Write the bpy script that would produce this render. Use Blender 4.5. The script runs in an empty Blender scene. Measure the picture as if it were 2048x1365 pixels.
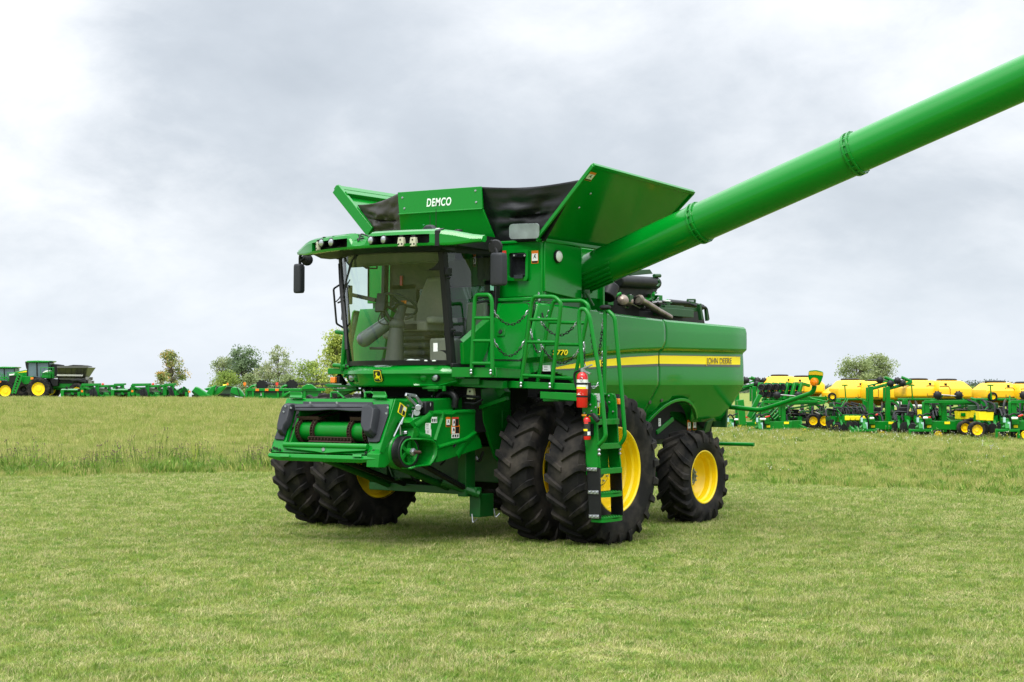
import bpy, bmesh, math, random
import numpy as np
from mathutils import Vector, Matrix, noise
random.seed(7); RNG = np.random.default_rng(7)
C = bpy.context.scene.collection
SC = bpy.context.scene
PI = math.pi
V = Vector
# ---------------------------------------------------------------- camera, solved from the photograph (machine frame: X to its left, Y to its rear)
FPX, CAM, YAW, PITCH = 3036.67, V((13.3563, -16.588, 2.0565)), .6419, .0299
FLAT = V((-math.sin(YAW), math.cos(YAW), 0)); RIGHT = V((math.cos(YAW), math.sin(YAW), 0))
FWD = FLAT*math.cos(PITCH) + V((0, 0, math.sin(PITCH))); UPV = -FLAT*math.sin(PITCH) + V((0, 0, math.cos(PITCH)))
def ray(px, py): return FWD + RIGHT*((px-1024)/FPX) - UPV*((py-682.5)/FPX)
def hit(px, py, ax, v):
    d = ray(px, py); t = (v-CAM[ax])/d[ax]; return CAM + d*t
def hx(px, py, v): return hit(px, py, 0, v)
def hy(px, py, v): return hit(px, py, 1, v)
def hz(px, py, v): return hit(px, py, 2, v)
def hp(px, py, p, n):
    d = ray(px, py); t = (V(p)-CAM).dot(n)/d.dot(n); return CAM + d*t
def hd(px, py, dist): return CAM + ray(px, py)*dist          # at a depth in metres
def gp(u, d, z=0.0): return V((CAM.x, CAM.y, 0)) + RIGHT*u + FLAT*d + V((0, 0, z))   # ground point: metres right of / ahead of the viewpoint
# ---------------------------------------------------------------- mesh building
class MB:
    def __init__(s): s.v = []; s.f = []; s.m = []
    def add(s, vs, fs, mi=0):
        o = len(s.v); s.v += [tuple(p) for p in vs]
        for f in fs: s.f.append([o+i for i in f]); s.m.append(mi)
        return s
    def box(s, lo, hi, mi=0):
        x0, y0, z0 = [min(a, b) for a, b in zip(lo, hi)]; x1, y1, z1 = [max(a, b) for a, b in zip(lo, hi)]
        return s.add([(x0,y0,z0),(x1,y0,z0),(x1,y1,z0),(x0,y1,z0),(x0,y0,z1),(x1,y0,z1),(x1,y1,z1),(x0,y1,z1)],
                     [(0,3,2,1),(4,5,6,7),(0,1,5,4),(1,2,6,5),(2,3,7,6),(3,0,4,7)], mi)
    def obox(s, c, sx, sy, sz, ax=V((1,0,0)), ay=V((0,1,0)), mi=0):
        ax = V(ax).normalized(); az = ax.cross(V(ay)).normalized(); ay = az.cross(ax); c = V(c); vs = []
        for k in (-1, 1):
            for i, j in ((-1,-1),(1,-1),(1,1),(-1,1)): vs.append(c+ax*(i*sx/2)+ay*(j*sy/2)+az*(k*sz/2))
        return s.add(vs, [(0,3,2,1),(4,5,6,7),(0,1,5,4),(1,2,6,5),(2,3,7,6),(3,0,4,7)], mi)
    def beam(s, a, b, w, h, up=V((0,0,1)), mi=0):
        a = V(a); b = V(b); d = b-a
        if abs(d.normalized().dot(V(up))) > .98: up = V((1,0,0))
        sd = d.cross(V(up)).normalized()
        return s.obox((a+b)/2, d.length, w, h, d, sd, mi)
    def loft(s, rings, closed=True, caps=True, mi=0, loop=False):
        n = len(rings[0]); vs = [p for r in rings for p in r]; fs = []
        R = len(rings)
        for i in range(R if loop else R-1):
            for j in range(n if closed else n-1):
                a = i*n+j; b = i*n+(j+1) % n; c = ((i+1) % R)*n+(j+1) % n; d = ((i+1) % R)*n+j
                fs.append((a, b, c, d))
        if caps and closed and not loop: fs += [tuple(range(n))[::-1], tuple(range((R-1)*n, R*n))]
        return s.add(vs, fs, mi)
    def grid(s, rows, mi=0): return s.loft(rows, closed=False, caps=False, mi=mi)
    def frames(s, pts, closed=False):
        P = [V(p) for p in pts]; n = len(P); T = []
        for i in range(n):
            a = P[(i-1) % n] if (closed or i) else P[0]; b = P[(i+1) % n] if (closed or i < n-1) else P[-1]
            t = (b-a); T.append(t.normalized() if t.length > 1e-9 else V((0,0,1)))
        u = T[0].orthogonal().normalized(); out = []
        for t in T:
            u = (u-t*u.dot(t)); u = u.normalized() if u.length > 1e-6 else t.orthogonal().normalized()
            out.append((u, t.cross(u)))
        return P, out
    def tube(s, pts, r, n=8, closed=False, mi=0):
        P, F = s.frames(pts, closed); rings = []
        for i, (p, (u, w)) in enumerate(zip(P, F)):
            rr = r[i] if isinstance(r, (list, tuple)) else r
            rings.append([p+u*(rr*math.cos(2*PI*k/n))+w*(rr*math.sin(2*PI*k/n)) for k in range(n)])
        return s.loft(rings, loop=closed, mi=mi)
    def cyl(s, a, b, r, r2=None, n=16, mi=0): return s.tube([a, b], [r, r if r2 is None else r2], n, mi=mi)
    def lathe(s, o, ax, prof, n=32, mi=0, a0=0, a1=2*PI):
        o = V(o); ax = V(ax).normalized(); u = ax.orthogonal().normalized(); w = ax.cross(u); full = abs(a1-a0-2*PI) < 1e-6
        N = n if full else n+1; rings = []
        for k in range(N):
            t = a0+(a1-a0)*k/n; e = u*math.cos(t)+w*math.sin(t)
            rings.append([o+e*r+ax*h for r, h in prof])
        return s.loft(rings, closed=False, caps=False, loop=full, mi=mi)
    def plate(s, poly, off, mi=0):
        P = [V(p) for p in poly]; off = V(off); n = len(P)
        return s.add(P+[p+off for p in P], [tuple(range(n))[::-1], tuple(range(n, 2*n))]+[(i, (i+1) % n, n+(i+1) % n, n+i) for i in range(n)], mi)
    def face(s, poly, mi=0): return s.add([V(p) for p in poly], [tuple(range(len(poly)))], mi)
    def ball(s, c, r, n=10, m=6, sc=(1,1,1), mi=0):
        c = V(c); rings = []
        for i in range(m+1):
            t = PI*i/m; rr = max(1e-4, math.sin(t))
            rings.append([c+V((r*sc[0]*rr*math.cos(2*PI*k/n), r*sc[1]*rr*math.sin(2*PI*k/n), r*sc[2]*math.cos(t))) for k in range(n)])
        return s.loft(rings, mi=mi)
    def islands(s):
        n = len(s.v); par = list(range(n))
        def find(a):
            while par[a] != a: par[a] = par[par[a]]; a = par[a]
            return a
        for f in s.f:
            r = find(f[0])
            for i in f[1:]: par[find(i)] = r
        out = {}
        for f, m in zip(s.f, s.m): out.setdefault(find(f[0]), []).append((f, m))
        return list(out.values())
    def build_each(s, name, mats, parent=None, k=1, **kw):
        """one part per run of k loose pieces"""
        isl = s.islands(); r = None
        for j in range(0, len(isl), k):
            b = MB(); ids = {}
            for fs in isl[j:j+k]:
                for f, m in fs:
                    for i in f:
                        if i not in ids: ids[i] = len(b.v); b.v.append(s.v[i])
                    b.f.append([ids[i] for i in f]); b.m.append(m)
            o = b.build(name, mats, parent, **kw); r = r or o
        return r
    def build(s, name, mats, parent=None, bevel=0, ang=38, seg=2, solid=0):
        me = bpy.data.meshes.new(name); me.from_pydata(s.v, [], s.f)
        mats = mats if isinstance(mats, (list, tuple)) else [mats]
        for m in mats: me.materials.append(m)
        me.polygons.foreach_set('material_index', [min(i, len(mats)-1) for i in s.m])
        bm = bmesh.new(); bm.from_mesh(me)
        bmesh.ops.remove_doubles(bm, verts=bm.verts, dist=1e-5)
        bmesh.ops.dissolve_degenerate(bm, edges=bm.edges, dist=1e-6)
        bmesh.ops.recalc_face_normals(bm, faces=bm.faces); bm.to_mesh(me); bm.free()
        me.polygons.foreach_set('use_smooth', [True]*len(me.polygons)); me.set_sharp_from_angle(angle=math.radians(ang))
        o = bpy.data.objects.new(name, me); C.objects.link(o)
        if parent: o.parent = parent
        if solid:
            md = o.modifiers.new('s', 'SOLIDIFY'); md.thickness = solid; md.offset = -1
        if bevel:
            md = o.modifiers.new('b', 'BEVEL'); md.width = bevel; md.segments = seg; md.limit_method = 'ANGLE'; md.angle_limit = math.radians(35)
            md.harden_normals = False
        return o
def fillet(pts, rad, k=5, closed=False):
    P = [V(p) for p in pts]; n = len(P); out = []
    for i, p in enumerate(P):
        if not closed and i in (0, n-1): out.append(p); continue
        a = P[i-1]; b = P[(i+1) % n]; da = (a-p); db = (b-p); r = min(rad, da.length*.48, db.length*.48)
        A = p+da.normalized()*r; B = p+db.normalized()*r
        for j in range(k+1):
            t = j/k; out.append(A*(1-t)**2+p*(2*t*(1-t))+B*t*t)
    return out
def empty(name, loc=(0,0,0), rz=0, parent=None):
    o = bpy.data.objects.new(name, None); C.objects.link(o); o.location = loc; o.rotation_euler.z = rz; o.empty_display_size = .2
    if parent: o.parent = parent
    return o
def tag(o, label=None, cat=None, group=None, kind=None):
    for k, v in (('label', label), ('category', cat), ('group', group), ('kind', kind)):
        if v: o[k] = v
    return o
def kids(o): return [c for c in bpy.data.objects if c.parent == o]
def copy_tree(o, parent=None):
    c = o.copy(); C.objects.link(c); c.parent = parent
    for ch in kids(o): copy_tree(ch, c)
    return c
def lerp(a, b, t): return a+(b-a)*t
def smooth(a, b, x):
    t = min(1, max(0, (x-a)/(b-a))); return t*t*(3-2*t)
def interp(x, xs, ys):
    return float(np.interp(x, xs, ys))
# ---------------------------------------------------------------- materials
def mat(name, col, rough=.5, metal=0, coat=0, var=0, vscale=3, bump=0, bscale=60, spec=.5, emit=None, alpha=None, dirt=None, dscale=2.0, damt=.4, rvar=0, trans=0):
    m = bpy.data.materials.new(name); m.use_nodes = True; nt = m.node_tree; N = nt.nodes; L = nt.links; b = N['Principled BSDF']
    b.inputs['Base Color'].default_value = (*col, 1); b.inputs['Roughness'].default_value = rough; b.inputs['Metallic'].default_value = metal
    b.inputs['Coat Weight'].default_value = coat; b.inputs['Coat Roughness'].default_value = .06; b.inputs['Specular IOR Level'].default_value = spec
    if trans: b.inputs['Transmission Weight'].default_value = trans
    g = N.new('ShaderNodeTexCoord')
    last = None
    def nz(scale, detail=4):
        t = N.new('ShaderNodeTexNoise'); t.inputs['Scale'].default_value = scale; t.inputs['Detail'].default_value = detail; L.new(g.outputs['Object'], t.inputs['Vector']); return t
    if var:
        t = nz(vscale); mx = N.new('ShaderNodeMix'); mx.data_type = 'RGBA'; mx.inputs['A'].default_value = (*[c*(1-var) for c in col], 1); mx.inputs['B'].default_value = (*[min(1, c*(1+var)) for c in col], 1)
        L.new(t.outputs['Fac'], mx.inputs['Factor']); L.new(mx.outputs['Result'], b.inputs['Base Color']); last = mx
    if dirt:
        t = nz(dscale, 8); rp = N.new('ShaderNodeMapRange'); rp.inputs['From Min'].default_value = .45; rp.inputs['From Max'].default_value = .75; rp.inputs['To Max'].default_value = damt
        L.new(t.outputs['Fac'], rp.inputs['Value']); mx = N.new('ShaderNodeMix'); mx.data_type = 'RGBA'; mx.inputs['B'].default_value = (*dirt, 1)
        if last: L.new(last.outputs['Result'], mx.inputs['A'])
        else: mx.inputs['A'].default_value = (*col, 1)
        L.new(rp.outputs['Result'], mx.inputs['Factor']); L.new(mx.outputs['Result'], b.inputs['Base Color'])
    if rvar:
        t = nz(vscale*2.3); rp = N.new('ShaderNodeMapRange'); rp.inputs['To Min'].default_value = max(0, rough-rvar); rp.inputs['To Max'].default_value = rough+rvar
        L.new(t.outputs['Fac'], rp.inputs['Value']); L.new(rp.outputs['Result'], b.inputs['Roughness'])
    if bump:
        t = nz(bscale, 5); bp = N.new('ShaderNodeBump'); bp.inputs['Strength'].default_value = bump; bp.inputs['Distance'].default_value = .01
        L.new(t.outputs['Fac'], bp.inputs['Height']); L.new(bp.outputs['Normal'], b.inputs['Normal'])
    if emit: b.inputs['Emission Color'].default_value = (*emit[:3], 1); b.inputs['Emission Strength'].default_value = emit[3]
    return m
HUBM = mat('grey_green_hub', (.16,.20,.15), .5, var=.3, vscale=12)
def glass(name, tint, rough=0.0, f0=.05, fmax=1.0):
    m = bpy.data.materials.new(name); m.use_nodes = True; nt = m.node_tree; N = nt.nodes; L = nt.links; N.remove(N['Principled BSDF'])
    t = N.new('ShaderNodeBsdfTransparent'); t.inputs['Color'].default_value = (*tint, 1)
    g = N.new('ShaderNodeBsdfGlossy'); g.inputs['Roughness'].default_value = rough; g.inputs['Color'].default_value = (.95, 1, .97, 1)
    ge = N.new('ShaderNodeNewGeometry'); dt = N.new('ShaderNodeVectorMath'); dt.operation = 'DOT_PRODUCT'; L.new(ge.outputs['Normal'], dt.inputs[0]); L.new(ge.outputs['Incoming'], dt.inputs[1])
    def mm(op, a, b, c=None):
        n = N.new('ShaderNodeMath'); n.operation = op; n.use_clamp = op == 'MULTIPLY_ADD'
        for i, v in enumerate((a, b, c)):
            if v is None: continue
            if isinstance(v, (int, float)): n.inputs[i].default_value = v
            else: L.new(v, n.inputs[i])
        return n
    mu = mm('MULTIPLY_ADD', mm('POWER', mm('SUBTRACT', 1.0, mm('ABSOLUTE', dt.outputs['Value'], None).outputs[0]).outputs[0], 5.0).outputs[0], fmax, f0)
    x = N.new('ShaderNodeMixShader'); L.new(mu.outputs[0], x.inputs['Fac']); L.new(t.outputs[0], x.inputs[1]); L.new(g.outputs[0], x.inputs[2])
    L.new(x.outputs[0], N['Material Output'].inputs['Surface']); return m
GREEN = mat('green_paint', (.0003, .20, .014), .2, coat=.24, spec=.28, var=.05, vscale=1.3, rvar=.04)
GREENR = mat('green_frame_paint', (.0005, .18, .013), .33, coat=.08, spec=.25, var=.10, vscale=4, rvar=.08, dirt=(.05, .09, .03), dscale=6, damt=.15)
GREEND = mat('shaded_green_paint', (.002, .06, .008), .5, coat=.1, var=.2, vscale=5, dirt=(.04, .045, .025), dscale=5, damt=.35)  # darker copy of the green: shade put into the colour, plus dirt
YELLOW = mat('yellow_paint', (.93, .66, .003), .36, coat=.2, var=.05, vscale=3, rvar=.05, dirt=(.35, .25, .06), dscale=5, damt=.15)
YDECAL = mat('yellow_decal', (.98, .77, .02), .5, spec=.15)
BLACKD = mat('black_decal', (.012, .014, .012), .4, coat=.3)
GREYD = mat('grey_decal', (.06, .065, .06), .4, coat=.3)
WHITED = mat('white_decal', (.78, .8, .78), .45)
ORANGED = mat('orange_decal', (.85, .2, .01), .45)
RED = mat('red_paint', (.62, .008, .008), .28, coat=.5)
REDD = mat('red_decal', (.7, .05, .03), .45)
RUBBER = mat('tyre_rubber', (.0085, .0082, .008), .8, var=.25, vscale=5, bump=.25, bscale=40, dirt=(.10, .085, .068), dscale=3.5, damt=.5, spec=.2)
PLASTIC = mat('black_plastic', (.006, .0065, .0075), .5, spec=.35, var=.15, vscale=6, rvar=.1)
PLASTG = mat('charcoal_plastic', (.022, .024, .029), .55, spec=.35, var=.12, vscale=5, rvar=.08, bump=.05, bscale=200)
DARK = mat('cavity_shade_dark_metal', (.005, .006, .005), .9, var=.3, vscale=5)  # near-black colour stands in for shade inside cavities; also used on dark fittings
ZINC = mat('zinc_plate', (.42, .44, .46), .38, metal=.9, var=.1, vscale=20)
STEEL = mat('worn_steel', (.35, .34, .33), .4, metal=.9, var=.3, vscale=15)
RUST = mat('rusty_chain_steel', (.05, .026, .017), .7, metal=.4, var=.5, vscale=30, bump=.3)
EXH = mat('heat_stained_pipe', (.32, .27, .23), .42, metal=.8, dirt=(.10, .045, .03), dscale=4, damt=.9)
TARP = mat('black_tarp_vinyl', (.006, .0063, .007), .4, spec=.35, var=.2, vscale=3, bump=.15, bscale=25)
TARPB = mat('dusty_tarp_vinyl', (.03, .026, .022), .55, var=.4, vscale=6, bump=.2, bscale=20)
CLEARV = mat('clouded_vinyl_window', (.30, .34, .345), .3, var=.45, vscale=7, bump=.2, bscale=12)
BEIGE = mat('cab_beige_trim', (.062,.062,.054), .75, var=.1, vscale=4)
SEATM = mat('cab_seat_fabric', (.25, .24, .205), .9, var=.12, vscale=30, bump=.2, bscale=150)
GREYT = mat('cab_grey_trim', (.05,.05,.045), .6, var=.08, vscale=5)
CABGLASS = glass('tinted_cab_glass', (.91, .965, .945), f0=.045, fmax=.8)
SIDEGLASS = glass('tinted_side_glass', (.82, .93, .90), f0=.06, fmax=.9)
LENS = mat('lamp_lens', (.38, .41, .43), .10, coat=.6, var=.5, vscale=25, metal=.6)
LEDM = mat('led_lamp_face', (.5, .5, .36), .35, var=.1, vscale=20)
AMBER = mat('amber_lens', (.9, .22, .004), .25, coat=.6, var=.2, vscale=40)
WHITEP = mat('white_plastic', (.78, .79, .78), .4)
MIRROR = mat('mirror_glass', (.8, .82, .84), .03, metal=1)
# ================================================================ THE COMBINE HARVESTER
COMB = empty('combine_harvester')
tag(COMB, 'huge green combine harvester on dual front tyres, unloading auger swung out over the lawn', 'combine harvester')
# ---------------------------------------------------------------- wheels
def tyre_mesh(R, w, rim, nl, apex, lug=.045, sweep=.17, lw=.05):
    b = MB(); Rc = R-lug; h = w/2
    prof = [(rim-.01, -h*.78), (rim+.02, -h*.86), (lerp(rim, Rc, .35), -h*.985), (lerp(rim, Rc, .6), -h), (lerp(rim, Rc, .82), -h*.95), (Rc-.012, -h*.86), (Rc+.004, -h*.6), (Rc+.01, 0)]
    prof = prof+[(r, -x) for r, x in prof[-2::-1]]
    b.lathe((0,0,0), (1,0,0), prof, 72)
    for side in (-1, 1):
        for k in range(nl):
            a0 = 2*PI*(k+(.5 if side > 0 else 0))/nl
            rows = []
            for j, t in enumerate((.0, .18, .45, .72, .93, 1.0, 1.05)):
                x = side*h*t
                # a=0 faces forward; increasing a runs down the front of the tyre
                c = a0+apex*sweep*(max(0,1-t)**1.15-.4*max(0,t-1))/R
                wt = (.024+.012*t)*1.0; wb = wt+.022
                top = R-.018*max(0, t-.6); base = Rc-.02
                if t > .99: top = R-.028 if t < 1.04 else R-.085; base = Rc-.12
                if j == 0: top = R-.006
                def P(r, s): aa = c+s/R; return V((x, -r*math.cos(aa), -r*math.sin(aa)))
                rows.append([P(base, -wb), P(top, -wt), P(top, wt), P(base, wb)])
            b.loft(rows)
    return b
def rim_mesh(rr, h, s, deep):
    b = MB()
    prof = [(rr+.018, s*h*.80), (rr+.022, s*h*.84), (rr-.004, s*h*.86), (rr-.02, s*h*.80), (rr-.026, s*h*.55), (rr-.045, s*h*.45), (rr-.05, s*h*.15), (rr-.07, s*h*.08), (rr-.078, s*(h*.0)), (rr-.11, s*(-deep+.03)), (rr-.14, s*(-deep)), (rr*.55, s*(-deep-.01)), (rr*.42, s*(-deep+.035)), (.17, s*(-deep+.035)), (.17, s*(-deep+.02)), (.001, s*(-deep+.02))]
    b.lathe((0,0,0), (1,0,0), prof, 64)
    pr2 = [(rr-.004, -s*h*.80), (rr-.03, -s*h*.7), (rr-.05, -s*h*.2), (rr-.12, s*(-deep-.03)), (.001, s*(-deep-.03))]
    b.lathe((0,0,0), (1,0,0), pr2, 64)
    b.lathe((0,0,0), (1,0,0), [(rr+.018, s*h*.80), (rr, 0), (rr-.004, -s*h*.86)], 64)
    return b
FT = tyre_mesh(.985, .535, .545, 23, 1, sweep=.165).build('tyre', RUBBER, None, ang=30)
RT = tyre_mesh(.698, .52, .385, 18, -1, lug=.05, sweep=.22).build('tyre', RUBBER, None, ang=30)
def hub_mesh(s, x, r, nb):
    b = MB(); b.lathe((0,0,0), (1,0,0), [(r, s*(x-.02)), (r, s*x), (r*.55, s*(x+.004)), (r*.5, s*(x-.03)), (.001, s*(x-.03))], 28)
    for k in range(nb):
        t = 2*PI*k/nb; c = V((s*x, r*.78*math.cos(t), r*.78*math.sin(t))); b.cyl(c, c+V((s*.03, 0, 0)), .014, n=6, mi=1)
    return b
def wheel(name, x, y, R, tyre, s, rr, w, deep, hr):
    o = rim_mesh(rr, w/2, s, deep).build(name, YELLOW, COMB, ang=30); o.location = (x, y, R)
    t = tyre.copy(); C.objects.link(t); t.parent = o; t.rotation_euler.x = random.uniform(0, .2)
    hub_mesh(s, -deep+.06, hr, 10).build('hub', [YELLOW if R > .9 else HUBM, ZINC], o)
    return o
for s in (1, -1):
    wheel('front_wheel', s*2.441, 0, .975, FT, s, .55, .53, .10, .2)
    wheel('front_wheel', s*1.648, 0, .975, FT, s, .55, .53, .02, .2)
    wheel('rear_wheel', s*1.774, 3.442, .698, RT, s, .39, .52, .06, .135)
bpy.data.objects.remove(FT); bpy.data.objects.remove(RT)
# ---------------------------------------------------------------- chassis, axles, underbody
b = MB(); b.cyl((-2.3,0,.975), (2.3,0,.975), .13); b.box((-1.25,-.22,.75), (1.25,.22,1.25)); 
for s in (-1, 1): b.box((s*1.02,-.33,.62), (s*1.36,.33,1.42)); b.cyl((s*1.3,0,.975), (s*2.4,0,.975), .22, n=24)
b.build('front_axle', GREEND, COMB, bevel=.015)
b = MB(); b.beam((-1.6,3.44,.70), (1.6,3.44,.70), .2, .24)
for s in (-1, 1): b.beam((s*1.35,3.44,.55), (s*1.35,3.44,.95), .16, .2); b.cyl((s*1.3,3.44,.698), (s*1.72,3.44,.698), .11)
b.tube([(-1.2,3.25,.6), (1.2,3.25,.6)], .035)
b.build('rear_axle', GREEND, COMB, bevel=.01)
b = MB(); b.box((-1.3,-.1,1.25), (1.3,4.9,2.98)); b.box((-1.0,-.9,1.45), (1.0,-.1,2.2)); b.box((-.9,.3,.62), (.9,2.4,1.3)); b.box((-.7,-1.05,2.02), (.8,-.1,2.3))
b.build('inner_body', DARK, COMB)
b = MB()
for s in (-1, 1):
    b.beam((s*.95,-.3,1.62), (s*.95,5.0,1.62), .14, .24)
    # tall side plate beside the feeder house and its stay
    b.plate([(s*.97,-.75,2.02), (s*.97,-.1,2.12), (s*.97,-.1,1.02), (s*.97,-.32,1.02), (s*.97,-.45,1.12), (s*.97,-.7,1.6)], (s*.04,0,0))
b.build('main_frame', GREENR, COMB, bevel=.008)
b = MB(); b.box((.70,-.86,.60), (.84,-.66,1.32)); b.box((.74,-.66,.32), (.92,-.36,.62)); b.beam((-.95,-.72,.67), (.95,-.72,.67), .12, .10); b.tube([(.55,-1.0,.80), (.95,-.7,.63)], .06)
for s in (-.6, .45): b.tube([(s,-2.1,1.12), (s,-1.7,1.0), (s,-.75,.70)], .05, mi=0)
b.tube([(-.35,-2.0,1.1), (-.28,-.8,.72)], .035, mi=1); b.tube([(.75,-2.0,1.2), (.8,-.8,.70)], .04, mi=1)
b.build('lift_frame', [mat('shaded_green_frame_paint', (.001, .10, .010), .5, dirt=(.04,.045,.025), dscale=5, damt=.3), PLASTIC], COMB, bevel=.008)  # frame green darkened in its base colour for the underside shade, dirt on top
b = MB()
for p in [((.80,-.68,.36), (.83,-.70,.24), (.87,-.66,.3)), ((.95,-.4,.42), (.98,-.4,.3), (1.02,-.36,.36))]: b.tube(fillet(p, .03), .008, 6)
b.build_each('tie_hook', ZINC, COMB)
b = MB(); k = 0
for i in range(26):
    x = RNG.uniform(-.8, .95); y = RNG.uniform(-1.2, -.5); z = RNG.uniform(1.0, 2.05)
    p = V((x,y,z)); q = p+V((RNG.uniform(-.5,.5), RNG.uniform(-.2,.3), RNG.uniform(-.4,.4))); m = (p+q)/2+V((0,0,-.12)); b.tube(fillet([p,m,q], .2, 4), RNG.uniform(.010,.020), 6, mi=int(i % 5 == 0)); b.cyl(p, p+(m-p).normalized()*.05, .026, n=8, mi=2)
b.build_each('hydraulic_hose', [PLASTIC, GREEND, ZINC], COMB, k=2)
# ---------------------------------------------------------------- feeder house
fp0 = V((0,-2.56,1.15)); fup = V((0,.36,.75)).normalized(); fn = V((0,-.75,.36)).normalized()
def FF(px, py, out=0.0): return hp(px, py, fp0+fn*out, fn)
z6 = lambda x, y: (530+x/7.185, 770+y/7.185)
z7 = lambda x, y: (740+x/7.185, 770+y/7.185)
def F6(x, y, o=0.0): return FF(*z6(x, y), o)
b = MB()
for s in (-1, 1): b.plate([(s*.82,-2.5,1.2), (s*.82,-2.2,1.86), (s*.76,-.5,1.92), (s*.76,-.5,1.35)], (s*.03,0,0))
b.plate([(-.84,-2.2,1.84), (.84,-2.2,1.84), (.78,-.5,1.90), (-.78,-.5,1.90)], (0,0,.03)); b.plate([(-.84,-2.5,1.14), (.84,-2.5,1.14), (.78,-.5,1.35), (-.78,-.5,1.35)], (0,0,.04))
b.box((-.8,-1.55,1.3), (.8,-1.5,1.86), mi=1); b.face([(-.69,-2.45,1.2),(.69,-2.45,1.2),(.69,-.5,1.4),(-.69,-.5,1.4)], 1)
FEED = b.build('feeder_house', [GREENR, DARK], COMB, bevel=.006)
TL, TR, BR, BL = F6(310,195), F6(1850,205), F6(1640,1010), F6(75,965)
iTL, iTR, iBR, iBL = F6(425,330), F6(1470,335), F6(1490,855), F6(300,825)
b = MB(); th = -fn*.05
b.plate([TL, TR, iTR, iTL], th); b.plate([TR, BR, iBR, iTR], th); b.plate([BR, BL, iBL, iBR], th); b.plate([BL, TL, iTL, iBL], th)
b.build('face_plate', GREEN, FEED, bevel=.006)
# lower sill: rail, stepped plate, hooked shelf
b = MB()
a, c = F6(280,862,.03), F6(1478,892,.03); b.cyl(a, c, .038, n=14)
b.plate([F6(272,905,.02), F6(1475,932,.02), F6(1440,955,.02), F6(1110,970,.02), F6(860,990,.02), F6(720,965,.02), F6(270,915,.02)], fn*.02)
L1, R1 = F6(85,977,.01), F6(1632,1022,.01); ext = V((0,-.06,-.0))
b.loft([[L1, L1+ext*.6, L1+ext+V((0,0,-.035)), L1+ext*.6+V((0,0,-.06)), L1+V((0,.05,-.06))], [F6(230,985,.01), F6(230,985,.01)+ext*.9, F6(230,1000,.01)+ext*1.1+V((0,0,-.03)), F6(230,1020,.01)+ext*.6+V((0,0,-.06)), F6(230,1000,.01)+V((0,.06,-.07))],
        [F6(1400,1020,.01), F6(1400,1020,.01)+ext*.9, F6(1400,1035,.01)+ext*1.1+V((0,0,-.03)), F6(1400,1055,.01)+ext*.6+V((0,0,-.06)), F6(1400,1030,.01)+V((0,.06,-.07))], [R1, R1+ext*.6, R1+ext+V((0,0,-.035)), R1+ext*.6+V((0,0,-.06)), R1+V((0,.05,-.06))]])
for x0 in (225, 1265): 
    p = [F6(x0,1000,.07), F6(x0+125,1002,.07), F6(x0+120,1040,.075), F6(x0-8,1038,.075)]; b.plate(p, fn*.008)
b.build('lower_sill', GREEN, FEED, bevel=.006)
b = MB()
for x, y in ((85,940),(133,910),(172,925),(215,940),(1455,980),(1512,970),(1562,955),(1598,985)):
    b.lathe(F6(x,y,.012), fn, [(.02,0),(.02,.012),(.012,.012),(.012,0)], 16)
b.build_each('pin_hole_ring', DARK, FEED)
b = MB(); b.cyl(F6(838,932,.03), F6(838,932,.06), .026, .02, 12)
for x, y in ((372,333),(1520,345),(1765,330),(1742,412),(650,262),(1033,262),(292,312),(268,388)): b.cyl(F6(x,y,.09), F6(x,y,.13), .017, .012, 8)
b.build_each('bolt', ZINC, FEED)
# black moulded guards round the mouth
def guard(out, bul, o1, o2):
    g = MB(); g.plate([F6(x,y,.005) for x, y in out], fn*.02)
    base = [F6(x,y,.02) for x, y in bul]; c = sum(base, V((0,0,0)))/len(base)
    g.loft([base, [lerp(p, c, .06)+fn*o1 for p in base], [lerp(p, c, .22)+fn*o2 for p in base]]); return g
guard([(320,268),(445,272),(420,410),(300,640),(312,690),(275,800),(150,790),(150,755),(200,640),(255,420)], [(330,285),(440,290),(415,430),(385,560),(320,650),(300,735),(225,735),(215,650),(250,480),(300,330)], .06, .095).build('side_guard', PLASTG, FEED, bevel=.012, seg=3)
guard([(1450,290),(1785,282),(1782,430),(1650,822),(1610,836),(1490,832),(1480,760),(1440,600)], [(1452,315),(1600,300),(1660,360),(1650,470),(1620,640),(1610,720),(1560,770),(1490,765),(1430,655),(1440,500)], .07, .12).build('side_guard', PLASTG, FEED, bevel=.012, seg=3)
g = MB(); g.plate([F6(555,246,.006), F6(1550,256,.006), F6(1550,300,.006), F6(555,290,.006)], fn*.012)
rows = []
for k in range(13):
    t = k/12; x = lerp(428, 1480, t); sag = 10*math.sin(PI*t*3)*(1 if t > .3 else .3)
    rows.append([F6(x,272,.01), F6(x,285,.07), F6(x,318,.085), F6(x,326,.072), F6(x,338,.085), F6(x,366+sag,.08), F6(x,378+sag,.05), F6(x,340,.0)])
g.loft(rows); g.build('top_guard', PLASTG, FEED, ang=50)
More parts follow.
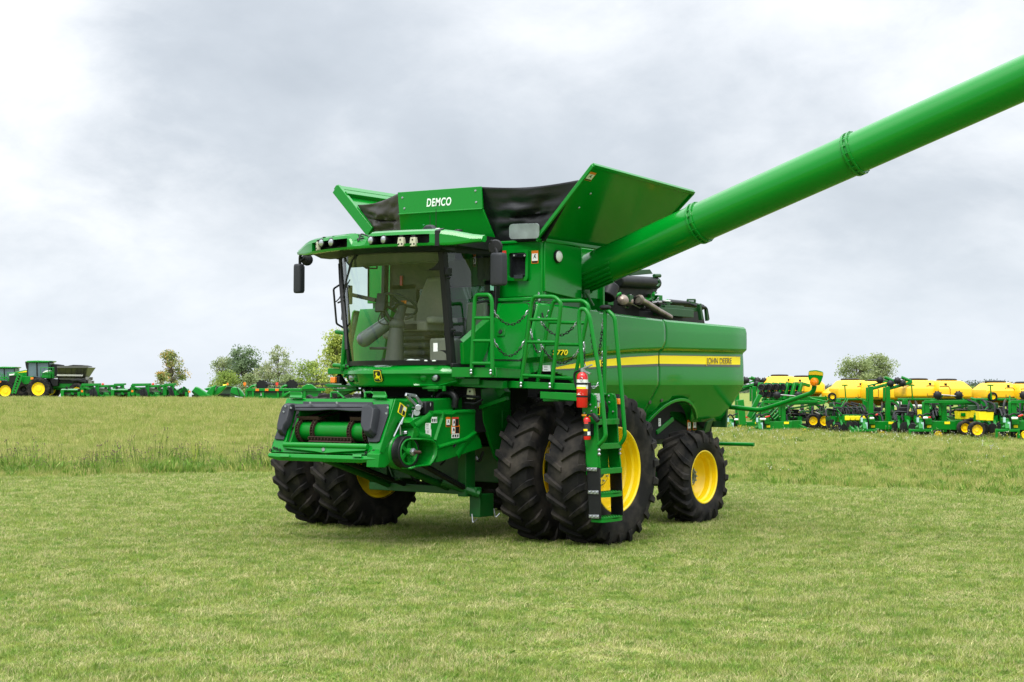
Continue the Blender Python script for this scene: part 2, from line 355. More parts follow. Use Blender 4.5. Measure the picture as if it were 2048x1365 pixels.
# conveyor drum with chains and slats
A, Bp = hp(*z6(400,610), (0,-2.22,1.5), fn), hp(*z6(1620,640), (0,-2.22,1.5), fn)
dc0, dc1 = V((-.80, -2.20, 1.475)), V((.80, -2.20, 1.475))
b = MB(); b.cyl(dc0, dc1, .125, n=32); b.build('conveyor_drum', GREENR, FEED)
def drumx(px): return hy(*z6(px,620), -2.33).x
cx = [drumx(475), drumx(690), drumx(1220), drumx(1445)]
for x in cx:
    b = MB()
    for k in range(26):
        t = 2*PI*k/26; c = V((x,-2.20+.152*math.cos(t),1.475+.152*math.sin(t))); tg = V((0,-math.sin(t),math.cos(t)))
        for q in (-.022, .022): b.obox(c+V((q,0,0)), .01, .032, .036, V((1,0,0)), tg)
        b.cyl(c+tg*.016-V((.03,0,0)), c+tg*.016+V((.03,0,0)), .008, n=6)
    for zz in (.13, -.13):
        b.beam((x,-2.2,1.475+zz+.04), (x,-1.55,1.6+zz+.04), .04, .02)
    b.build('conveyor_chain', RUST, FEED)
for (xa, xb, ang) in ((cx[1]-.05, cx[2]+.05, PI*1.18), (cx[0]-.05, cx[1]+.07, PI*.62), (cx[2]-.03, cx[3]+.05, PI*.62), (cx[0], cx[1]+.1, PI*1.55), (cx[2], cx[3], PI*1.55)):
    b = MB(); c = V((0,-2.20+.175*math.cos(ang),1.475+.175*math.sin(ang))); tg = V((0,-math.sin(ang),math.cos(ang))); nr = V((0,math.cos(ang),math.sin(ang)))
    b.obox(c+V(((xa+xb)/2,0,0)), xb-xa, .012, .06, V((1,0,0)), tg.cross(V((1,0,0))).normalized()); b.obox(c+nr*.02+tg*.025+V(((xa+xb)/2,0,0)), xb-xa, .04, .01, V((1,0,0)), nr)
    for q in range(14): b.box((lerp(xa,xb,q/13)-.008, c.y-.02, c.z-.01), (lerp(xa,xb,q/13)+.008, c.y+.02, c.z+.015))
    b.build('conveyor_slat', RUST, FEED)
# lugs on top of the frame
b = MB()
for x0, x1 in ((380,560),(1570,1765)):
    p = [F6(x0,205,.0), F6(x1,210,.0)]; q = [F6(x0+5,118,.0), F6(x1-5,122,.0)]
    b.loft([[p[0]+fn*.05, p[0]+fn*.02, (p[0]+q[0])/2, q[0]+fn*.03, q[0]+fn*.05, (p[0]+q[0])/2+fn*.03], [p[1]+fn*.05, p[1]+fn*.02, (p[1]+q[1])/2, q[1]+fn*.03, q[1]+fn*.05, (p[1]+q[1])/2+fn*.03]])
b.build_each('top_lug', GREENR, FEED, bevel=.006)
b = MB()
for x0 in (950, 1440):
    p = [F6(x0,190,-.1), F6(x0,112,-.1), F6(x0+90,108,-.1), F6(x0+135,140,-.1), F6(x0+195,195,-.1)]
    for i in range(4): b.beam(p[i], p[i+1], .02, .03, fn)
b.build_each('stay_bracket', GREENR, FEED, bevel=.004, k=4)
# left cheek, latch, pulley, cover
def X7(x, y, X): return hx(*z7(x, y), X)
b = MB(); b.plate([X7(365,205,.87), X7(470,225,.87), X7(540,245,.87), X7(520,400,.87), X7(400,540,.87), X7(300,780,.87), X7(190,985,.87), X7(140,965,.87)], (-.015,0,0)); 
b.plate([X7(130,1000,.86), X7(210,930,.86), X7(330,760,.86), X7(330,1080,.86), X7(215,1190,.86), X7(120,1190,.86)], (-.2,0,0))
b.build('side_cheek', GREENR, FEED, bevel=.005)
def sticker(parent, P, w, h, ux, uy, kind, n):
    """a flat safety sticker: P centre, ux/uy in-plane directions, n outward normal"""
    ux = V(ux).normalized(); uy = V(uy).normalized(); n = V(n).normalized(); b = MB()
    def q(x0, y0, x1, y1, mi, o): b.face([P+ux*(w*x)+uy*(h*y)+n*o for x, y in ((x0,y0),(x1,y0),(x1,y1),(x0,y1))], mi)
    b.plate([P+ux*(w*x)+uy*(h*y) for x, y in ((-.5,-.5),(.5,-.5),(.5,.5),(-.5,.5))], n*.003, 1 if kind[0] in 'or' else (4 if kind[0] == 'y' else 0))
    if kind == 'white':
        for y in (-.2, .1, .3): q(-.36, y-.03, .1+.25*((y*10) % 2 > 1), y+.03, 3, .0045)
    elif kind == 'grid':
        for x in (-.3, 0, .3): q(x-.1, -.3, x+.1, .2, 2 if x == 0 else 3, .0045)
    elif kind == 'orange' or kind == 'red':
        q(-.45,-.46,-.05,.30,0,.0045); q(0,-.46,.45,.30,2,.0045); b.face([P+ux*(w*x)+uy*(h*y)+n*.006 for x, y in ((-.36,-.3),(-.2,-.1),(-.12,-.25),(-.1,.0),(-.25,.2),(-.3,0))], 2)
    elif kind == 'ored':
        q(-.44,-.30,.44,.28,0,.0045); b.face([P+ux*(w*x)+uy*(h*y)+n*.006 for x, y in ((-.3,-.2),(-.05,0),(.25,-.15),(.05,.1),(.2,.22),(-.02,.2),(-.1,.05))], 2); q(-.44,-.46,.44,-.32,2,.0045)
    else:
        q(-.4,-.42,0,.42,3,.0045); q(.08,-.42,.42,0,2,.0045); q(.08,.06,.42,.42,0,.0045)
    return b.build('warning_sticker', [WHITED, ORANGED if kind[0] == 'o' else REDD, BLACKD, GREYD, YDECAL], parent)
sticker(FEED, X7(463,362,.872), .15, .13, (0,.9,-.45), (0,.35,.9), 'yellow', (1,0,0))
b = MB(); LX = .95
for p, q in (((515,140),(650,160)), ((650,160),(745,290)), ((515,140),(690,330)), ((690,330),(745,300))): b.beam(X7(*p,LX), X7(*q,LX), .04, .03, V((1,0,0)))
b.cyl(X7(690,330,LX-.06), X7(690,330,LX+.05), .045, .04, 14); b.cyl(X7(835,285,LX-.1), X7(835,285,LX+.02), .04, n=14); b.cyl(X7(670,400,LX-.04), X7(670,400,LX+.03), .045, n=12)
b.build('coupler_latch', ZINC, FEED, bevel=.006)
b = MB(); b.obox(X7(810,335,.93), .12, .17, .17, mi=0); b.build('coupler_block', PLASTIC, FEED, bevel=.015)
b = MB()
for x, y in ((650,300),(610,330),(600,380),(560,430),(530,300)): p = X7(x,y,.86); b.cyl(p, p+V((.03,0,0)), .012, n=6); 
for pts in ([(480,470),(430,560),(340,745)], [(430,560),(440,720)], [(620,390),(600,500)], [(470,500),(450,570)]): b.tube([X7(x,y,.93) for x, y in pts], .011, 6)
b.tube([X7(500+18*math.cos(t*.9),690+45*t/14-22,.93)+V((.03*math.sin(t*.9),0,0)) for t in range(15)], .01, 6)
b.build_each('latch_linkage', ZINC, FEED)
b = MB(); b.plate([X7(480,250,.84), X7(640,240,.84), X7(640,470,.84), X7(520,520,.84), X7(450,640,.84), X7(620,640,.84), X7(640,560,.84), X7(700,480,.84), X7(700,240,.84), X7(600,200,.84)], (-.08,0,0)); b.build('latch_bracket', GREENR, FEED, bevel=.004)
pc = X7(560,965,1.02); ax = V((1,0,0)); pc0 = V((0,pc.y,pc.z)); pc0.x = 0
def PX(x): return V((x, pc.y, pc.z))
b = MB(); b.lathe(PX(0), ax, [(.0,.80),(.215,.80),(.215,.86),(.2,.88),(.2,.90)], 40); b.box((.60,pc.y-.1,pc.z-.16), (.80,pc.y+.12,pc.z+.2)); b.build('gearbox_drum', GREENR, FEED, bevel=.006)
b = MB(); b.lathe(PX(0), ax, [(.15,.90),(.197,.90),(.2,.905),(.193,.92),(.193,1.0),(.2,1.01),(.197,1.02),(.15,1.02)], 48); b.build('belt', PLASTIC, FEED)
b = MB(); b.lathe(PX(0), ax, [(.166,1.0),(.166,1.025),(.150,1.03),(.14,1.0),(.125,.96),(.05,.955),(.05,1.03),(.042,1.09),(.001,1.09)], 40)
for k in range(5):
    t = 2*PI*k/5; b.beam(PX(.985)+V((0,math.cos(t),math.sin(t)))*.045, PX(.985)+V((0,math.cos(t),math.sin(t)))*.15, .05, .03, ax)
b.build('pulley', GREENR, FEED, bevel=.003)
b = MB(); b.lathe(PX(0), ax, [(.048,1.07),(.05,1.10),(.036,1.105),(.036,1.12),(.001,1.12)], 8, 1); b.cyl(PX(1.1), PX(1.2), .022, n=12); b.cyl(PX(1.2), PX(1.215), .022, .012, 12)
b.build('drive_shaft', [RUST, ZINC], FEED)
# moulded green cover: outline at X=1.04 swept back to the feeder house, with raised ribs and the scoop round the pulley
cov = [(890,372),(1040,395),(1510,372),(1508,690),(1585,790),(1608,905),(1250,1022),(1000,1105),(940,1115),(975,1000),(975,900),(940,805),(860,770),(605,765),(640,625),(570,545),(660,480),(870,440),(890,440)]
b = MB(); b.plate([X7(x,y,1.04) for x, y in cov], (-.05,0,0))
top = [X7(x,y,1.04) for x, y in ((890,372),(1040,395),(1510,372))]; b.loft([top, [p+V((-.30,.02,.03)) for p in top]], closed=False)
bot = [X7(x,y,1.04) for x, y in ((1608,905),(1250,1022),(1000,1105))]; b.loft([bot, [p+V((-.30,0,.04)) for p in bot]], closed=False)
fr = [X7(x,y,1.04) for x, y in ((605,765),(640,625),(570,545),(660,480),(870,440))]; b.loft([fr, [p+V((-.22,-.03,0)) for p in fr]], closed=False)
def ridge(pts, hgt, wid):
    P = [X7(x,y,1.04) for x, y in pts]
    for p, q in zip(P, P[1:]):
        d = (q-p).normalized(); n = d.cross(V((1,0,0))).normalized()*wid; b.loft([[p-n, p+V((hgt,0,0))-n*.3, p+V((hgt,0,0))+n*.3, p+n], [q-n, q+V((hgt,0,0))-n*.3, q+V((hgt,0,0))+n*.3, q+n]])
ridge([(1040,395),(1035,480),(935,800)], .025, .03); ridge([(975,900),(1360,790),(1508,690)], .03, .03); ridge([(870,440),(700,570),(650,600),(690,720),(860,770)], .018, .05); ridge([(1508,690),(1360,850),(1250,1022)], .012, .05)
ridge([(900,410),(1180,425),(1230,395),(1505,385)], .015, .03)
COVER = b.build('side_cover', GREENR, FEED)
rows = []
for k in range(15):
    t = k/14; path = [(605,768),(860,772),(935,805),(970,870),(978,930),(970,1010),(930,1090),(880,1160),(800,1172),(700,1178),(590,1215)]
    u = t*(len(path)-1); i = min(int(u), len(path)-2); x = lerp(path[i][0], path[i+1][0], u-i); y = lerp(path[i][1], path[i+1][1], u-i)
    p = X7(x,y,1.06); xi = lerp(x, 600, .10); rows.append([p+V((.0,0,0)), p+V((-.06,-.012,0)), p+V((-.14,-.05*math.sin(PI*t),.02*math.sin(PI*2*t))), V((.78, lerp(p.y, pc.y, .22), lerp(p.z, pc.z, .15)))])
b = MB(); b.grid(rows); b.build('pulley_scoop', GREENR, FEED, solid=.02, ang=60)
b = MB(); b.cyl(X7(1203,865,1.042), X7(1203,865,1.048), .03, n=16); b.build('cover_hole', DARK, COVER)
for (x, y, w, h, k) in ((920,505,.115,.075,'grid'),(832,602,.105,.09,'white'),(838,702,.105,.105,'white'),(1120,535,.085,.125,'ored'),(1225,530,.135,.115,'red'),(1225,640,.17,.11,'orange'),(1225,730,.155,.062,'grid')):
    sticker(COVER, X7(x,y,1.041), w, h, (0,1,0), (0,.02,1), k, (1,0,0))
# ---------------------------------------------------------------- cab
def yf(X): return -2.06+.20*X*X
b = MB()
b.box((-.9,-1.2,2.26), (.9,-.3,2.34)); 
fl = [V((.9*u, -1.22-.33*(1-u*u), 2.26)) for u in np.linspace(-1, 1, 13)]
b.plate(fl+[V((.9,-1.0,2.26)), V((-.9,-1.0,2.26))], (0,0,.07))
b.box((-.95,-.36,2.3), (.95,-.28,3.0)); b.box((-.95,-.36,3.42), (.95,-.28,3.9)); b.box((-.95,-.36,2.9), (-.45,-.28,3.5)); b.box((.75,-.36,2.9), (.95,-.28,3.5))
CAB = b.build('cab', BEIGE, COMB, bevel=.01)
def wsp(u, v): return V((.89*u, lerp(-1.25-.33*(1-u*u), -1.44-.38*(1-u*u), v), lerp(2.345, 3.86, v)))
b = MB(); b.grid([[wsp(u, v) for u in np.linspace(-1, 1, 25)] for v in np.linspace(0, 1, 9)]); b.build('windscreen', CABGLASS, CAB, ang=80)
b = MB()
for v0, v1, d in ((-.005, .035, .012), (.955, 1.0, .012)):
    b.loft([[wsp(u, v0)+V((0,-d,0)), wsp(u, v1)+V((0,-d,0)), wsp(u, v1)+V((0,d,0)), wsp(u, v0)+V((0,d,0))] for u in np.linspace(-1, 1, 25)])
# corner fillets of the black screen border
for s in (1,):
    b.loft([[wsp(s*(1-.22*(1-math.sin(t))), lerp(.80,.97,1-math.cos(t)))+V((0,-.012,0)) for t in np.linspace(0, PI/2, 8)], [wsp(s*1, lerp(.80,.97,1-math.cos(t)))+V((0,-.012,0)) for t in np.linspace(0, PI/2, 8)]], closed=False)
    b.loft([[wsp(s*(1-.13*(1-math.sin(t))), .12-.10*(1-math.cos(t)))+V((0,-.012,0)) for t in np.linspace(0, PI/2, 8)], [wsp(s*1, .12-.10*(1-math.cos(t)))+V((0,-.012,0)) for t in np.linspace(0, PI/2, 8)]], closed=False)
b.build_each('windscreen_border', PLASTIC, CAB, ang=60)
b = MB()
for s in (1, -1):
    rows = [[wsp(s*.985, v)+V((s*dx, dy, 0)) for dx, dy in ((-.02,-.03), (.05,.0), (.06,.08), (0,.10), (-.03,.03))] for v in np.linspace(-.01, 1, 9)]
    b.loft(rows)
b.build_each('front_pillar', PLASTIC, CAB, bevel=.012)
b = MB()
for s in (1, -1):
    b.beam((s*1.0,-.44,2.3), (s*.99,-.40,3.88), .09, .07); b.beam((s*.93,-1.28,2.33), (s*1.0,-.4,2.33), .05, .06); b.beam((s*.93,-1.45,3.84), (s*1.0,-.4,3.86), .06, .10)
b.build_each('door_frame', PLASTIC, CAB, bevel=.012)
for s in (1, -1):
    b = MB(); b.grid([[V((s*lerp(.925+.05*math.sin(PI*t*.9), .925+.06*math.sin(PI*t*.9), v), lerp(lerp(-1.22,-1.41,v), -.45, t), lerp(2.36,3.82,v))) for t in np.linspace(0,1,9)] for v in np.linspace(0,1,7)])
    d = b.build('side_window', SIDEGLASS, CAB, ang=80)
b = MB(); b.face([(-.45,-.32,3.0),(.75,-.32,3.0),(.75,-.32,3.42),(-.45,-.32,3.42)]); b.build('rear_window', SIDEGLASS, CAB)
b = MB(); b.box((-.92,-1.5,3.80), (.92,-.3,3.83)); b.loft([[V((.86*u, -1.40-.36*(1-u*u), 3.79)), V((.84*u, -1.30-.33*(1-u*u), 3.68)), V((.84*u,-1.1,3.70)), V((.86*u,-1.1,3.80))] for u in np.linspace(-1,1,13)])
b.build('headliner', BEIGE, CAB, bevel=.01)
# door fairing under the window, door handle
cq = [(926,687),(980,639),(990,640),(976,700),(963,729),(928,729)]
b = MB(); P = [hx(x,y,1.03) for x, y in cq]; b.plate(P, (-.06,0,0)); P2 = [hx(926,687,1.03), hx(980,639,1.03)]; b.loft([P2, [p+V((-.05,0,.05)) for p in P2]], closed=False)
b.build('door_fairing', GREEN, CAB, bevel=.01, seg=3)
b = MB(); b.obox(hx(915,668,.99), .03, .16, .06); p = hx(903,660,.97); b.cyl(p, p+V((.06,0,0)), .02); p = hx(893,556,.96); b.obox(hx(897,544,.99), .03, .12, .10); b.cyl(p, p+V((.06,0,0)), .018)
p = hx(976,600,.99)
for dz in (0,.06,.12): b.beam(p+V((0,-.25,dz-.05)), p+V((0,.1,dz)), .03, .03)
b.build_each('door_handle', PLASTIC, CAB, bevel=.012)
b = MB(); b.obox(hx(984,576,1.035), .006, .07, .07); b.build('window_label', mat('pale_green_label', (.25,.55,.42), .5), CAB)
# nose panel under the screen
def nx(u): return .96*u
rows = []
for u in np.linspace(-1, 1, 33):
    by = -1.27-.38*(1-abs(u)**2.2); e = smooth(.80, 1.0, abs(u)); h = lerp(0, .05, e)
    rec = .05*smooth(.50, .56, abs(u))*(1-smooth(.93, .97, abs(u)))
    rows.append([V((nx(u), by+.16, 2.345)), V((nx(u), by+.10, 2.335)), V((nx(u), by+.015, 2.27-.01*e)), V((nx(u), by, 2.225)), V((nx(u), by+.03+rec*.6, 2.19)), V((nx(u), by+.045+rec, 2.15)), V((nx(u), by+.06+rec, 2.09+h)), V((nx(u), by+.07, 2.07+h)), V((nx(u), by+.11, 2.05+h)), V((nx(u), by+.25, 2.05+h))])
b = MB(); b.grid(rows)
for i, u in ((0,-1), (-1,1)): b.face([p for p in rows[i]])
NOSE = b.build('nose_panel', GREEN, CAB, ang=28)
def nosey(X): u = X/.96; return -1.27-.38*(1-abs(u)**2.2)
nd = V((0,-1,-.25)).normalized()
def NP(px, py, o=0.0):
    p = hy(px, py, -1.5)
    for _ in range(8): p = hy(px, py, nosey(max(-.96,min(.96,p.x)))+.05-o)
    return p
for px, m, r in ((873.5,LENS,.052),(848,GREEN,.062),(700,GREEN,.062),(690.5,LENS,.052)):
    c = NP(px, 755, -.06) if px > 750 else V((-NP(873.5 if m is LENS else 848,755,-.06).x, NP(873.5 if m is LENS else 848,755,-.06).y, NP(848,755,-.06).z))
    b = MB(); 
    if m is LENS: b.lathe(c, (0,-1,.05), [(r+.01,0),(r+.01,.045),(r,.05)], 20, 1); b.lathe(c, (0,-1,.05), [(r,.045),(r*.7,.06),(.001,.066)], 20, 0); b.build('work_lamp', [LENS, PLASTIC], NOSE)
    else: b.ball(c, r, 16, 10); b.build('round_blank', GREEN, NOSE)
# badge: leaping stag on a dark shield
ec = NP(757, 752, .03); eu = V((1,0,0)); ev = V((0,-.28,1)).normalized(); en = eu.cross(ev).normalized(); en = -en if en.y > 0 else en
def oct_(w, h, c): return [(-w,-h+c),(-w+c*.5,-h+c*.2),(0,-h*1.05),(w-c*.5,-h+c*.2),(w,-h+c),(w*.93,h-c),(w*.8,h),(-w*.8,h),(-w*.93,h-c)]
b = MB(); E = lambda x, y, o: ec+eu*x+ev*y+en*o
b.plate([E(x,y,-.06) for x, y in oct_(.069,.079,.02)], en*.075, 1); b.plate([E(x,y,.015) for x, y in oct_(.068,.078,.02)], en*.004, 0); b.plate([E(x,y,.019) for x, y in oct_(.061,.071,.018)], en*.004, 1)
deer = [(-.045,-.028),(-.034,-.038),(-.026,-.02),(-.016,-.022),(-.02,-.036),(-.012,-.04),(-.002,-.022),(.014,-.026),(.034,-.05),(.042,-.046),(.028,-.026),(.034,-.008),(.046,.004),(.04,.01),(.03,-.0),(.012,.004),(-.002,.012),(-.006,.028),(.006,.036),(.012,.048),(.004,.046),(-.006,.04),(-.012,.05),(-.016,.044),(-.014,.036),(-.028,.03),(-.032,.024),(-.018,.018),(-.022,.0),(-.03,-.012)]
b.face([E(x*1.12,y*1.12,.0245) for x, y in deer], 0)
b.build('badge', [YDECAL, BLACKD], NOSE)
# interior
b = MB(); b.box((-.27,-1.0,2.80), (.27,-.52,2.94)); b.loft([[V((x,-.62+dy,2.9)) for x, dy in ((-.25,0),(.25,0),(.25,.12),(-.25,.12))], [V((x,-.58+dy,3.2)) for x, dy in ((-.26,0),(.26,0),(.26,.11),(-.26,.11))], [V((x,-.54+dy,3.40)) for x, dy in ((-.2,0),(.2,0),(.2,.08),(-.2,.08))], [V((x,-.52+dy,3.56)) for x, dy in ((-.13,0),(.13,0),(.13,.07),(-.13,.07))]])
SEAT = b.build('operator_seat', SEATM, CAB, bevel=.045, seg=4)
b = MB()
for k in range(4): b.box((-.2+.012*(k%2),-.95,2.36+k*.105), (.2-.012*(k%2),-.55,2.44+k*.105))
b.build('seat_bellows', GREYT, SEAT, bevel=.03, seg=3)
b = MB(); b.box((.30,-1.05,2.90), (.42,-.50,2.99)); b.box((.32,-1.0,2.34), (.62,-.45,2.70)); b.build('armrest', SEATM, SEAT, bevel=.03, seg=3)
b = MB(); b.box((-.11,-1.015,2.82), (.11,-1.0,2.90)); b.box((-.3,-.96,2.74), (.3,-.52,2.79)); b.build('seat_control', PLASTIC, SEAT, bevel=.006)
b = MB(); b.box((-.78,-.72,2.72), (-.42,-.36,2.84)); b.box((-.78,-.42,2.84), (-.42,-.34,3.25)); b.box((.5,-.45,2.72), (.85,-.34,3.2)); b.build_each('passenger_seat', SEATM, CAB, bevel=.04, seg=3)
b = MB(); col = [V((-.0,-1.34,2.33)), V((0,-1.32,2.6)), V((0,-1.29,2.88)), V((0,-1.22,3.03))]
b.tube(col, [.13,.11,.09,.06], 14); b.ball(col[2], .115, 14, 8, (1,1,.8)); b.tube([V((.05,-1.18,2.96)), V((.14,-1.12,3.0))], .025); b.cyl(V((0,-1.22,3.0)), V((0,-1.17,3.13)), .06)
STC = b.build('steering_column', GREYT, CAB)
wc = V((-.03,-1.2,3.16)); wn = V((0,.55,.85)).normalized(); wu = V((1,0,0)); ww = wn.cross(wu)
b = MB(); b.tube([wc+(wu*math.cos(t)+ww*math.sin(t))*.245 for t in np.linspace(0,2*PI,33)[:-1]], .018, 8, closed=True)
for t in (.4, 2.7, -1.57): b.beam(wc, wc+(wu*math.cos(t)+ww*math.sin(t))*.235, .05, .02, wn)
b.cyl(wc-wn*.03, wc+wn*.02, .06); b.build('steering_wheel', PLASTG, STC)
b = MB(); b.obox(wc+V((-.0,.03,-.01))+wn*.04, .15, .03, .05); b.build('amber_knob', AMBER, STC, bevel=.01)
b = MB(); mp = hx(762,606,-.15); b.obox(mp, .13, .05, .26, (1,.35,0), (0,1,-.35)); b.tube([mp+V((.03,.03,-.1)), mp+V((.1,.06,-.22)), V((-.02,-1.16,2.95))], .03); b.tube(fillet([mp+V((0,.02,-.1)), mp+V((-.04,-.03,-.25)), mp+V((.08,0,-.3)), V((0,-1.16,2.93))],.05), .008, 6); b.build('display_monitor', PLASTIC, CAB, bevel=.015)
b = MB(); b.cyl(hx(729,679,-.40), hx(776,646,-.12), .105, .09, 20); b.ball(hx(729,679,-.40), .105, 16, 8); b.build('tilt_cover', mat('glossy_grey_shell', (.085,.095,.10), .3, coat=.3), CAB)
b = MB(); b.cyl(hx(740,697,-.35), hx(808,697,.1), .018); b.obox(V((-.2,-1.2,2.42)), .25, .05, .03); b.tube([V((-.25,-1.2,2.34)), V((-.22,-1.2,2.42))], .02); b.tube([V((-.15,-1.2,2.34)), V((-.12,-1.2,2.42))], .02); b.build('foot_rail', PLASTG, CAB)
b = MB(); b.obox(hy(871,695,-1.45), .07, .004, .11); b.build('screen_label', WHITED, CAB)
b = MB(); rr = random.Random(3)
for px, w in ((822,.14),(834,.10),(851,.07),(868,.06)): b.ball(hy(px,722,-1.42), w*.5, 8, 5, (1.2,.7,.35))
b.build_each('paper_wad', WHITEP, CAB)
b = MB(); p0 = hx(724,512,-.5); pts = [hx(x,y,-.5) for x, y in ((722,517),(722,528),(729,535),(738,536))]; b.tube(fillet(pts,.03), .012, 6); q = [hx(x,y,-.5) for x, y in ((732,537),(754,537.5),(754,531),(730,531.5))]
for i in range(4): b.beam(q[i], q[(i+1)%4], .02, .012, V((1,0,0)))
b.build('grab_handle', PLASTIC, CAB)
b = MB(); b.obox(hx(698,590,-.86), .03, .12, .26); b.beam(hx(703,590,-.86), hx(752,601,-.3), .05, .05); b.build('corner_display', GREYT, CAB, bevel=.01)
b = MB(); b.obox(hy(803,562,-.37), .04, .03, .14); b.obox(hx(755,520,-.3), .04, .05, .04); b.build_each('red_latch', RED, CAB, bevel=.005)
# wipers and external grab rails on the right-hand pillar
b = MB(); ws = lambda px, py, o=-.18: hp(px, py, V((-.7,-1.55+o,3)), V((-.35,-1,.12)).normalized())
for pts, r in (([(722,497),(705,520),(693,560),(686,600),(684,640)], .014), ([(716,497),(700,530),(690,575)], .010), ([(683,540),(684,580),(690,640),(693,700)], .022), ([(678,528),(680,570),(686,640),(690,672)], .013), ([(700,560),(678,598),(672,604)], .008), ([(690,600),(676,606)], .012)):
    b.tube([ws(x,y) for x, y in pts], r, 6)
b.build_each('wiper', PLASTIC, CAB)
b = MB(); pts = [hx(x,y,-1.0) for x, y in ((678,571),(667,578),(673,648),(687,656))]; b.tube(fillet(pts,.03), .014, 8); b.build('pillar_grab_rail', PLASTIC, CAB)
# roof with lamp visor
zt, zb = 4.03, 3.84
def roofring(X):
    a = abs(X); y = yf(X); lobe = smooth(.10,.19,a); wing = smooth(1.13,1.62,a)
    T = lerp(zb+.085, zt, lobe)+.0; T = lerp(T, 3.95, wing); Bz = lerp(zb, 3.88, wing*wing)
    d = .17 if .21 <= a <= 1.0 else 0.0
    yr = lerp(-.36, y+.28-.17*smooth(1.2,1.62,a), smooth(1.02,1.16,a)); tb = lerp(T+.03, 4.06, 1-smooth(1.0,1.2,a))
    backy = lerp(y+.10, y+.5, 1-lobe) if a < 1.1 else y+.08
    tz = tb if a < 1.1 else T+.02
    return [V((X,yr,Bz+.03)), V((X,y+.08,Bz)), V((X,y+.01,Bz+.005)), V((X,y,Bz+.035)), V((X,y+d+.001,Bz+.04)), V((X,y+d+.001,T-.045)), V((X,y+.01,T-.04)), V((X,y+.03,T)), V((X,min(backy,yr-.02),tz)), V((X,yr,tz-.01))]
xs = [-1.62,-1.58,-1.5,-1.3,-1.16,-1.08,-1.03,-1.0,-.9,-.75,-.6,-.45,-.3,-.21,-.195,-.16,-.12,-.06,0]; xs = xs+[-x for x in xs[-2::-1]]
b = MB(); b.loft([roofring(x) for x in xs]); n = 10
for i in range(len(xs)-1):
    m = (abs(xs[i])+abs(xs[i+1]))/2
    for j in (3, 4, 5):
        if .205 < m < 1.01: b.m[i*n+j] = 1
    for j in (0, 9): b.m[i*n+j] = 1
    if .27 > m or m > 1.02: pass
ROOF = b.build('cab_roof', [GREEN, PLASTIC], COMB, ang=30)
b = MB(); b.loft([[V((x,yf(x)+.05,3.845)), V((x,yf(x)+.22,3.80)), V((x,-1.42,3.80)), V((x,-1.42,3.845))] for x in np.linspace(-1.1,1.1,17)]); b.box((-1.0,-1.42,3.80), (1.0,-.34,3.86))
b.build('roof_underside', PLASTIC, ROOF)
def RP(px, py, o=0.0):
    p = hy(px, py, -1.9)
    for _ in range(12): p = hy(px, py, yf(p.x)+o)
    return p
def roundlamp(px, py, r=.052):
    c = RP(px,py,.03); n = V((-.1,-1,.0)).normalized(); b = MB(); b.lathe(c, n, [(.001,-.12),(r*.8,-.11),(r*1.12,-.03),(r*1.15,.02),(r*.98,.028)], 20, 1); b.lathe(c, n, [(r,.02),(r*.6,.035),(.001,.04)], 20, 0); b.obox(c+V((0,.05,.07)), .04, .05, .03, mi=1); b.build('round_work_light', [LENS, PLASTIC], ROOF)
for px, py in ((743,481.5),(768.6,479.8),(644.6,486.5),(664,485.3)): roundlamp(px, py)
def ledlamp(c, n, parent, s=.052):
    n = V(n).normalized(); u = V((0,0,1)).cross(n).normalized(); u = -u if u.x < 0 else u; w = n.cross(u).normalized(); w = -w if w.z < 0 else w
    b = MB(); sh = [(-.7,1),(.7,1),(1,-.5),(.8,-1),(-.8,-1),(-1,-.5)]
    b.plate([c+u*(x*s)+w*(y*s*1.1)-n*.05 for x, y in sh], n*.052, 0)
    for x, y in ((0,.45),(-.5,-.5),(.5,-.5)): b.cyl(c+u*(x*s)+w*(y*s*1.1), c+u*(x*s)+w*(y*s*1.1)+n*.006, s*.24, n=12, mi=1)
    b.obox(c+w*(s*1.35)-n*.03, .06, .05, .03, u, n, 1); return b.build('led_work_light', [LEDM, PLASTIC], parent, bevel=.004)
for px, py in ((800.6,484),(825,484)): ledlamp(RP(px,py,.0), (0,-1,0), ROOF)
ledlamp(RP(633,493,.0), (-.6,-.8,0), ROOF)
b = MB(); b.loft([[V((x,yf(x)-.006,zb-.005)), V((x,yf(x)-.006,zt+.0)), V((x,yf(x)+.1,zt+.036)), V((x,yf(x)+.12,zt)), V((x,yf(x)+.1,zb-.005))] for x in (1.10,1.15)]); b.build('roof_strap', PLASTIC, ROOF)
b = MB()
for px in (702,716): b.tube(fillet([RP(px,483,.06)+V((0,0,.0)), RP(px,476,.1)+V((0,.06,.06)), RP(px+14,476,.1)+V((0,.1,.02))],.03), .010, 6)
b.tube([RP(697,482,.1), RP(728,477,.15)], .01, 6); b.build('wiper_linkage', PLASTIC, ROOF)
# aerials and receivers
def RT_(px, py, z): return hz(px, py, z)
b = MB(); p = hy(859,462,-1.35); b.loft([[p+V((x*.115,y*.05,0)) for x, y in ((-1,-1),(1,-1),(1,1),(-1,1))], [p+V((x*.08+.0,y*.045,.06)) for x, y in ((-.6,-1),(.8,-1),(.8,1),(-.6,1))], [p+V((x*.05+.0,y*.03,.075)) for x, y in ((-.6,-1),(.9,-1),(.9,1),(-.6,1))]]); b.build('roof_beacon_base', PLASTG, ROOF, bevel=.01)
b = MB(); p1 = hy(872,464,-1.3); b.cyl(p1, p1+V((.0,0,.30)), .006, .004, 6); p2 = hy(860,456,-1.2); b.cyl(p2, p2+V((0,0,.17)), .005, .003, 6); b.build_each('whip_aerial', PLASTIC, ROOF)
b = MB(); b.obox(hy(877,461,-1.36), .06, .06, .05); b.build('receiver_box', WHITEP, ROOF, bevel=.006)
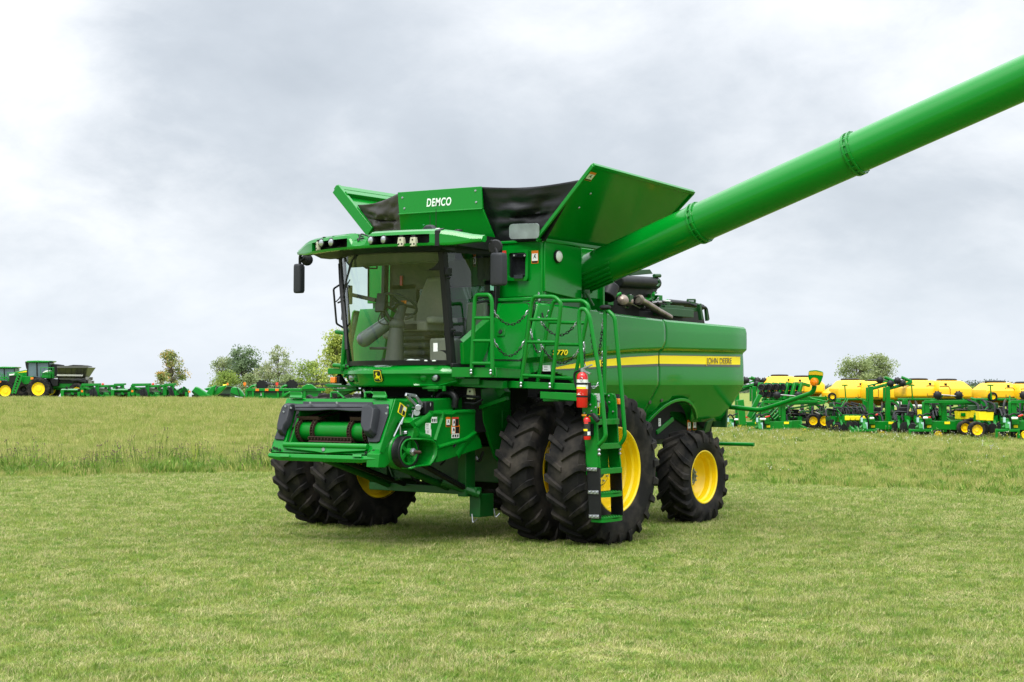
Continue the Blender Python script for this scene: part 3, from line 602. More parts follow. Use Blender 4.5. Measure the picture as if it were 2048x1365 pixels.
b = MB(); p = hy(917,468,-.9); b.cyl(p, p+V((0,0,.035)), .03, .04, 12); b.cyl(p+V((0,0,.035)), p+V((0,0,.055)), .06, .05, 14); b.build('roof_beacon', PLASTIC, ROOF)
# mirrors
def mirror(px, py, X, w, h, lean, arm):
    c = hx(px, py, X); g = MB(); rows = []
    u = V((math.cos(lean), math.sin(lean), 0)); n = V((math.sin(lean), -math.cos(lean), 0))
    for t, k in ((-1,.82),(-.94,.95),(-.8,1.0),(.8,.98),(.94,.9),(1,.72)):
        rows.append([c+V((0,0,t*h/2))+u*(x*w/2*k)+n*(y*.055*k) for x, y in ((-1,-.8),(-.7,.7),(0,1),(.7,.7),(1,-.8),(0,-1))])
    g.loft(rows); m = g.build('wing_mirror', PLASTG, COMB, bevel=.015, ang=50)
    g = MB(); g.face([c+u*(x*w*.42)-n*.058+V((0,0,y*h*.42)) for x, y in ((-1,-1),(1,-1),(1,1),(-1,1))]); g.build('mirror_glass', MIRROR, m)
    g = MB(); g.tube(fillet(arm, .08), .022, 8); g.build('mirror_arm', PLASTIC, m); return m
m = mirror(995,539,1.66,.245,.42,.15,[V((1.55,-1.25,3.92)), hx(988,488,1.58), hx(994,505,1.64), hx(995,520,1.66)])
b = MB(); p = hx(992,495,1.60); b.lathe(p, (.3,-1,0), [(.09,0),(.1,.02),(.085,.04),(.001,.045)], 18); b.build('round_convex_mirror', PLASTIC, m)
m = mirror(596.5,557.5,-1.70,.165,.41,.25,[V((-1.62,-1.45,3.9)), hx(600,513,-1.68), hx(600,530,-1.70)])
b = MB(); b.tube([hx(601,522,-1.66), hx(609,517,-1.62)], .016, 6); p = hx(614,520,-1.62); b.lathe(p, (.75,-.6,.0), [(.001,-.02),(.07,-.015),(.085,0),(.07,.012),(.001,.014)], 16); b.build('round_convex_mirror', PLASTIC, m)
# ---------------------------------------------------------------- side shields
ZS = [1.50,1.72,1.95,2.08,2.14,2.26,2.40,2.52,2.575,2.595,2.64,2.66,2.80,2.92,3.00,3.06]
XS = [1.43,1.525,1.624,1.684,1.687,1.684,1.680,1.673,1.668,1.672,1.728,1.736,1.738,1.736,1.730,1.720]
def splitY(z): return interp(z, [1.5,2.05,2.5,2.62,2.7,3.05], [2.50,2.64,2.66,2.69,2.76,2.765])
def ledge(Y): return interp(Y, [-.7,.0,.6,1.2,2.0,2.8,5.5], [-.33,-.27,-.17,-.10,-.05,-.02,0])     # the crease dips towards the front
def sideX(z, Y): return interp(z-ledge(Y)*smooth(2.0,2.58,z)*(1-.75*smooth(2.66,3.0,z)), ZS, XS)-.12*smooth(.0,-.6,Y)**2-.05*smooth(4.6,5.5,Y)**2
def ztop(Y): return interp(Y, [-.6,-.2,.8,1.0,1.01,2.76,5.4], [3.17,3.155,3.13,3.125,3.10,3.045,3.016])
def zbot_front(Y): return max(1.60, .975+math.sqrt(max(0,1.28**2-Y*Y))) if abs(Y) < 1.28 else 1.60
AC, AR = (3.40,.80), 1.02
def zbot_rear(Y):
    b = interp(Y, [2.5,2.7,4.35,4.6,5.0,5.32], [1.60,1.60,1.50,1.49,1.49,1.49])
    d = abs(Y-3.42); 
    return max(b, .86+math.sqrt(max(0,1.02**2-d*d))) if d < 1.0 else b
def shield(s, front):
    b = MB(); rows = []; N = 70
    for i in range(N+1):
        t = i/N; row = []
        for k in range(26):
            v = k/25
            if front: Y0 = lerp(-.36-.30*(3.2-lerp(2.2,3.2,v)), 0, 0); 
            zb_t = 0
            Yn = lerp(-.42, 2.75, t) if front else lerp(2.6, 5.36, t)
            zb_, zt_ = (zbot_front(Yn) if front else zbot_rear(Yn)), ztop(Yn)
            zz = sorted(set([z for z in ZS]+[2.3,2.46,2.86]))
            z = lerp(zb_, zt_, v)
            y0, y1 = (-.36-.30*(3.2-z), splitY(z)-.012) if front else (splitY(z)+.012, 5.36-.14*smooth(2.0,1.5,z))
            Y = lerp(y0, y1, t)
            row.append(V((s*sideX(z,Y), Y, z)))
        rows.append(row)
    b.grid(rows)
    # snap the grid rows to the pressed creases
    o = b.build('front_side_shield' if front else 'rear_side_shield', GREEN, COMB, ang=22, solid=.02)
    return o
def shield2(s, front):
    b = MB(); rows = []; N = 64
    for i in range(N+1):
        t = i/N; Yn = lerp(-.42, 2.75, t) if front else lerp(2.6, 5.34, t)
        lo = zbot_front(Yn) if front else zbot_rear(Yn); hi = ztop(Yn); L = ledge(Yn); row = []
        zl = []
        for z in ZS[:-2]+[2.02,2.33,2.46,2.72,2.86,1.6,1.84]: zl.append(z+L*smooth(2.0,2.58,z)*(1-.6*smooth(2.66,3.0,z)))
        zl = sorted(zl)+[hi-.03, hi]
        for z in zl:
            z = min(max(z, lo), hi)
            y0, y1 = (-.36-.30*(3.2-z), splitY(z)-.012) if front else (splitY(z)+.012, 5.36-.36*max(0,2.06-z)/.56-.03*max(0,2.7-z)*(z > 2.06))
            Y = lerp(y0, y1, t); x = sideX(z, Y)
            if hi-z < .031: x -= .012 if hi-z > .01 else .045
            row.append(V((s*x, Y, z)))
        rows.append(row)
    b.grid(rows)
    return b.build('front_side_shield' if front else 'rear_side_shield', GREEN, COMB, ang=13, solid=.018)
SHF = shield2(1, True); SHR = shield2(1, False); shield2(-1, True); shield2(-1, False)
# wheel-arch lip
b = MB(); arc = []
for k in range(25):
    a = lerp(-.05, PI+.12, k/24); y = 3.42+1.0*math.cos(a); z = .86+1.02*math.sin(a); z = max(z, 1.50) if False else z
    if z < 1.52: continue
    arc.append((y, z))
b.loft([[V((sideX(z,y)+.03, y, z)), V((sideX(z,y)+.028, 3.42+(y-3.42)*.955, .86+(z-.86)*.955)), V((sideX(z,y)-.16, 3.42+(y-3.42)*.94, .86+(z-.86)*.94)), V((sideX(z,y)-.02, y, z))] for y, z in arc])
b.build('wheel_arch_lip', GREEN, SHR, bevel=.008, ang=50)
b = MB(); b.plate([(1.22,2.0,1.2),(1.22,4.55,1.15),(1.22,4.95,1.7),(1.22,5.0,2.6),(1.22,2.0,2.6)], (-.05,0,0)); b.plate([(1.42,2.1,1.58),(1.42,2.55,1.58),(1.42,2.42,1.0),(1.42,1.9,.95)], (-.04,0,0))
b.plate([(1.5,4.42,1.50),(1.5,4.62,1.55),(1.36,4.60,1.18),(1.36,4.42,1.12)], (-.04,0,0)); b.plate([(-1.5,5.0,1.4),(1.5,5.0,1.4),(1.5,5.2,3.0),(-1.5,5.2,3.0)], (0,.05,0)); b.beam((1.3,2.0,1.0), (1.3,3.0,.78), .1, .16)
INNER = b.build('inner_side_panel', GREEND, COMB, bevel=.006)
b = MB(); b.plate([hx(x,y,1.3) for x, y in ((1340,822),(1418,830),(1421,840),(1406,868),(1338,866))], (-.04,0,0)); b.beam(hx(1312,866,1.3), hx(1345,838,1.3), .05, .06); b.build('rear_side_plate', GREENR, COMB, bevel=.006)
for px, py, w, h, k in ((1378,851,.07,.16,'ored'),(1389,850,.07,.16,'ored'),(1319,845,.05,.12,'white')): sticker(INNER, hx(px,py,1.305), w*1.4, h, (0,1,0), (0,0,1), k, (1,0,0))
b = MB()
for px, py in ((1303,804),(1325,800)): p = hx(px,py,1.6); b.cyl(V((sideX(p.z,p.y)-.005,p.y,p.z)), V((sideX(p.z,p.y)+.006,p.y,p.z)), .035, n=16)
b.build_each('latch_hole', BLACKD, SHR)
# stripe: yellow band with dark lines, and the lettering
def surf(px, py, o=.004):
    p = hx(px, py, 1.66)
    for _ in range(6): p = hx(px, py, sideX(p.z, p.y)+o)
    return p
def band(top, bot, n, m, par, name, o=.005, rows_=3):
    b = MB(); R = []
    for i in range(n+1):
        t = i/n; a = (interp(t, [k/(len(top)-1) for k in range(len(top))], [q[0] for q in top]), interp(t, [k/(len(top)-1) for k in range(len(top))], [q[1] for q in top])); c = (interp(t, [k/(len(bot)-1) for k in range(len(bot))], [q[0] for q in bot]), interp(t, [k/(len(bot)-1) for k in range(len(bot))], [q[1] for q in bot]))
        R.append([surf(lerp(a[0],c[0],k/rows_), lerp(a[1],c[1],k/rows_), o) for k in range(rows_+1)])
    b.grid(R); return b.build(name, m, par, ang=60)
yt = [(1108,736),(1140,729),(1180,722.5),(1220,718),(1260,714.5),(1316.5,711.5)]; yb = [(1105,739),(1140,737.5),(1180,735),(1220,732.2),(1260,730.2),(1316.5,728)]
band(yt, yb, 40, YDECAL, SHF, 'yellow_stripe', .005); band(yb, [(x,y+d) for (x,y),d in zip(yb,(1.5,2.5,3.2,3.8,4.2,4.6))], 40, GREYD, SHF, 'dark_stripe_line', .006, 1); band([(x,y-1.3) for x, y in yt], yt, 40, GREYD, SHF, 'dark_stripe_line', .006, 1)
yt2 = [(1319,711.3),(1480.5,713.8)]; yb2 = [(1319,728),(1480.5,730)]
band(yt2, yb2, 20, YDECAL, SHR, 'yellow_stripe', .005); band(yb2, [(1319,732.6),(1480.5,734)], 20, GREYD, SHR, 'dark_stripe_line', .006, 1); band([(1319,710),(1480.5,712.6)], yt2, 20, GREYD, SHR, 'dark_stripe_line', .006, 1)
def lettering(text, name, m, parent, o, ux, uy, n, width, height, off=.012, shear=0, bold=.02, spacing=1.0, ext=.0008):
    cu = bpy.data.curves.new(name, 'FONT'); cu.body = text; cu.shear = shear; cu.offset = bold; cu.space_character = spacing; cu.extrude = ext; cu.align_x = 'CENTER'; cu.align_y = 'CENTER'
    t = bpy.data.objects.new(name, cu); C.objects.link(t); dg = bpy.context.evaluated_depsgraph_get(); me = bpy.data.meshes.new_from_object(t.evaluated_get(dg)); bpy.data.objects.remove(t)
    xs_ = [v.co.x for v in me.vertices]; ys_ = [v.co.y for v in me.vertices]; sx = width/(max(xs_)-min(xs_)); sy = height/(max(ys_)-min(ys_)); mx = (max(xs_)+min(xs_))/2; my = (max(ys_)+min(ys_))/2
    ux = V(ux).normalized(); uy = V(uy).normalized(); n = V(n).normalized()
    for v in me.vertices: x, y, z = v.co; v.co = V(o)+ux*((x-mx)*sx)+uy*((y-my)*sy)+n*(off+z)
    me.materials.clear(); me.materials.append(m); r = bpy.data.objects.new(name, me); C.objects.link(r); r.parent = parent; return r
def surfdirs(px, py): return (surf(px+10,py)-surf(px-10,py)), (surf(px,py-3)-surf(px,py+3))
p = surf(1437.5,723.6); ux, uy = surfdirs(1437,723.6); wd = (surf(1462.5,724)-surf(1412.5,723.5)).length
ht = (surf(1437,716.5)-surf(1437,731)).length
lettering('JOHN DEERE', 'stripe_lettering_border', YDECAL, SHR, p, ux, uy, (1,0,0), wd*1.02, ht*1.14, .008, 0, .025)
lettering('JOHN DEERE', 'stripe_lettering', BLACKD, SHR, p, ux, uy, (1,0,0), wd, ht, .0105, 0, .0)
p = surf(1119,705.5); ux, uy = surfdirs(1119,706); wd = (surf(1134.5,706)-surf(1104,705)).length; ht = (surf(1119,700)-surf(1119,711)).length
lettering('S770', 'model_number_border', BLACKD, SHF, p, ux, uy, (1,0,.0), wd*1.04, ht*1.14, .008, .15, .035)
lettering('S770', 'model_number', YDECAL, SHF, p, ux, uy, (1,0,.0), wd, ht, .014, .15, .02)
sticker(SHF, surf(1093,737), .15, .08, surfdirs(1093,737)[0], surfdirs(1093,737)[1], 'white', (1,0,0))
# ---------------------------------------------------------------- front corner with the service door
def dY(z, o=0): return -.40-.30*(3.2-z)-o
b = MB(); rows = []
for z in (2.2,2.4,2.7,3.0,3.17):
    rows.append([V((x, dY(z)+(.10*(1-(x-.9)/.68)**2 if x < .9 else 0), z)) for x in (.80,.92,1.1,1.3,1.5,1.555,1.58)]+[V((1.60,dY(z)+.05,z))])
b.grid(rows); b.face([V((x,dY(3.17),3.17)) for x in (.8,1.6)]+[V((1.6,.0,3.2)), V((.8,.0,3.2))])
POD = b.build('front_corner_panel', GREEN, COMB, ang=40, solid=.02)
b = MB(); b.grid([[V((-p.x,p.y,p.z)) for p in r] for r in [[V((p.x*.93,p.y,p.z)) for p in r_] for r_ in rows]]); b.build('front_corner_panel', GREEN, COMB, ang=40, solid=.02, bevel=.02)
def DP(px, py, o=.0): return hp(px, py, V((1.2,-.40-o,3.2)), V((0,-1,.30)).normalized())
z4 = lambda x, y: (850+x/6.824, 600+y/6.824)
dq = fillet([DP(*z4(x,y)) for x, y in ((1045,45),(1440,42),(1340,835),(925,830))], .06, 6, True)
b = MB(); cen = sum(dq, V((0,0,0)))/len(dq); nn = V((0,-1,.30)).normalized()
b.loft([[p for p in dq], [p+nn*.012 for p in dq]], mi=1); inn = [p+(cen-p).normalized()*.014 for p in dq]
b.loft([[p for p in inn], [p+nn*.02 for p in inn]], mi=0)
DOOR = b.build('service_door', [GREEN, BLACKD], POD, ang=30)
b = MB(); hq = fillet([DP(*z4(x,y), .02) for x, y in ((1010,385),(1095,385),(1095,500),(985,500))], .03, 5, True); b.loft([[p+nn*.004 for p in hq], [p+nn*.016 for p in hq], [p+(cen-p)*0+nn*.018 for p in hq]]); p = DP(*z4(1038,440), .03); b.cyl(p, p+nn*.02, .03, n=14, mi=1); b.build('door_latch', [GREENR, BLACKD], DOOR, bevel=.006)
b = MB(); b.obox(V((1.2,-.385,3.215)), .86, .05, .05); b.build('corner_top_ledge', GREEN, POD, bevel=.012)
# dark seams and the black gap beside the cab
b = MB(); b.plate([V((.86,-.42,2.2)), V((1.0,-.50,2.2)), V((1.02,-.36,3.9)), V((.86,-.36,3.9))], (0,.06,0)); b.tube([V((1.607,dY(z)+.015,z)) for z in (2.2,2.7,3.17)], .012, 6); b.build('body_seam', DARK, POD)
# ---------------------------------------------------------------- grain tank
b = MB()
x_, y0, y1 = 1.655, -.2, 1.5
low = [V((-x_,y0,3.27)), V((x_-.03,y0,3.27)), V((x_,y0+.03,3.27)), V((x_,.66,3.25)), V((x_,.66,3.9)), V((x_,.66,4.0))]
b.plate([V((-1.52,y0,3.26)), V((x_-.02,y0,3.26)), V((x_-.02,y0,4.0)), V((-1.52,y0,4.02))], (0,.05,0))
b.plate([V((x_,y0-.005,3.32)), V((x_,.67,3.245)), V((x_,.67,3.96)), V((x_,y0-.005,4.0))], (-.05,0,0))
b.plate([V((-1.52,y0,3.3)), V((-1.52,y1,3.2)), V((-1.52,y1,4.02)), V((-1.52,y0,4.02))], (.05,0,0))
b.plate([V((x_-.25,.67,3.3)), V((x_-.25,y1,3.3)), V((x_-.25,y1,4.0)), V((x_-.25,.67,4.0))], (-.05,0,0)); b.plate([V((-x_,y1,3.1)), V((x_-.2,y1,3.1)), V((x_-.2,y1,4.0)), V((-x_,y1,4.0))], (0,.05,0))
b.box((-1.46,-.15,3.0), (1.25,1.4,3.4)); b.beam((x_-.02,-.2,4.0), (x_-.02,1.5,3.99), .08, .05); b.beam((-x_,-.19,4.02), (x_,-.19,4.0), .06, .04)
b.box((1.595,-.235,3.27), (1.63,-.2,3.99))
TANK = b.build('grain_tank', GREEN, COMB, bevel=.008)
def TF(px, py, o=0.0): return hy(px, py, -.2-o)
wq = fillet([TF(x,y) for x, y in ((1017,501),(1060,499),(1059,562.5),(1016,562.5))], .05, 5, True); wc_ = sum(wq, V((0,0,0)))/len(wq)
b = MB(); i1 = [wc_+(p-wc_)*.80 for p in wq]; yo = V((0,-1,0))
b.loft([[p for p in wq], [p+yo*.045 for p in wq], [p+yo*.05 for p in i1], [p+yo*.004 for p in i1]], caps=False)
AIR = b.build('scoop_frame', GREEN, TANK, ang=40)
b = MB(); b.plate([p+yo*.012 for p in i1], yo*.004); a, c = TF(1024,511.5,.05), TF(1052,511,.05); b.beam(a, c, .02, .05); a, c = TF(1029,554,.05), TF(1047,554,.05); b.beam(a, c, .04, .05); b.build('dark_scoop_door', mat('dark_tinted_acrylic', (.008,.009,.011), .15, coat=.5), AIR, bevel=.006)
b = MB()
for x in (1028,1049): b.cyl(TF(x,511.3,.07), TF(x,511.3,.085), .013, n=8)
b.build_each('bolt', ZINC, AIR)
sticker(TANK, TF(1006,516,.003), .11, .19, (1,0,0), (0,0,1), 'red', (0,-1,0)); sticker(TANK, TF(1070,514.5,.003), .11, .17, (1,0,0), (0,0,1), 'ored', (0,-1,0))
b = MB(); p = hx(1115,513.5,1.66); b.lathe(p, (1,0,0), [(.09,0),(.088,.02),(.075,.03)], 20, 1); b.lathe(p, (1,0,0), [(.075,.028),(.05,.05),(.001,.056)], 20, 0); b.build('tank_side_lamp', [WHITEP, PLASTIC], TANK)
# ---------------------------------------------------------------- tank extensions and tarps
def rivets(pts, n, parent, r=.018):
    b = MB()
    for p in pts: b.lathe(p, n, [(r,0),(r*.8,r*.5),(.001,r*.6)], 8)
    b.build_each('rivet', ZINC, parent)
FT1, FT2 = hy(795,385,-.42), hy(962,373,-.42); FT1 = V((-FT2.x,-.42,FT2.z)) if False else FT1
FM1, FM2 = hy(798,429,-.42), hy(965,418,-.42); FB2 = hy(991,481,-.22); FB1 = V((-FB2.x,-.22,4.03))
b = MB(); th = V((0,.03,0)); b.plate([FT1,FT2,FM2,FM1], th); b.plate([FM1+V((0,.004,0)),FM2+V((0,.004,0)),FB2,FB1], th); b.beam(FM1+V((0,-.004,0)), FM2+V((0,-.004,0)), .03, .02)
FLAPF = b.build('front_extension', GREEN, COMB, bevel=.006)
rivets([hy(x,y,-.42) for x, y in ((805,396),(809,417.5),(951,382),(952.5,405))], (0,-1,0), FLAPF)
p = hy(878,404.5,-.42); lettering('DEMCO', 'extension_lettering', WHITED, FLAPF, p, FT2-FT1, (0,0,1), (0,-1,0), (hy(903,403,-.42)-hy(853.5,406,-.42)).length, .115, .004, .18, .025, 1.12)
b = MB(); p = hy(849,447.5,-.33); b.lathe(p, (0,-1,.4), [(.001,.015),(.03,.01),(.033,0)], 14); b.build('plastic_plug', mat('pale_green_plug', (.12,.45,.30), .4), FLAPF)
H1, T1, T2 = hy(1073,478,-.33), hy(1186,331,-.38), hx(1387,385.5,hy(1186,331,-.38).x); H2 = V((H1.x, T2.y, 4.0))
b = MB(); fnr = (T1-H1).cross(H2-H1).normalized(); fnr = -fnr if fnr.z > 0 else fnr
b.plate([H1,T1,T2,H2], -fnr*.035); b.beam(T1, T2, .05, .05, fnr); b.beam(H1, T1, .03, .05, fnr); b.beam(T2, H2, .03, .05, fnr); b.beam(H1+fnr*.02, H2+fnr*.02, .05, .03, fnr)
FLAPL = b.build('left_extension', GREEN, COMB, bevel=.006)
LP = lambda px, py: hp(px, py, H1, fnr)
rivets([LP(x,y) for x, y in ((1181,388),(1158,416),(1324,424),(1302,450))]+[lerp(H1,H2,t)+fnr*.035 for t in (.05,.1,.3,.35,.5,.55)], fnr, FLAPL)
sticker(FLAPL, LP(1180,353)+fnr*.003, .15, .14, T2-T1, T1-H1, 'ored', fnr)
MR = lambda p: V((-p.x, p.y, p.z))
rH1, rT1 = hx(742,465,-1.63), hx(673,378,-2.38); rT2 = rT1+V((0,2.4,.0)); rH2 = rH1+V((0,2.4,0)); n2 = (rT1-rH1).cross(rH2-rH1).normalized(); n2 = -n2 if n2.z > 0 else n2
b = MB(); b.plate([rH1,rT1,rT2,rH2], -n2*.035); b.beam(rH1, rT1, .06, .16, n2); b.beam(rT1, rT2, .09, .08, n2); b.beam(lerp(rH1,rT1,.80)-n2*.05, lerp(rH2,rT2,.80)-n2*.05, .06, .10, n2); b.build('right_extension', GREEN, COMB, bevel=.006)
b = MB(); b.plate([V((-1.3,1.5,4.0)),V((1.3,1.5,4.0)),V((.9,1.8,4.65)),V((-.9,1.8,4.65))], (0,.03,0)); b.build('rear_extension', GREEN, COMB)
def tarp(a, b_, c, d, name, m, seed, fold, amp=.035):
    g = MB(); rows = []; n = (b_-a).cross(d-a).normalized()
    for i in range(25):
        t = i/24; row = []
        for j in range(33):
            s = j/32; p = (a.lerp(b_, s)).lerp(d.lerp(c, s), t); e = math.sin(PI*s)*math.sin(PI*min(1,t*1.05))
            q = noise.fractal(V((s*3.1+seed, t*4.5, seed)), 1.0, 2.0, 3)*amp*2.2*e + .05*math.exp(-((t-fold)/.03)**2)*e + .03*e*math.sin(s*8+t*5)
            p = p+n*q+V((0,0,-.05*math.sin(PI*s)*(1-t)))
            row.append(p)
        rows.append(row)
    g.grid(rows); return g.build(name, m, COMB, ang=70, solid=.006)
TRL = tarp(FT2+V((-.06,.03,.0)), hp(1166,366,H1,fnr)-fnr*.06, H1+V((.10,.06,-.03)), FB2+V((-.12,.05,-.04)), 'corner_tarp', TARP, 3.1, .55)
a, b_, c, d = FT2, hp(1153,371,H1,fnr), H1, FB2
tn = (b_-a).cross(d-a).normalized(); tn = -tn if tn.y > 0 else tn
b = MB(); wq = fillet([hp(x,y,(a+c)/2+tn*.075,tn) for x, y in ((1018,449),(1078,447),(1078,477),(1018.5,479))], .06, 5, True); b.plate(wq, -tn*.012); b.build('tarp_window', CLEARV, TRL)
TRR = tarp(lerp(rH1,rT1,.62)+V((.12,.05,.0)), FT1+V((.03,.03,0)), FB1+V((.06,.02,0)), rH1+V((.05,.02,.0)), 'corner_tarp', TARPB, 8.3, .5, .05)
# ---------------------------------------------------------------- unloading auger
def ay(px, py): return hy(px, py, .95)
A0 = ay(1165,551); A3 = A0+(ay(2048,157)-A0)*1.35; ad = (A3-A0).normalized()
def AP(px): return A0+ad*((ay(px, 446-.448*(px-1400))-A0).dot(ad))
b = MB(); b.lathe(A0, ad, [(.255,0),(.262,(AP(1400)-A0).length)], 48)
b.lathe(AP(1400), ad, [(.262,0),(.262,(AP(1710)-AP(1400)).length),(.255,(AP(1710)-AP(1400)).length+.02),(.252,(A3-AP(1400)).length)], 48)
AUG = b.build('unloading_auger', GREEN, COMB, ang=40)
for px in (1400, 1710):
    b = MB(); c = AP(px)
    for o in (-.035, .03): b.lathe(c+ad*o, ad, [(.25,-.014),(.284,-.014),(.284,.014),(.25,.014)], 40)
    u = ad.orthogonal().normalized(); w = ad.cross(u)
    for k in range(18):
        t = 2*PI*k/18; e = u*math.cos(t)+w*math.sin(t); b.cyl(c+e*.277-ad*.056, c+e*.277+ad*.052, .008, n=6, mi=1)
    b.build('auger_flange', [GREEN, GREENR], AUG, bevel=.002)
b = MB(); b.lathe(A0, ad, [(.20,-.03),(.285,-.03),(.285,.0),(.25,.0)], 40); b.lathe(A0-V((.0,0,0)), (-1,0,0), [(.26,-.05),(.28,.3),(.2,.5)], 30); u = ad.orthogonal().normalized(); w = ad.cross(u)
for k in range(22):
    t = 2*PI*k/22; e = u*math.cos(t)+w*math.sin(t); b.cyl(A0+e*.272-ad*.03, A0+e*.272+ad*.02, .010, n=6)
b.build('auger_collar', GREENR, AUG, bevel=.003)
b = MB()
dn = V((ad.z*-1,-.75,-.9)).normalized(); dn = (dn-ad*dn.dot(ad)).normalized(); sd = ad.cross(dn)
for k, a in enumerate((-.55,-.3,-.05,.2,.45,.7)):
    e = dn*math.cos(a)+sd*math.sin(a); b.beam(A0+ad*.06+e*.262, A0+ad*(.62-.03*k)+e*.266, .03, .03, e)
b.build('elbow_rib', GREENR, AUG, bevel=.004)
b = MB(); b.cyl(hy(1172,580,.7), hy(1172,596,.7), .05, n=12); b.cyl(hy(1172,586,.65), hy(1187,612,.75), .018, n=8); b.build('swing_pivot', GREEND, AUG)
# ---------------------------------------------------------------- engine deck behind the tank
b = MB(); P = [hx(x,y,.85) for x, y in ((1212,556),(1300,554),(1322,566),(1318,574),(1305,606),(1215,606))]; b.plate(P, (-1.4,0,0)); b.cyl(hx(1236,563,1.05), hx(1311,567,1.05), .095, n=20); b.ball(hx(1311,567,1.05), .095, 14, 8); b.plate([hx(x,y,1.0) for x, y in ((1240,566),(1310,568),(1306,590),(1298,604),(1236,600))], (-.3,0,0)); b.cyl(hx(1224,572,1.2), hx(1214,596,1.2), .12, n=16)
b.plate([hx(x,y,.7) for x, y in ((1195,575),(1290,578),(1312,598),(1330,645),(1195,632))], (-.8,0,0)); b.plate([hx(x,y,.5) for x, y in ((1322,606),(1404,612),(1411,650),(1315,645))], (-.5,0,0))
DECK = b.build('air_cleaner_housing', PLASTIC, COMB, bevel=.02, seg=3)
b = MB(); b.plate([hx(x,y,.9) for x, y in ((1255,542),(1300,539),(1306,548),(1260,552))], (-.5,0,0)); b.cyl(hx(1308,552,1.1), hx(1320,552,1.1), .03); b.tube([hx(x,y,1.28) for x, y in ((1317,560),(1319,568),(1314,574))], .02, 6); b.build('cleaner_bracket', GREEND, DECK, bevel=.005)
b = MB(); b.tube([hx(x,y,1.2) for x, y in ((1277,600),(1287,604),(1297,610),(1316,622),(1340,636))], .052, 16); b.lathe(hx(1277,600,1.2), (0,1,0), [(.053,0),(.08,.01),(.08,.04),(.053,.05)], 16); b.build('exhaust_pipe', EXH, COMB)
b = MB(); b.cyl(hx(1250,602,1.15), hx(1262,606,1.2), .07, n=14); b.lathe(hx(1246,600,1.2), (.5,-.6,.3), [(.001,.04),(.05,.03),(.085,.0),(.08,-.06)], 16); b.build('exhaust_wrap', EXH, COMB)
b = MB(); rr = random.Random(5)
for k in range(60):
    p = hx(rr.uniform(1212,1322), rr.uniform(590,615), rr.uniform(.7,1.2)); q = p+V((rr.uniform(-.1,.1), rr.uniform(.05,.35), rr.uniform(-.08,.12)))
    if k % 3: b.cyl(p, q, rr.uniform(.008,.03), n=8, mi=k % 4)
    else: b.obox(p, .1, rr.uniform(.08,.2), rr.uniform(.05,.14), mi=k % 4)
b.box((-1.2,1.0,2.98), (1.0,3.2,3.36), 1)
b.build('engine_fittings', [GREEND, DARK, STEEL, GREENR], COMB, bevel=.004)
b = MB(); b.box((-.8,2.95,3.0), (.95,4.6,3.22), 1)
P = [hx(x,y,.9) for x, y in ((1300,607),(1330,604),(1375,607),(1390,612),(1412,616),(1416,640))]; b.tube(fillet(P,.06), .03, 8, mi=1)
P = [hx(x,y,.7) for x, y in ((1305,612),(1340,605),(1380,609),(1405,615))]; b.tube(P, .05, 8, mi=1)
b.beam(hx(1325,618,.95), hx(1395,620,.95), .05, .06); b.beam(hx(1398,608,1.0), hx(1402,640,1.0), .06, .06); b.beam(hx(1412,618,.9), hx(1414,642,.9), .05, .05); b.beam(hx(1325,617,1.0), hx(1363,619,1.0), .1, .10); b.obox(hx(1345,626,1.0), .2, 1.0, .12)
b.cyl(hx(1334,603,1.0), hx(1334,616,1.0), .05, n=12); b.cyl(hx(1334,601,1.0), hx(1334,604,1.0), .06, n=12, mi=2)
for q in (((1375,600),(1390,600)),((1375,600),(1376,611)),((1390,600),(1389,611)),((1375,609),(1390,609))): b.beam(hx(*q[0],.9), hx(*q[1],.9), .03, .03)
b.obox(hx(1382,606,.9), .05, .10, .05)
b.build('rear_deck_frame', [GREEND, PLASTIC, WHITEP], COMB, bevel=.005)
# rear lamp arm and tail bar
b = MB(); ap = [hy(x,y,5.25) for x, y in ((1440,813),(1470,815.5),(1520,821),(1560,808.5),(1622,787),(1627.5,781),(1629,772))]; b.tube(fillet(ap,.08), .038, 10)
RARM = b.build('lamp_arm', GREENR, COMB)
sg = [hy(x,y,5.22) for x, y in ((1617,742),(1632,740.5),(1646,744),(1645.5,753),(1639,771),(1624,771),(1616,757))]
b = MB(); b.plate(fillet(sg,.03,4,True), (0,.02,0)); PAN = b.build('marker_panel', GREEN, RARM, bevel=.004)
b = MB(); b.plate([hy(x,y,5.214) for x, y in ((1617.5,744),(1632,742.8),(1645.5,746),(1645.5,751.8),(1632,750),(1617.5,750.2))], (0,.004,0)); b.build_each('reflective_strip', mat('dull_yellow_reflector', (.62,.42,.01), .5), PAN)
b = MB(); c = hy(1628.5,764.5,5.2); b.lathe(c, (0,-1,0), [(.066,-.02),(.066,.02),(.05,.05),(.001,.06)], 20); b.lathe(c, (0,1,0), [(.066,-.02),(.06,.06),(.001,.07)], 20); b.build('amber_lamp', AMBER, PAN)
b = MB(); b.tube([hy(1400,887,5.0), hy(1508,889.5,5.0)], .03, 8); b.build('tail_bar', GREENR, COMB)
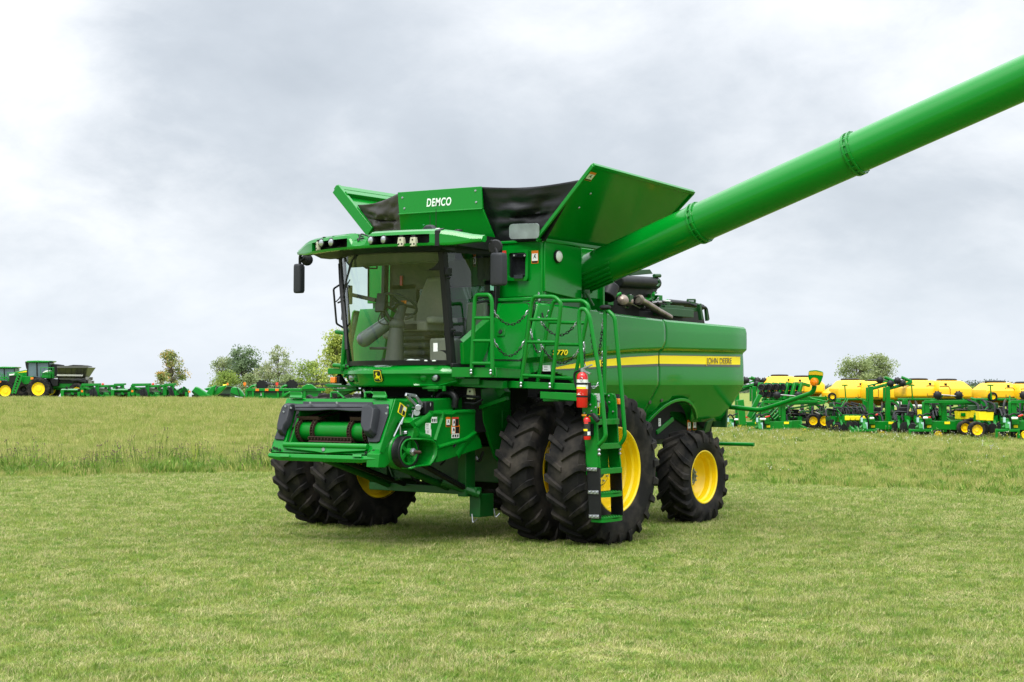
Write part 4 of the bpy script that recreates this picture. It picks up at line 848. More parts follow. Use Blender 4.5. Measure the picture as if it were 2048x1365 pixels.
# ---------------------------------------------------------------- platforms, hand rails, ladder
YA, YB = -1.30, -.95
P1, P2 = hy(902.8,735,YA), hy(991.4,735.5,YA); P1b, P2b = hy(902.8,754.8,YA), hy(991.4,755.8,YA); Q2, Q2b = hx(1057.4,740,P2.x), hx(1057.4,758,P2.x)
b = MB(); b.plate([P1,P2,P2b,P1b], (0,.03,0)); b.plate([P2+V((-.03,.03,0)),V((P2.x-.03,Q2.y,Q2.z)),V((P2.x-.03,Q2b.y,Q2b.z)),P2b+V((-.03,.03,0))], (.03,0,0)); b.box((.95,YA+.03,P1b.z+.02), (P2.x-.03,-.5,P1b.z+.06)); b.plate([hy(905,757,YA+.15), hy(958,757,YA+.15), hy(958,770,YA+.15), hy(903,770,YA+.15)], (0,.03,0)); b.beam(hy(905,765,YA+.25), hy(1010,770,YA+.25), .1, .10)
b.build('cab_landing', GREENR, COMB, bevel=.006)
B1, B2, B2b, B1b = hy(1000,761.5,YB), hy(1153,768,YB), hy(1153,781,YB), hy(1000,775.5,YB)
b = MB(); b.plate([B1,B2,B2b,B1b], (0,.035,0)); b.box((B1.x,YB+.035,B1b.z+.02), (B2.x-.02,-.25,B1b.z+.05)); C1, C2, C2b, C1b = hy(1080,783.5,YB-.04), hy(1157,787,YB-.04), hy(1157,803,YB-.04), hy(1080,797.5,YB-.04); b.plate([C1,C2,C2b,C1b], (0,.04,0)); b.beam(hy(1000,775,YB+.3), hy(1010,790,YB+.3), .12, .12); b.obox(hy(1115,800,YB+.25), .25, .3, .04)
b.box((B2.x-.35,-.93,C1.z-.05), (2.72,-.35,C1.z-.02))
b.build('outer_landing', GREENR, COMB, bevel=.006)
def bolts(pts, n, parent, r=.02):
    g = MB()
    for p in pts: g.lathe(p, n, [(r,0),(r,.012),(r*.6,.02),(.001,.022)], 8)
    g.build_each('bolt', ZINC, parent)
def rail(loops, rungs, Y, name='hand_rail', r=.026, boltpts=()):
    g = MB()
    for pts, rad in loops: g.tube(fillet([hy(x,y,Y) for x, y in pts], rad, 7), r, 10)
    for a, c in rungs: g.tube([hy(*a,Y), hy(*c,Y)], r*.85, 8)
    o = g.build(name, GREENR, COMB)
    if boltpts: bolts([hy(x,y,Y-.03) for x, y in boltpts], (0,-1,0), o)
    return o
rail([([(942.6,751),(949.5,600),(953,590),(980,590),(984,603),(984.5,751)], .14)], [((948.5,636.5),(983.5,636.5)),((946,682),(983.5,682)),((944.5,727),(983.8,727.5))], YA-.02, boltpts=((942.5,741.5),(942.5,747),(981.5,742),(981.5,747.5)))
rail([([(1041,776),(1056,665),(1063,606),(1068,593.5),(1110,594),(1122,606),(1121,620),(1103,776)], .15)], [((1060,639.5),(1117,639.5)),((1054,684.5),(1111,685)),((1046,751),(1105,754))], YB-.02, boltpts=((1042,767),(1042,773),(1100,768.5),(1100,775)))
rail([([(1075,765),(1089,690),(1099,630),(1107,604),(1113,602),(1167,602),(1177,612),(1176.5,625),(1148,765)], .16)], [((1096,645),(1171,646.5)),((1089,689),(1160,690)),((1078,754),(1150,757.5))], -.40)
LY0, LY1 = -.83, -.30
LAD = empty('ladder', (2.85,-.55,1.2)); LAD.parent = COMB; LAD.matrix_parent_inverse = Matrix()
LAD.location = (0,0,0)
lad = MB()
fs = fillet([hy(x,y,LY0) for x, y in ((1165,786),(1185,786),(1192,800),(1194.5,861),(1199.5,937),(1173.5,936),(1164,819))], .05, 5, True)
lad.plate(fs, (0,.03,0)); fs2 = fillet([hy(x,y,LY1) for x, y in ((1207,788),(1226,787),(1231.5,798),(1236.5,893),(1241.5,937),(1218,937))], .05, 5, True); lad.plate(fs2, (0,.03,0))
for poly, Y in ((fs,LY0),(fs2,LY1)):
    ed = [p for p in poly if p.x > max(q.x for q in poly)-.22]; 
lad.tube([hy(x,y,LY0) for x, y in ((1190,790),(1192,800),(1194.5,861),(1199.5,937))], .014, 6); lad.tube([hy(x,y,LY1) for x, y in ((1228,788),(1231.5,798),(1236.5,893),(1241.5,937))], .014, 6)
bx = hy(1194,861,LY0).x; lad.plate([V((bx-.20,LY0+.03,1.86)), V((bx-.20,LY1,1.86)), V((bx-.17,LY1,.95)), V((bx-.17,LY0+.03,.95))], (-.02,0,0))
LADM = lad.build('ladder_stringer', GREENR, LAD, bevel=.006)
g = MB()
for poly, Y in (([(1173.5,936),(1199.5,937),(1201,1038.5),(1178,1035)],LY0),([(1219,937),(1242,937),(1245.5,1031),(1222,1030)],LY1)): g.plate([hy(x,y,Y) for x, y in poly], (0,.022,0))
g.build_each('rubber_stringer_end', PLASTIC, LAD, bevel=.004)
g = MB()
for y, x0, x1 in ((938.5,1173,1194),(984.5,1176,1197),(1033,1178,1198)): 
    a, c = hy(x0,y,LY0-.006), hy(x1,y+1,LY0-.006); g.beam(a, c, .01, .045); 
    for t in (.15,.5,.85): p = a.lerp(c,t); g.cyl(p, p+V((0,-.02,0)), .014, n=8)
g.build_each('stringer_clamp', ZINC, LAD, bevel=.003, k=4)
for (xa, ya) in ((1194,840),(1199,889),(1200,939),(1202.5,986),(1202.5,1036)):
    p = hy(xa, ya, LY0+.03); xo = p.x-.0; g = MB(); low = ya > 950
    zc = p.z-.03
    if low:
        rnd = [V((xo+.02+.0,LY0+.02,zc)), V((xo+.05,LY0+.16,zc)), V((xo+.05,LY1-.12,zc)), V((xo-.0,LY1+.0,zc)), V((xo-.17,LY1,zc)), V((xo-.17,LY0+.02,zc))]
        rnd = fillet(rnd, .06, 5, True); g.plate(rnd, (0,0,.02)); edge = rnd; 
        g.loft([[q+V((0,0,-.03)) for q in rnd], [q+V((0,0,.03)) for q in rnd]], caps=False)
        for i in range(4):
            for j in range(7): g.cyl(V((xo-.13+.045*i, LY0+.09+.055*j, zc+.02)), V((xo-.13+.045*i, LY0+.09+.055*j, zc+.034)), .016, .012, 8)
    else: g.box((xo-.19,LY0+.03,zc-.035), (xo+.01,LY1,zc+.035))
    g.build('step', GREENR, LAD, bevel=.004)
bolts([hy(x,y,LY0-.0) for x, y in ((1170,827),(1192,815.5),(1183.5,822.5),(1181,810))], (0,-1,0), LADM, .014)
bolts([hy(x,y,LY1-.0) for x, y in ((1218,792),(1219,805),(1213.5,825),(1226.5,824),(1232,816)) if x < 1230], (0,-1,0), LADM, .014)
bolts([hy(x,y,Y-.0) for x, y in ((1198.5,901),(1198.7,909),(1239.5,899.5),(1239.5,908)) for Y in (LY0 if x < 1220 else LY1,)], (0,-1,0), LADM, .022)
sticker(LADM, hy(1193.5,797,LY0+.2), .10, .12, (1,0,0), (0,0,1), 'white', (0,-1,0)); sticker(LADM, hy(1195,816,LY0+.2), .07, .18, (1,0,0), (0,0,1), 'yellow', (0,-1,0))
def arail(paths, Y): 
    g = MB()
    for pts, rad in paths: g.tube(fillet([hy(x,y,Y) for x, y in pts], rad, 6), .027, 10)
    return g.build('ladder_hand_rail', GREENR, COMB)
arail([([(1168,790),(1164.5,732),(1157.5,640),(1160,619),(1170,618),(1179,632),(1201,760),(1211.5,872),(1207,881),(1197.5,890)], .13)], LY0-.02)
r2 = arail([([(1209,790),(1210.5,620)], .01), ([(1211,620),(1216,622),(1229.5,634),(1243,780),(1250,872),(1246,882),(1237,893)], .10)], LY1-.02)
g = MB(); p = hy(1210.5,617,LY1-.02); g.lathe(p, (0,0,1), [(.001,-.02),(.05,-.02),(.075,.0),(.075,.02),(.05,.04),(.001,.045)], 16); g.build('rail_knob', PLASTIC, r2)
# amber lights
g = MB(); g.obox(hx(1237,803.5,2.72), .06, .085, .075); g.build('amber_side_lamp', AMBER, COMB, bevel=.008)
# right-hand platform, post, lamp
g = MB(); RY = -1.25
g.plate([hy(x,y,RY) for x, y in ((655.5,737),(700,737),(700,749),(655.5,748.5))], (0,.9,0)); g.tube([hy(672,664,RY), hy(700,668,RY)], .032, 8); g.tube([hy(690.5,664,RY), hy(684.5,742,RY)], .034, 10); g.tube([hy(667,731,RY), hy(700,734,RY)], .032, 8)
g.plate([hy(x,y,RY+.15) for x, y in ((648,770),(655,768),(712,772),(712,776),(655,775))], (0,.35,0)); g.plate([hy(x,y,RY+.1) for x, y in ((658,777),(715,779),(700,783),(680,784))], (0,.3,0)); g.beam(hy(676,790,RY+.2), hy(715,775,RY+.2), .05, .08); g.beam(hy(677,750,RY+.1), hy(690,770,RY+.2), .06, .06, mi=1)
g.build('right_landing', [GREENR, PLASTIC], COMB, bevel=.006)
g = MB(); g.obox(hy(668,760.5,RY-.02), .09, .06, .08); g.build('amber_side_lamp', AMBER, COMB, bevel=.008)
g = MB(); g.obox(hy(678,760,RY+.02), .08, .07, .10); g.build('lamp_bracket', PLASTIC, COMB, bevel=.005)
# under-cab light, hose, step
ledlamp(hy(940,788,-1.0), (0,-1,0), COMB, .062)
g = MB(); g.tube(fillet([hy(x,y,-1.15) for x, y in ((878,816),(877,795),(886,785),(903,786),(912,795),(909,815))], .1, 6), .045, 12); g.tube([hy(x,y,-1.0) for x, y in ((905,800),(925,792),(960,795))], .02, 8); g.tube([hy(x,y,-1.05) for x, y in ((930,806),(950,808),(965,800))], .014, 8); g.build_each('loom_hose', PLASTIC, COMB)
g = MB(); g.obox(hy(866,775.5,-1.35), .27, .12, .04); g.obox(hy(866,779,-1.33), .12, .08, .05); g.beam(hy(888,772,-1.3), hy(888,783,-1.3), .04, .04); g.build('underside_step', GREENR, COMB, bevel=.006)
g = MB(); g.beam(hy(940,823,-.75), hy(1015,797,-.75), .07, .05); g.build('frame_stay', GREENR, COMB, bevel=.005)
# safety chains
def chain(a, c, sag, clips=True):
    g = MB(); n = 0; L = []; 
    for i in range(61): t = i/60; L.append(a.lerp(c, t)+V((0,0,-sag*4*t*(1-t))))
    cum = [0]
    for p, q in zip(L, L[1:]): cum.append(cum[-1]+(q-p).length)
    N = max(3, int(cum[-1]/.038)); 
    for k in range(N):
        d = (k+.5)*cum[-1]/N; i = min(len(cum)-2, max(0, int(np.searchsorted(cum, d)-1))); p = L[i].lerp(L[i+1], (d-cum[i])/max(1e-6, cum[i+1]-cum[i])); tg = (L[i+1]-L[i]).normalized()
        u = tg.orthogonal().normalized(); u = V((0,0,1)).cross(tg); u = u.normalized() if u.length > .1 else V((1,0,0)); w = tg.cross(u); e = u if k % 2 else w
        end = clips and (k < 3 or k >= N-3); r = .0055
        g.tube([p+tg*(.028*math.cos(x))+e*(.014*math.sin(x)) for x in np.linspace(0, 2*PI, 9)[:-1]], r, 5, closed=True, mi=1 if end else 0)
    o = g.build('safety_chain', [PLASTIC, ZINC], COMB); return o
def ch(p, Yp, q, Yq, low, clips=True):
    a, c = hy(*p,Yp), hy(*q,Yq); m = hy(*low, (Yp+Yq)/2); chain(a, c, max(.02,(a.z+c.z)/2-m.z), clips)
ch((985.6,620.5),YA,(1059,617.6),YB,(1022,649.5)); ch((985.6,677.7),YA,(1051,679),YB,(1019,712))
ch((1077,635.7),YB,(1157,640),LY0,(1120,671)); ch((1077,681),YB,(1158.5,699.5),LY0,(1121,726))
ch((1077,586),-.25,(1097.7,622.5),-.42,(1088,637)); ch((1061,659),-.56,(1084.5,694),-.6,(1072,702))
ch((1179,631),-.4,(1206,640),LY1,(1194,716)); ch((1168,685.5),-.5,(1169.5,731),-.55,(1169,733)); ch((1205,704),LY1,(1202,756),LY1,(1203,758)); ch((1176,766),-.83,(1198,766),-.7,(1187,775))
# ---------------------------------------------------------------- fire extinguishers hung on the ladder
def ext(px, y0, y1, r, Y, small, label):
    base = hy(px, y1, Y); top = hy(px+ (1 if not small else -.5), y0, Y); h = (top-base).length; o = empty('fire_extinguisher', base); tag(o, label, 'fire extinguisher', 'fire extinguishers on the ladder')
    up = (top-base).normalized(); Z = lambda t: up*(h*t)
    g = MB(); g.lathe((0,0,0), up, [(.001,0),(r*.9,0),(r,.015),(r,h*.86),(r*.9,h*.93),(r*.55,h*.985),(r*.3,h),(.001,h)], 28); bo = g.build('cylinder', RED, o)
    def ring(t0, t1, m, nm, k=1.015, a0=0, a1=2*PI): q = MB(); q.lathe((0,0,0), up, [(r*k,h*t0),(r*k,h*t1)], 28, 0, a0, a1); q.build(nm, m, o)
    tilt = V((.15,-1,0)).normalized()
    if not small:
        ring(.60,.79,WHITED,'paper_label',1.01); ring(.525,.60,WHITED,'paper_label',1.01); ring(.53,.585,YDECAL,'hazard_band',1.02, 2.4, 5.2); ring(.645,.70,PLASTIC,'strap',1.05); ring(.29,.34,PLASTIC,'strap',1.05)
        q = MB(); q.face([V((r*1.03*math.cos(-PI/2+.35+x),r*1.03*math.sin(-PI/2+.35+x),h*.36+y)) for x, y in ((-.8,0),(-.4,-.0),(0,-.0),(.4,0),(.8,.0),(.4,.018),(0,.034),(-.4,.018))]); q.build('paper_label', WHITED, o)
        q = MB(); q.cyl(Z(1), Z(1.09), .028, n=12); q.beam(Z(1.08)+V((-.02,0,0)), Z(1.2)+V((.14,0,.0)), .03, .015); q.beam(Z(1.06), Z(.95)+V((.12,0,0)), .03, .015); q.tube([Z(.8)+V((.03+.022*math.cos(t),-r-.002,.022*math.sin(t))) for t in np.linspace(0,2*PI,13)[:-1]], .004, 5, closed=True); q.build('valve_handle', ZINC, o)
        q = MB(); q.tube(fillet([Z(1.06), Z(1.0)+V((-.12,0,0)), Z(.8)+V((-.125,0,0)), Z(.55)+V((-r-.015,0,0))], .06), .014, 8); q.build('hose', PLASTIC, o)
    else:
        ring(.16,.78,BLACKD,'paper_label',1.012); ring(.38,.47,YDECAL,'hazard_band',1.03,3.0,4.6); ring(.2,.36,WHITED,'paper_label',1.02,4.6,5.6); ring(.70,.76,REDD,'paper_label',1.02,3.6,4.8)
        q = MB(); q.beam(Z(1.07)+V((-.07,0,0)), Z(1.05)+V((.06,0,0)), .035, .025); q.build('pull_tab', mat('orange_tab', (.85,.35,.01), .5), o, bevel=.005)
        q = MB(); q.beam(Z(1.04), Z(1.12)+V((.08,0,0)), .04, .03); q.beam(Z(1.12)+V((.08,0,0)), Z(.80)+V((.17,0,0)), .045, .05); q.build('valve_handle', PLASTIC, o, bevel=.008)
    g = MB(); g.box((-.05,r*.9,h*.2), (.05,r+.06,h*.7)); g.build('wall_bracket', PLASTIC, o)
ext(1164, 744.5, 815.5, .070, LY0-.12, False, 'large red fire extinguisher with white label strapped at the ladder top')
ext(1174.5, 834, 880, .045, LY0-.075, True, 'small red fire extinguisher with black label lower on the ladder')
# ================================================================ TERRAIN, GRASS, TREES
def db(u): return interp(u, [-30,-20,-11.3,-5.6,0,4.6,9.5,16,30], [29,31,33.5,35.7,35,32.1,28.2,23,14])+.9*noise.noise(V((u*.55, 2, 0)))+.35*noise.noise(V((u*2.1, 5, 0)))      # edge of the mown lawn
def hill(u, d):
    side = 1-smooth(-13, 7, u*60/max(d,60)); 
    z = side*(1.0*smooth(34, 112, d)-.30*smooth(118, 150, d)-.0105*max(0, d-150))
    return z
def gz(u, d):
    if d < 0: return 0.0
    near = smooth(18, 40, d)
    return hill(u, d)+near*.05*noise.noise(V((u*.15, d*.15, 3)))*min(1,d/40)
def nmix(nt, a, b, f):
    m = nt.nodes.new('ShaderNodeMix'); m.data_type = 'RGBA'
    for k, v in (('A', a), ('B', b)):
        if isinstance(v, tuple): m.inputs[k].default_value = (*v, 1)
        else: nt.links.new(v, m.inputs[k])
    if isinstance(f, (int, float)): m.inputs['Factor'].default_value = f
    else: nt.links.new(f, m.inputs['Factor'])
    return m.outputs['Result']
def nnoise(nt, scale, detail=4, off=(0,0,0), stretch=(1,1,1), rough=.55):
    g = nt.nodes.new('ShaderNodeNewGeometry'); mp = nt.nodes.new('ShaderNodeMapping'); mp.inputs['Location'].default_value = off; mp.inputs['Scale'].default_value = stretch; nt.links.new(g.outputs['Position'], mp.inputs['Vector'])
    n = nt.nodes.new('ShaderNodeTexNoise'); n.inputs['Scale'].default_value = scale; n.inputs['Detail'].default_value = detail; n.inputs['Roughness'].default_value = rough; nt.links.new(mp.outputs[0], n.inputs['Vector']); return n.outputs['Fac']
def nrange(nt, v, a, b, c=0, d=1):
    r = nt.nodes.new('ShaderNodeMapRange'); r.interpolation_type = 'SMOOTHSTEP'
    for k, x in zip(('From Min','From Max','To Min','To Max'), (a,b,c,d)): r.inputs[k].default_value = x
    nt.links.new(v, r.inputs['Value']); return r.outputs[0]
def grassmat(name, fresh, mid, straw, straw_lo, dark=.0, trans=.35, ns=1.5):
    m = bpy.data.materials.new(name); m.use_nodes = True; nt = m.node_tree; N = nt.nodes; L = nt.links; b = N['Principled BSDF']
    c = nmix(nt, mid, fresh, nrange(nt, nnoise(nt, ns, 6, rough=.65), .38, .62))
    c = nmix(nt, c, tuple(x*.62 for x in fresh), nrange(nt, nnoise(nt, ns*.8, 6, (7,3,0)), .54, .72, 0, .6))
    at = N.new('ShaderNodeAttribute'); at.attribute_name = 'tint'
    st = N.new('ShaderNodeMath'); st.operation = 'ADD'; L.new(at.outputs['Fac'], st.inputs[0]); L.new(nrange(nt, nnoise(nt, ns*.35, 7, (2,9,0), rough=.7), .32, .70, -.34, .34), st.inputs[1])
    c = nmix(nt, c, straw, nrange(nt, st.outputs[0], straw_lo, straw_lo+.35))
    oi = N.new('ShaderNodeObjectInfo'); vv = N.new('ShaderNodeMath'); vv.operation = 'MULTIPLY_ADD'; L.new(at.outputs['Fac'], vv.inputs[0]); vv.inputs[1].default_value = 7.31; L.new(oi.outputs['Random'], vv.inputs[2]); fr = N.new('ShaderNodeMath'); fr.operation = 'FRACT'; L.new(vv.outputs[0], fr.inputs[0]); vv = fr; hs = N.new('ShaderNodeHueSaturation'); L.new(c, hs.inputs['Color']); L.new(nrange(nt, vv.outputs[0], 0, 1, .70, 1.30), hs.inputs['Value'])
    L.new(hs.outputs['Color'], b.inputs['Base Color']); b.inputs['Roughness'].default_value = .55; b.inputs['Specular IOR Level'].default_value = .25
    t = N.new('ShaderNodeBsdfTranslucent'); L.new(hs.outputs['Color'], t.inputs['Color']); x = N.new('ShaderNodeMixShader'); x.inputs[0].default_value = trans; L.new(b.outputs[0], x.inputs[1]); L.new(t.outputs[0], x.inputs[2]); L.new(x.outputs[0], N['Material Output'].inputs['Surface']); return m
LAWNM = grassmat('mown_grass_blades', (.15,.265,.034), (.28,.345,.07), (.53,.49,.24), .50, ns=5)
MEADM = grassmat('rough_grass_blades', (.165,.26,.033), (.27,.315,.065), (.50,.44,.19), .50, ns=2.2)
WEEDM = grassmat('weed_leaves', (.10,.21,.022), (.15,.27,.035), (.33,.34,.09), .70)
def groundmat(name, a, b_, c_):
    m = bpy.data.materials.new(name); m.use_nodes = True; nt = m.node_tree; b = nt.nodes['Principled BSDF']
    c = nmix(nt, a, b_, nrange(nt, nnoise(nt, 1.3, 8), .35, .65)); c = nmix(nt, c, c_, nrange(nt, nnoise(nt, .25, 6, (4,4,0)), .42, .7, 0, .8)); c = nmix(nt, c, tuple(x*.55 for x in a), nrange(nt, nnoise(nt, 14, 6), .5, .75, 0, .7))
    nt.links.new(c, b.inputs['Base Color']); b.inputs['Roughness'].default_value = .95; b.inputs['Specular IOR Level'].default_value = .1; return m
rows = []
us = sorted(set([-900,-600,-400,-250,-160,-110]+list(range(-80,81,2))+[110,160,250,400,600,900])); ds = [-60,-20,0]+list(np.arange(6,60,1.5))+list(np.arange(60,160,3))+[165,180,200,240,300,400,600,900,1400]
for d in ds: rows.append([gp(u, d, gz(u, d)) for u in us])
b = MB(); b.grid(rows)
tag(b.build('grass_field', groundmat('field_ground', (.12,.175,.03), (.20,.245,.055), (.27,.27,.09)), ang=180), kind='structure')
def tuft(name, n, h0, h1, w, spread, m, lean=.45, seg=3, heads=0, broad=0):
    vs = []; fs = []; tint = []; rr = random.Random(name)
    for i in range(n):
        a = rr.uniform(0, 2*PI); r = spread*math.sqrt(rr.random()); base = V((r*math.cos(a), r*math.sin(a), -.01)); h = rr.uniform(h0, h1); la = rr.uniform(0, 2*PI); ln = h*lean*rr.random(); ww = w*rr.uniform(.6, 1.3); fa = rr.uniform(0, PI); sd = V((math.cos(fa), math.sin(fa), 0))*ww/2; t0 = rr.random(); o = len(vs)
        for k in range(seg+1):
            t = k/seg; p = base+V((math.cos(la)*ln*t*t, math.sin(la)*ln*t*t, h*t*(1-.15*t*(lean > .3)))); s = sd*(1-t**1.6) if not broad else sd*math.sin(PI*min(1, .12+.88*t))
            vs += [p-s, p+s]; tint += [t0, t0]
        for k in range(seg): fs.append((o+2*k, o+2*k+1, o+2*k+3, o+2*k+2))
    me = bpy.data.meshes.new(name); me.from_pydata([tuple(v) for v in vs], [], fs); me.materials.append(m)
    at = me.attributes.new('tint', 'FLOAT', 'POINT'); at.data.foreach_set('value', tint)
    return me
def stalk(name, n, h0, h1, hm, sm, hr, spread):
    b = MB(); rr = random.Random(name)
    for i in range(n):
        a = rr.uniform(0, 2*PI); r = spread*math.sqrt(rr.random()); p = V((r*math.cos(a), r*math.sin(a), 0)); q = p+V((rr.uniform(-.12,.12), rr.uniform(-.12,.12), rr.uniform(h0,h1))); b.tube([p, p.lerp(q,.5)+V((.02,0,0)), q], .005, 3, mi=0)
        for j in range(rr.choice((1,2,3))): c = q+V((rr.uniform(-.05,.05), rr.uniform(-.05,.05), rr.uniform(-.08,.02))) if j else q; b.ball(c, hr*rr.uniform(.7,1.2), 5, 4, (1,1,1.1), mi=1)
    me = bpy.data.meshes.new(name); me.from_pydata(b.v, [], b.f); me.materials.append(sm); me.materials.append(hm); me.polygons.foreach_set('material_index', b.m); return me
def scatter(name, meshes, pts, rot, scl, idx, label_kind='stuff'):
    """one object: points in a mesh, tufts instanced on them by a geometry-nodes modifier"""
    me = bpy.data.meshes.new(name); n = len(pts); me.vertices.add(n); me.vertices.foreach_set('co', np.asarray(pts, dtype=np.float32).ravel())
    for nm, ty, arr in (('rot','FLOAT_VECTOR',rot), ('scl','FLOAT_VECTOR',scl), ('pick','INT',idx)):
        a = me.attributes.new(nm, ty, 'POINT'); a.data.foreach_set('vector' if ty == 'FLOAT_VECTOR' else 'value', np.asarray(arr).ravel())
    o = bpy.data.objects.new(name, me); C.objects.link(o)
    for m in meshes[0].materials: me.materials.append(m)
    ng = bpy.data.node_groups.new(name, 'GeometryNodeTree'); ng.interface.new_socket('Geometry', in_out='INPUT', socket_type='NodeSocketGeometry'); ng.interface.new_socket('Geometry', in_out='OUTPUT', socket_type='NodeSocketGeometry')
    N = ng.nodes; L = ng.links; gi = N.new('NodeGroupInput'); go = N.new('NodeGroupOutput'); ip = N.new('GeometryNodeInstanceOnPoints'); jn = N.new('GeometryNodeJoinGeometry')
    m2p = N.new('GeometryNodeMeshToPoints'); L.new(gi.outputs[0], m2p.inputs['Mesh']); L.new(m2p.outputs[0], ip.inputs['Points'])
    for me_ in reversed(meshes):
        to = bpy.data.objects.new(me_.name, me_); oi = N.new('GeometryNodeObjectInfo'); oi.inputs['Object'].default_value = to; oi.inputs['As Instance'].default_value = True; L.new(oi.outputs['Geometry'], jn.inputs[0])
    L.new(jn.outputs[0], ip.inputs['Instance']); ip.inputs['Pick Instance'].default_value = True
    for nm, ty, sock in (('rot','FLOAT_VECTOR','Rotation'), ('scl','FLOAT_VECTOR','Scale'), ('pick','INT','Instance Index')):
        na = N.new('GeometryNodeInputNamedAttribute'); na.data_type = ty; na.inputs['Name'].default_value = nm; L.new(na.outputs['Attribute'], ip.inputs[sock])
    L.new(ip.outputs[0], go.inputs[0]); md = o.modifiers.new('scatter', 'NODES'); md.node_group = ng
    return tag(o, kind='stuff')
def field(dens, d0, d1, half, test=None, seed=1):
    """random ground points (u, d) with dens(d) per square metre inside the wedge |u| < half*d"""
    r = np.random.default_rng(seed); out = []
    edges = list(np.arange(d0, d1, 2.0))+[d1]
    for a, c in zip(edges, edges[1:]):
        w = half*c+1.5; n = int(dens((a+c)/2)*(c-a)*2*w); u = r.uniform(-w, w, n); d = r.uniform(a, c, n); out.append(np.stack([u, d], 1))
    q = np.concatenate(out)
    if test is not None: q = q[[bool(test(u, d)) for u, d in q]]
    return q
def place(q, seed, s0, s1, grow=None, zs=1.0, tilt=.12):
    r = np.random.default_rng(seed); n = len(q); pts = np.array([gp(u, d, gz(u, d)) for u, d in q]); rot = np.stack([r.normal(0, tilt, n), r.normal(0, tilt, n), r.uniform(0, 2*PI, n)], 1)
    s = r.uniform(s0, s1, n)*(np.array([grow(u, d) for u, d in q]) if grow else 1); z = s*zs*(np.array([.75+.7*noise.noise(V((u*.8, d*.8, 1)))+.3 for u, d in q]))
    return pts, rot, np.stack([s, s, z], 1)
HW = .36+.06
lt = [tuft('lawn_tuft_'+c, 66, .022, .068, .0062, .10, LAWNM, 1.0) for c in 'abcd']
q = field(lambda d: 260 if d < 16 else (190 if d < 22 else 120), 9.5, 36.5, HW, lambda u, d: d < db(u)+.15, 11)
p_, r_, s_ = place(q, 12, .8, 1.25, lambda u, d: 1+max(0, d-16)*.035, .78)
scatter('lawn_grass', lt, p_, r_, s_, RNG.integers(0, 4, len(q)))
lw = [tuft('lawn_clover_'+c, 26, .02, .05, .02, .09, WEEDM, 1.2, 3, broad=1) for c in 'ab']
q = field(lambda d: 9, 9.5, 34, HW, lambda u, d: d < db(u) and noise.noise(V((u*.45, d*.45, 9))) > -.05, 13); p_, r_, s_ = place(q, 14, .6, 1.3, None, .8)
scatter('lawn_clover', lw, p_, r_, s_, RNG.integers(0, 2, len(q)))
mt = [tuft('meadow_tuft_'+c, 60, .07, .22, .0075, .20, MEADM, .8) for c in 'abcd']
def mh(u, d): left = 1-smooth(-6, 4, u*34/d); edge = smooth(0, 1.0, d-db(u)); return (.62+.24*left)*(.6+.4*edge)*(1+.010*max(0, d-45))
q = field(lambda d: 22 if d < 50 else (11 if d < 75 else 6), 26, 122, HW, lambda u, d: d > db(u)-.1, 21)
p_, r_, s_ = place(q, 22, .8, 1.3, mh)
scatter('meadow_grass', mt, p_, r_, s_, RNG.integers(0, 4, len(q)))
wt = [tuft('weed_tuft_'+c, 40, .08, .34, .034, .24, WEEDM, .8, 4, broad=1) for c in 'abc']+[tuft('tall_tuft_'+c, 40, .15, .42, .010, .18, WEEDM, .7) for c in 'ab']
HEADB = mat('brown_seed_heads', (.13,.085,.06), .8, var=.4, vscale=9); HEADW = mat('white_flower_heads', (.62,.62,.52), .8); HEADY = mat('yellow_flower_heads', (.65,.5,.03), .7); HEADV = mat('lilac_flower_heads', (.36,.32,.55), .7)
st = [stalk('seed_stalk_'+c, 5, .25, .58, HEADB, WEEDM, .012, .3) for c in 'ab']
def wz(u, d):
    e = d-db(u); left = u < 5
    if left: return RNG.random() < math.exp(-((e-2.2)/2.6)**2)*(.12+1.9*max(0, noise.noise(V((u*.45, d*.45, 4)))+.12))
    return RNG.random() < .22+.4*math.exp(-((e-.8)/.8)**2)+.25*(noise.noise(V((u*.3, d*.3, 4))) > .15)
q = field(lambda d: 14 if d < 46 else 2.0, 26, 70, HW, lambda u, d: d > db(u)+.12 and wz(u, d), 31)
p_, r_, s_ = place(q, 32, .6, 1.05, lambda u, d: (1.0 if u < 4 else .62), 1.0)
scatter('meadow_weeds', wt, p_, r_, s_, RNG.integers(0, 5, len(q)))
q = field(lambda d: 3.2, 32, 46, HW, lambda u, d: u < 2 and .3 < d-db(u) < 7 and RNG.random() < .2+.8*(noise.noise(V((u*.4, d*.4, 8))) > 0), 33)
p_, r_, s_ = place(q, 34, .7, 1.1); scatter('seed_head_stalks', st, p_, r_, s_, RNG.integers(0, 2, len(q)))
fl = [stalk('flower_stalk_'+c, 5, .12, .42, h, MEADM, .012, .4) for c, h in (('a',HEADW),('b',HEADW),('c',HEADY),('d',HEADV))]
q = field(lambda d: .35 if d < 45 else .5, 27, 68, HW, lambda u, d: u > 2 and d > db(u)+.5 and RNG.random() < .15+.85*(d > 54), 35)
p_, r_, s_ = place(q, 36, .6, 1.0); scatter('wild_flowers', fl, p_, r_, s_, RNG.choice([0,1,2,3], len(q), p=[.45,.35,.12,.08]))
b = MB(); c0 = hz(388, 932, .0); rr = random.Random(4)
for k in range(5):
    a = rr.uniform(-.06,.06); b.tube([c0+V((a,0,0)), c0+V((a*2,.03,.35)), c0+V((a*3+.05,.0,.62+.1*rr.random()))], [.014,.012,.003], 4)
tag(b.build('tall_weed', mat('yellow_green_weed', (.30,.36,.05), .6)), 'tall yellow-green weed standing above the rough strip at left', 'weed')
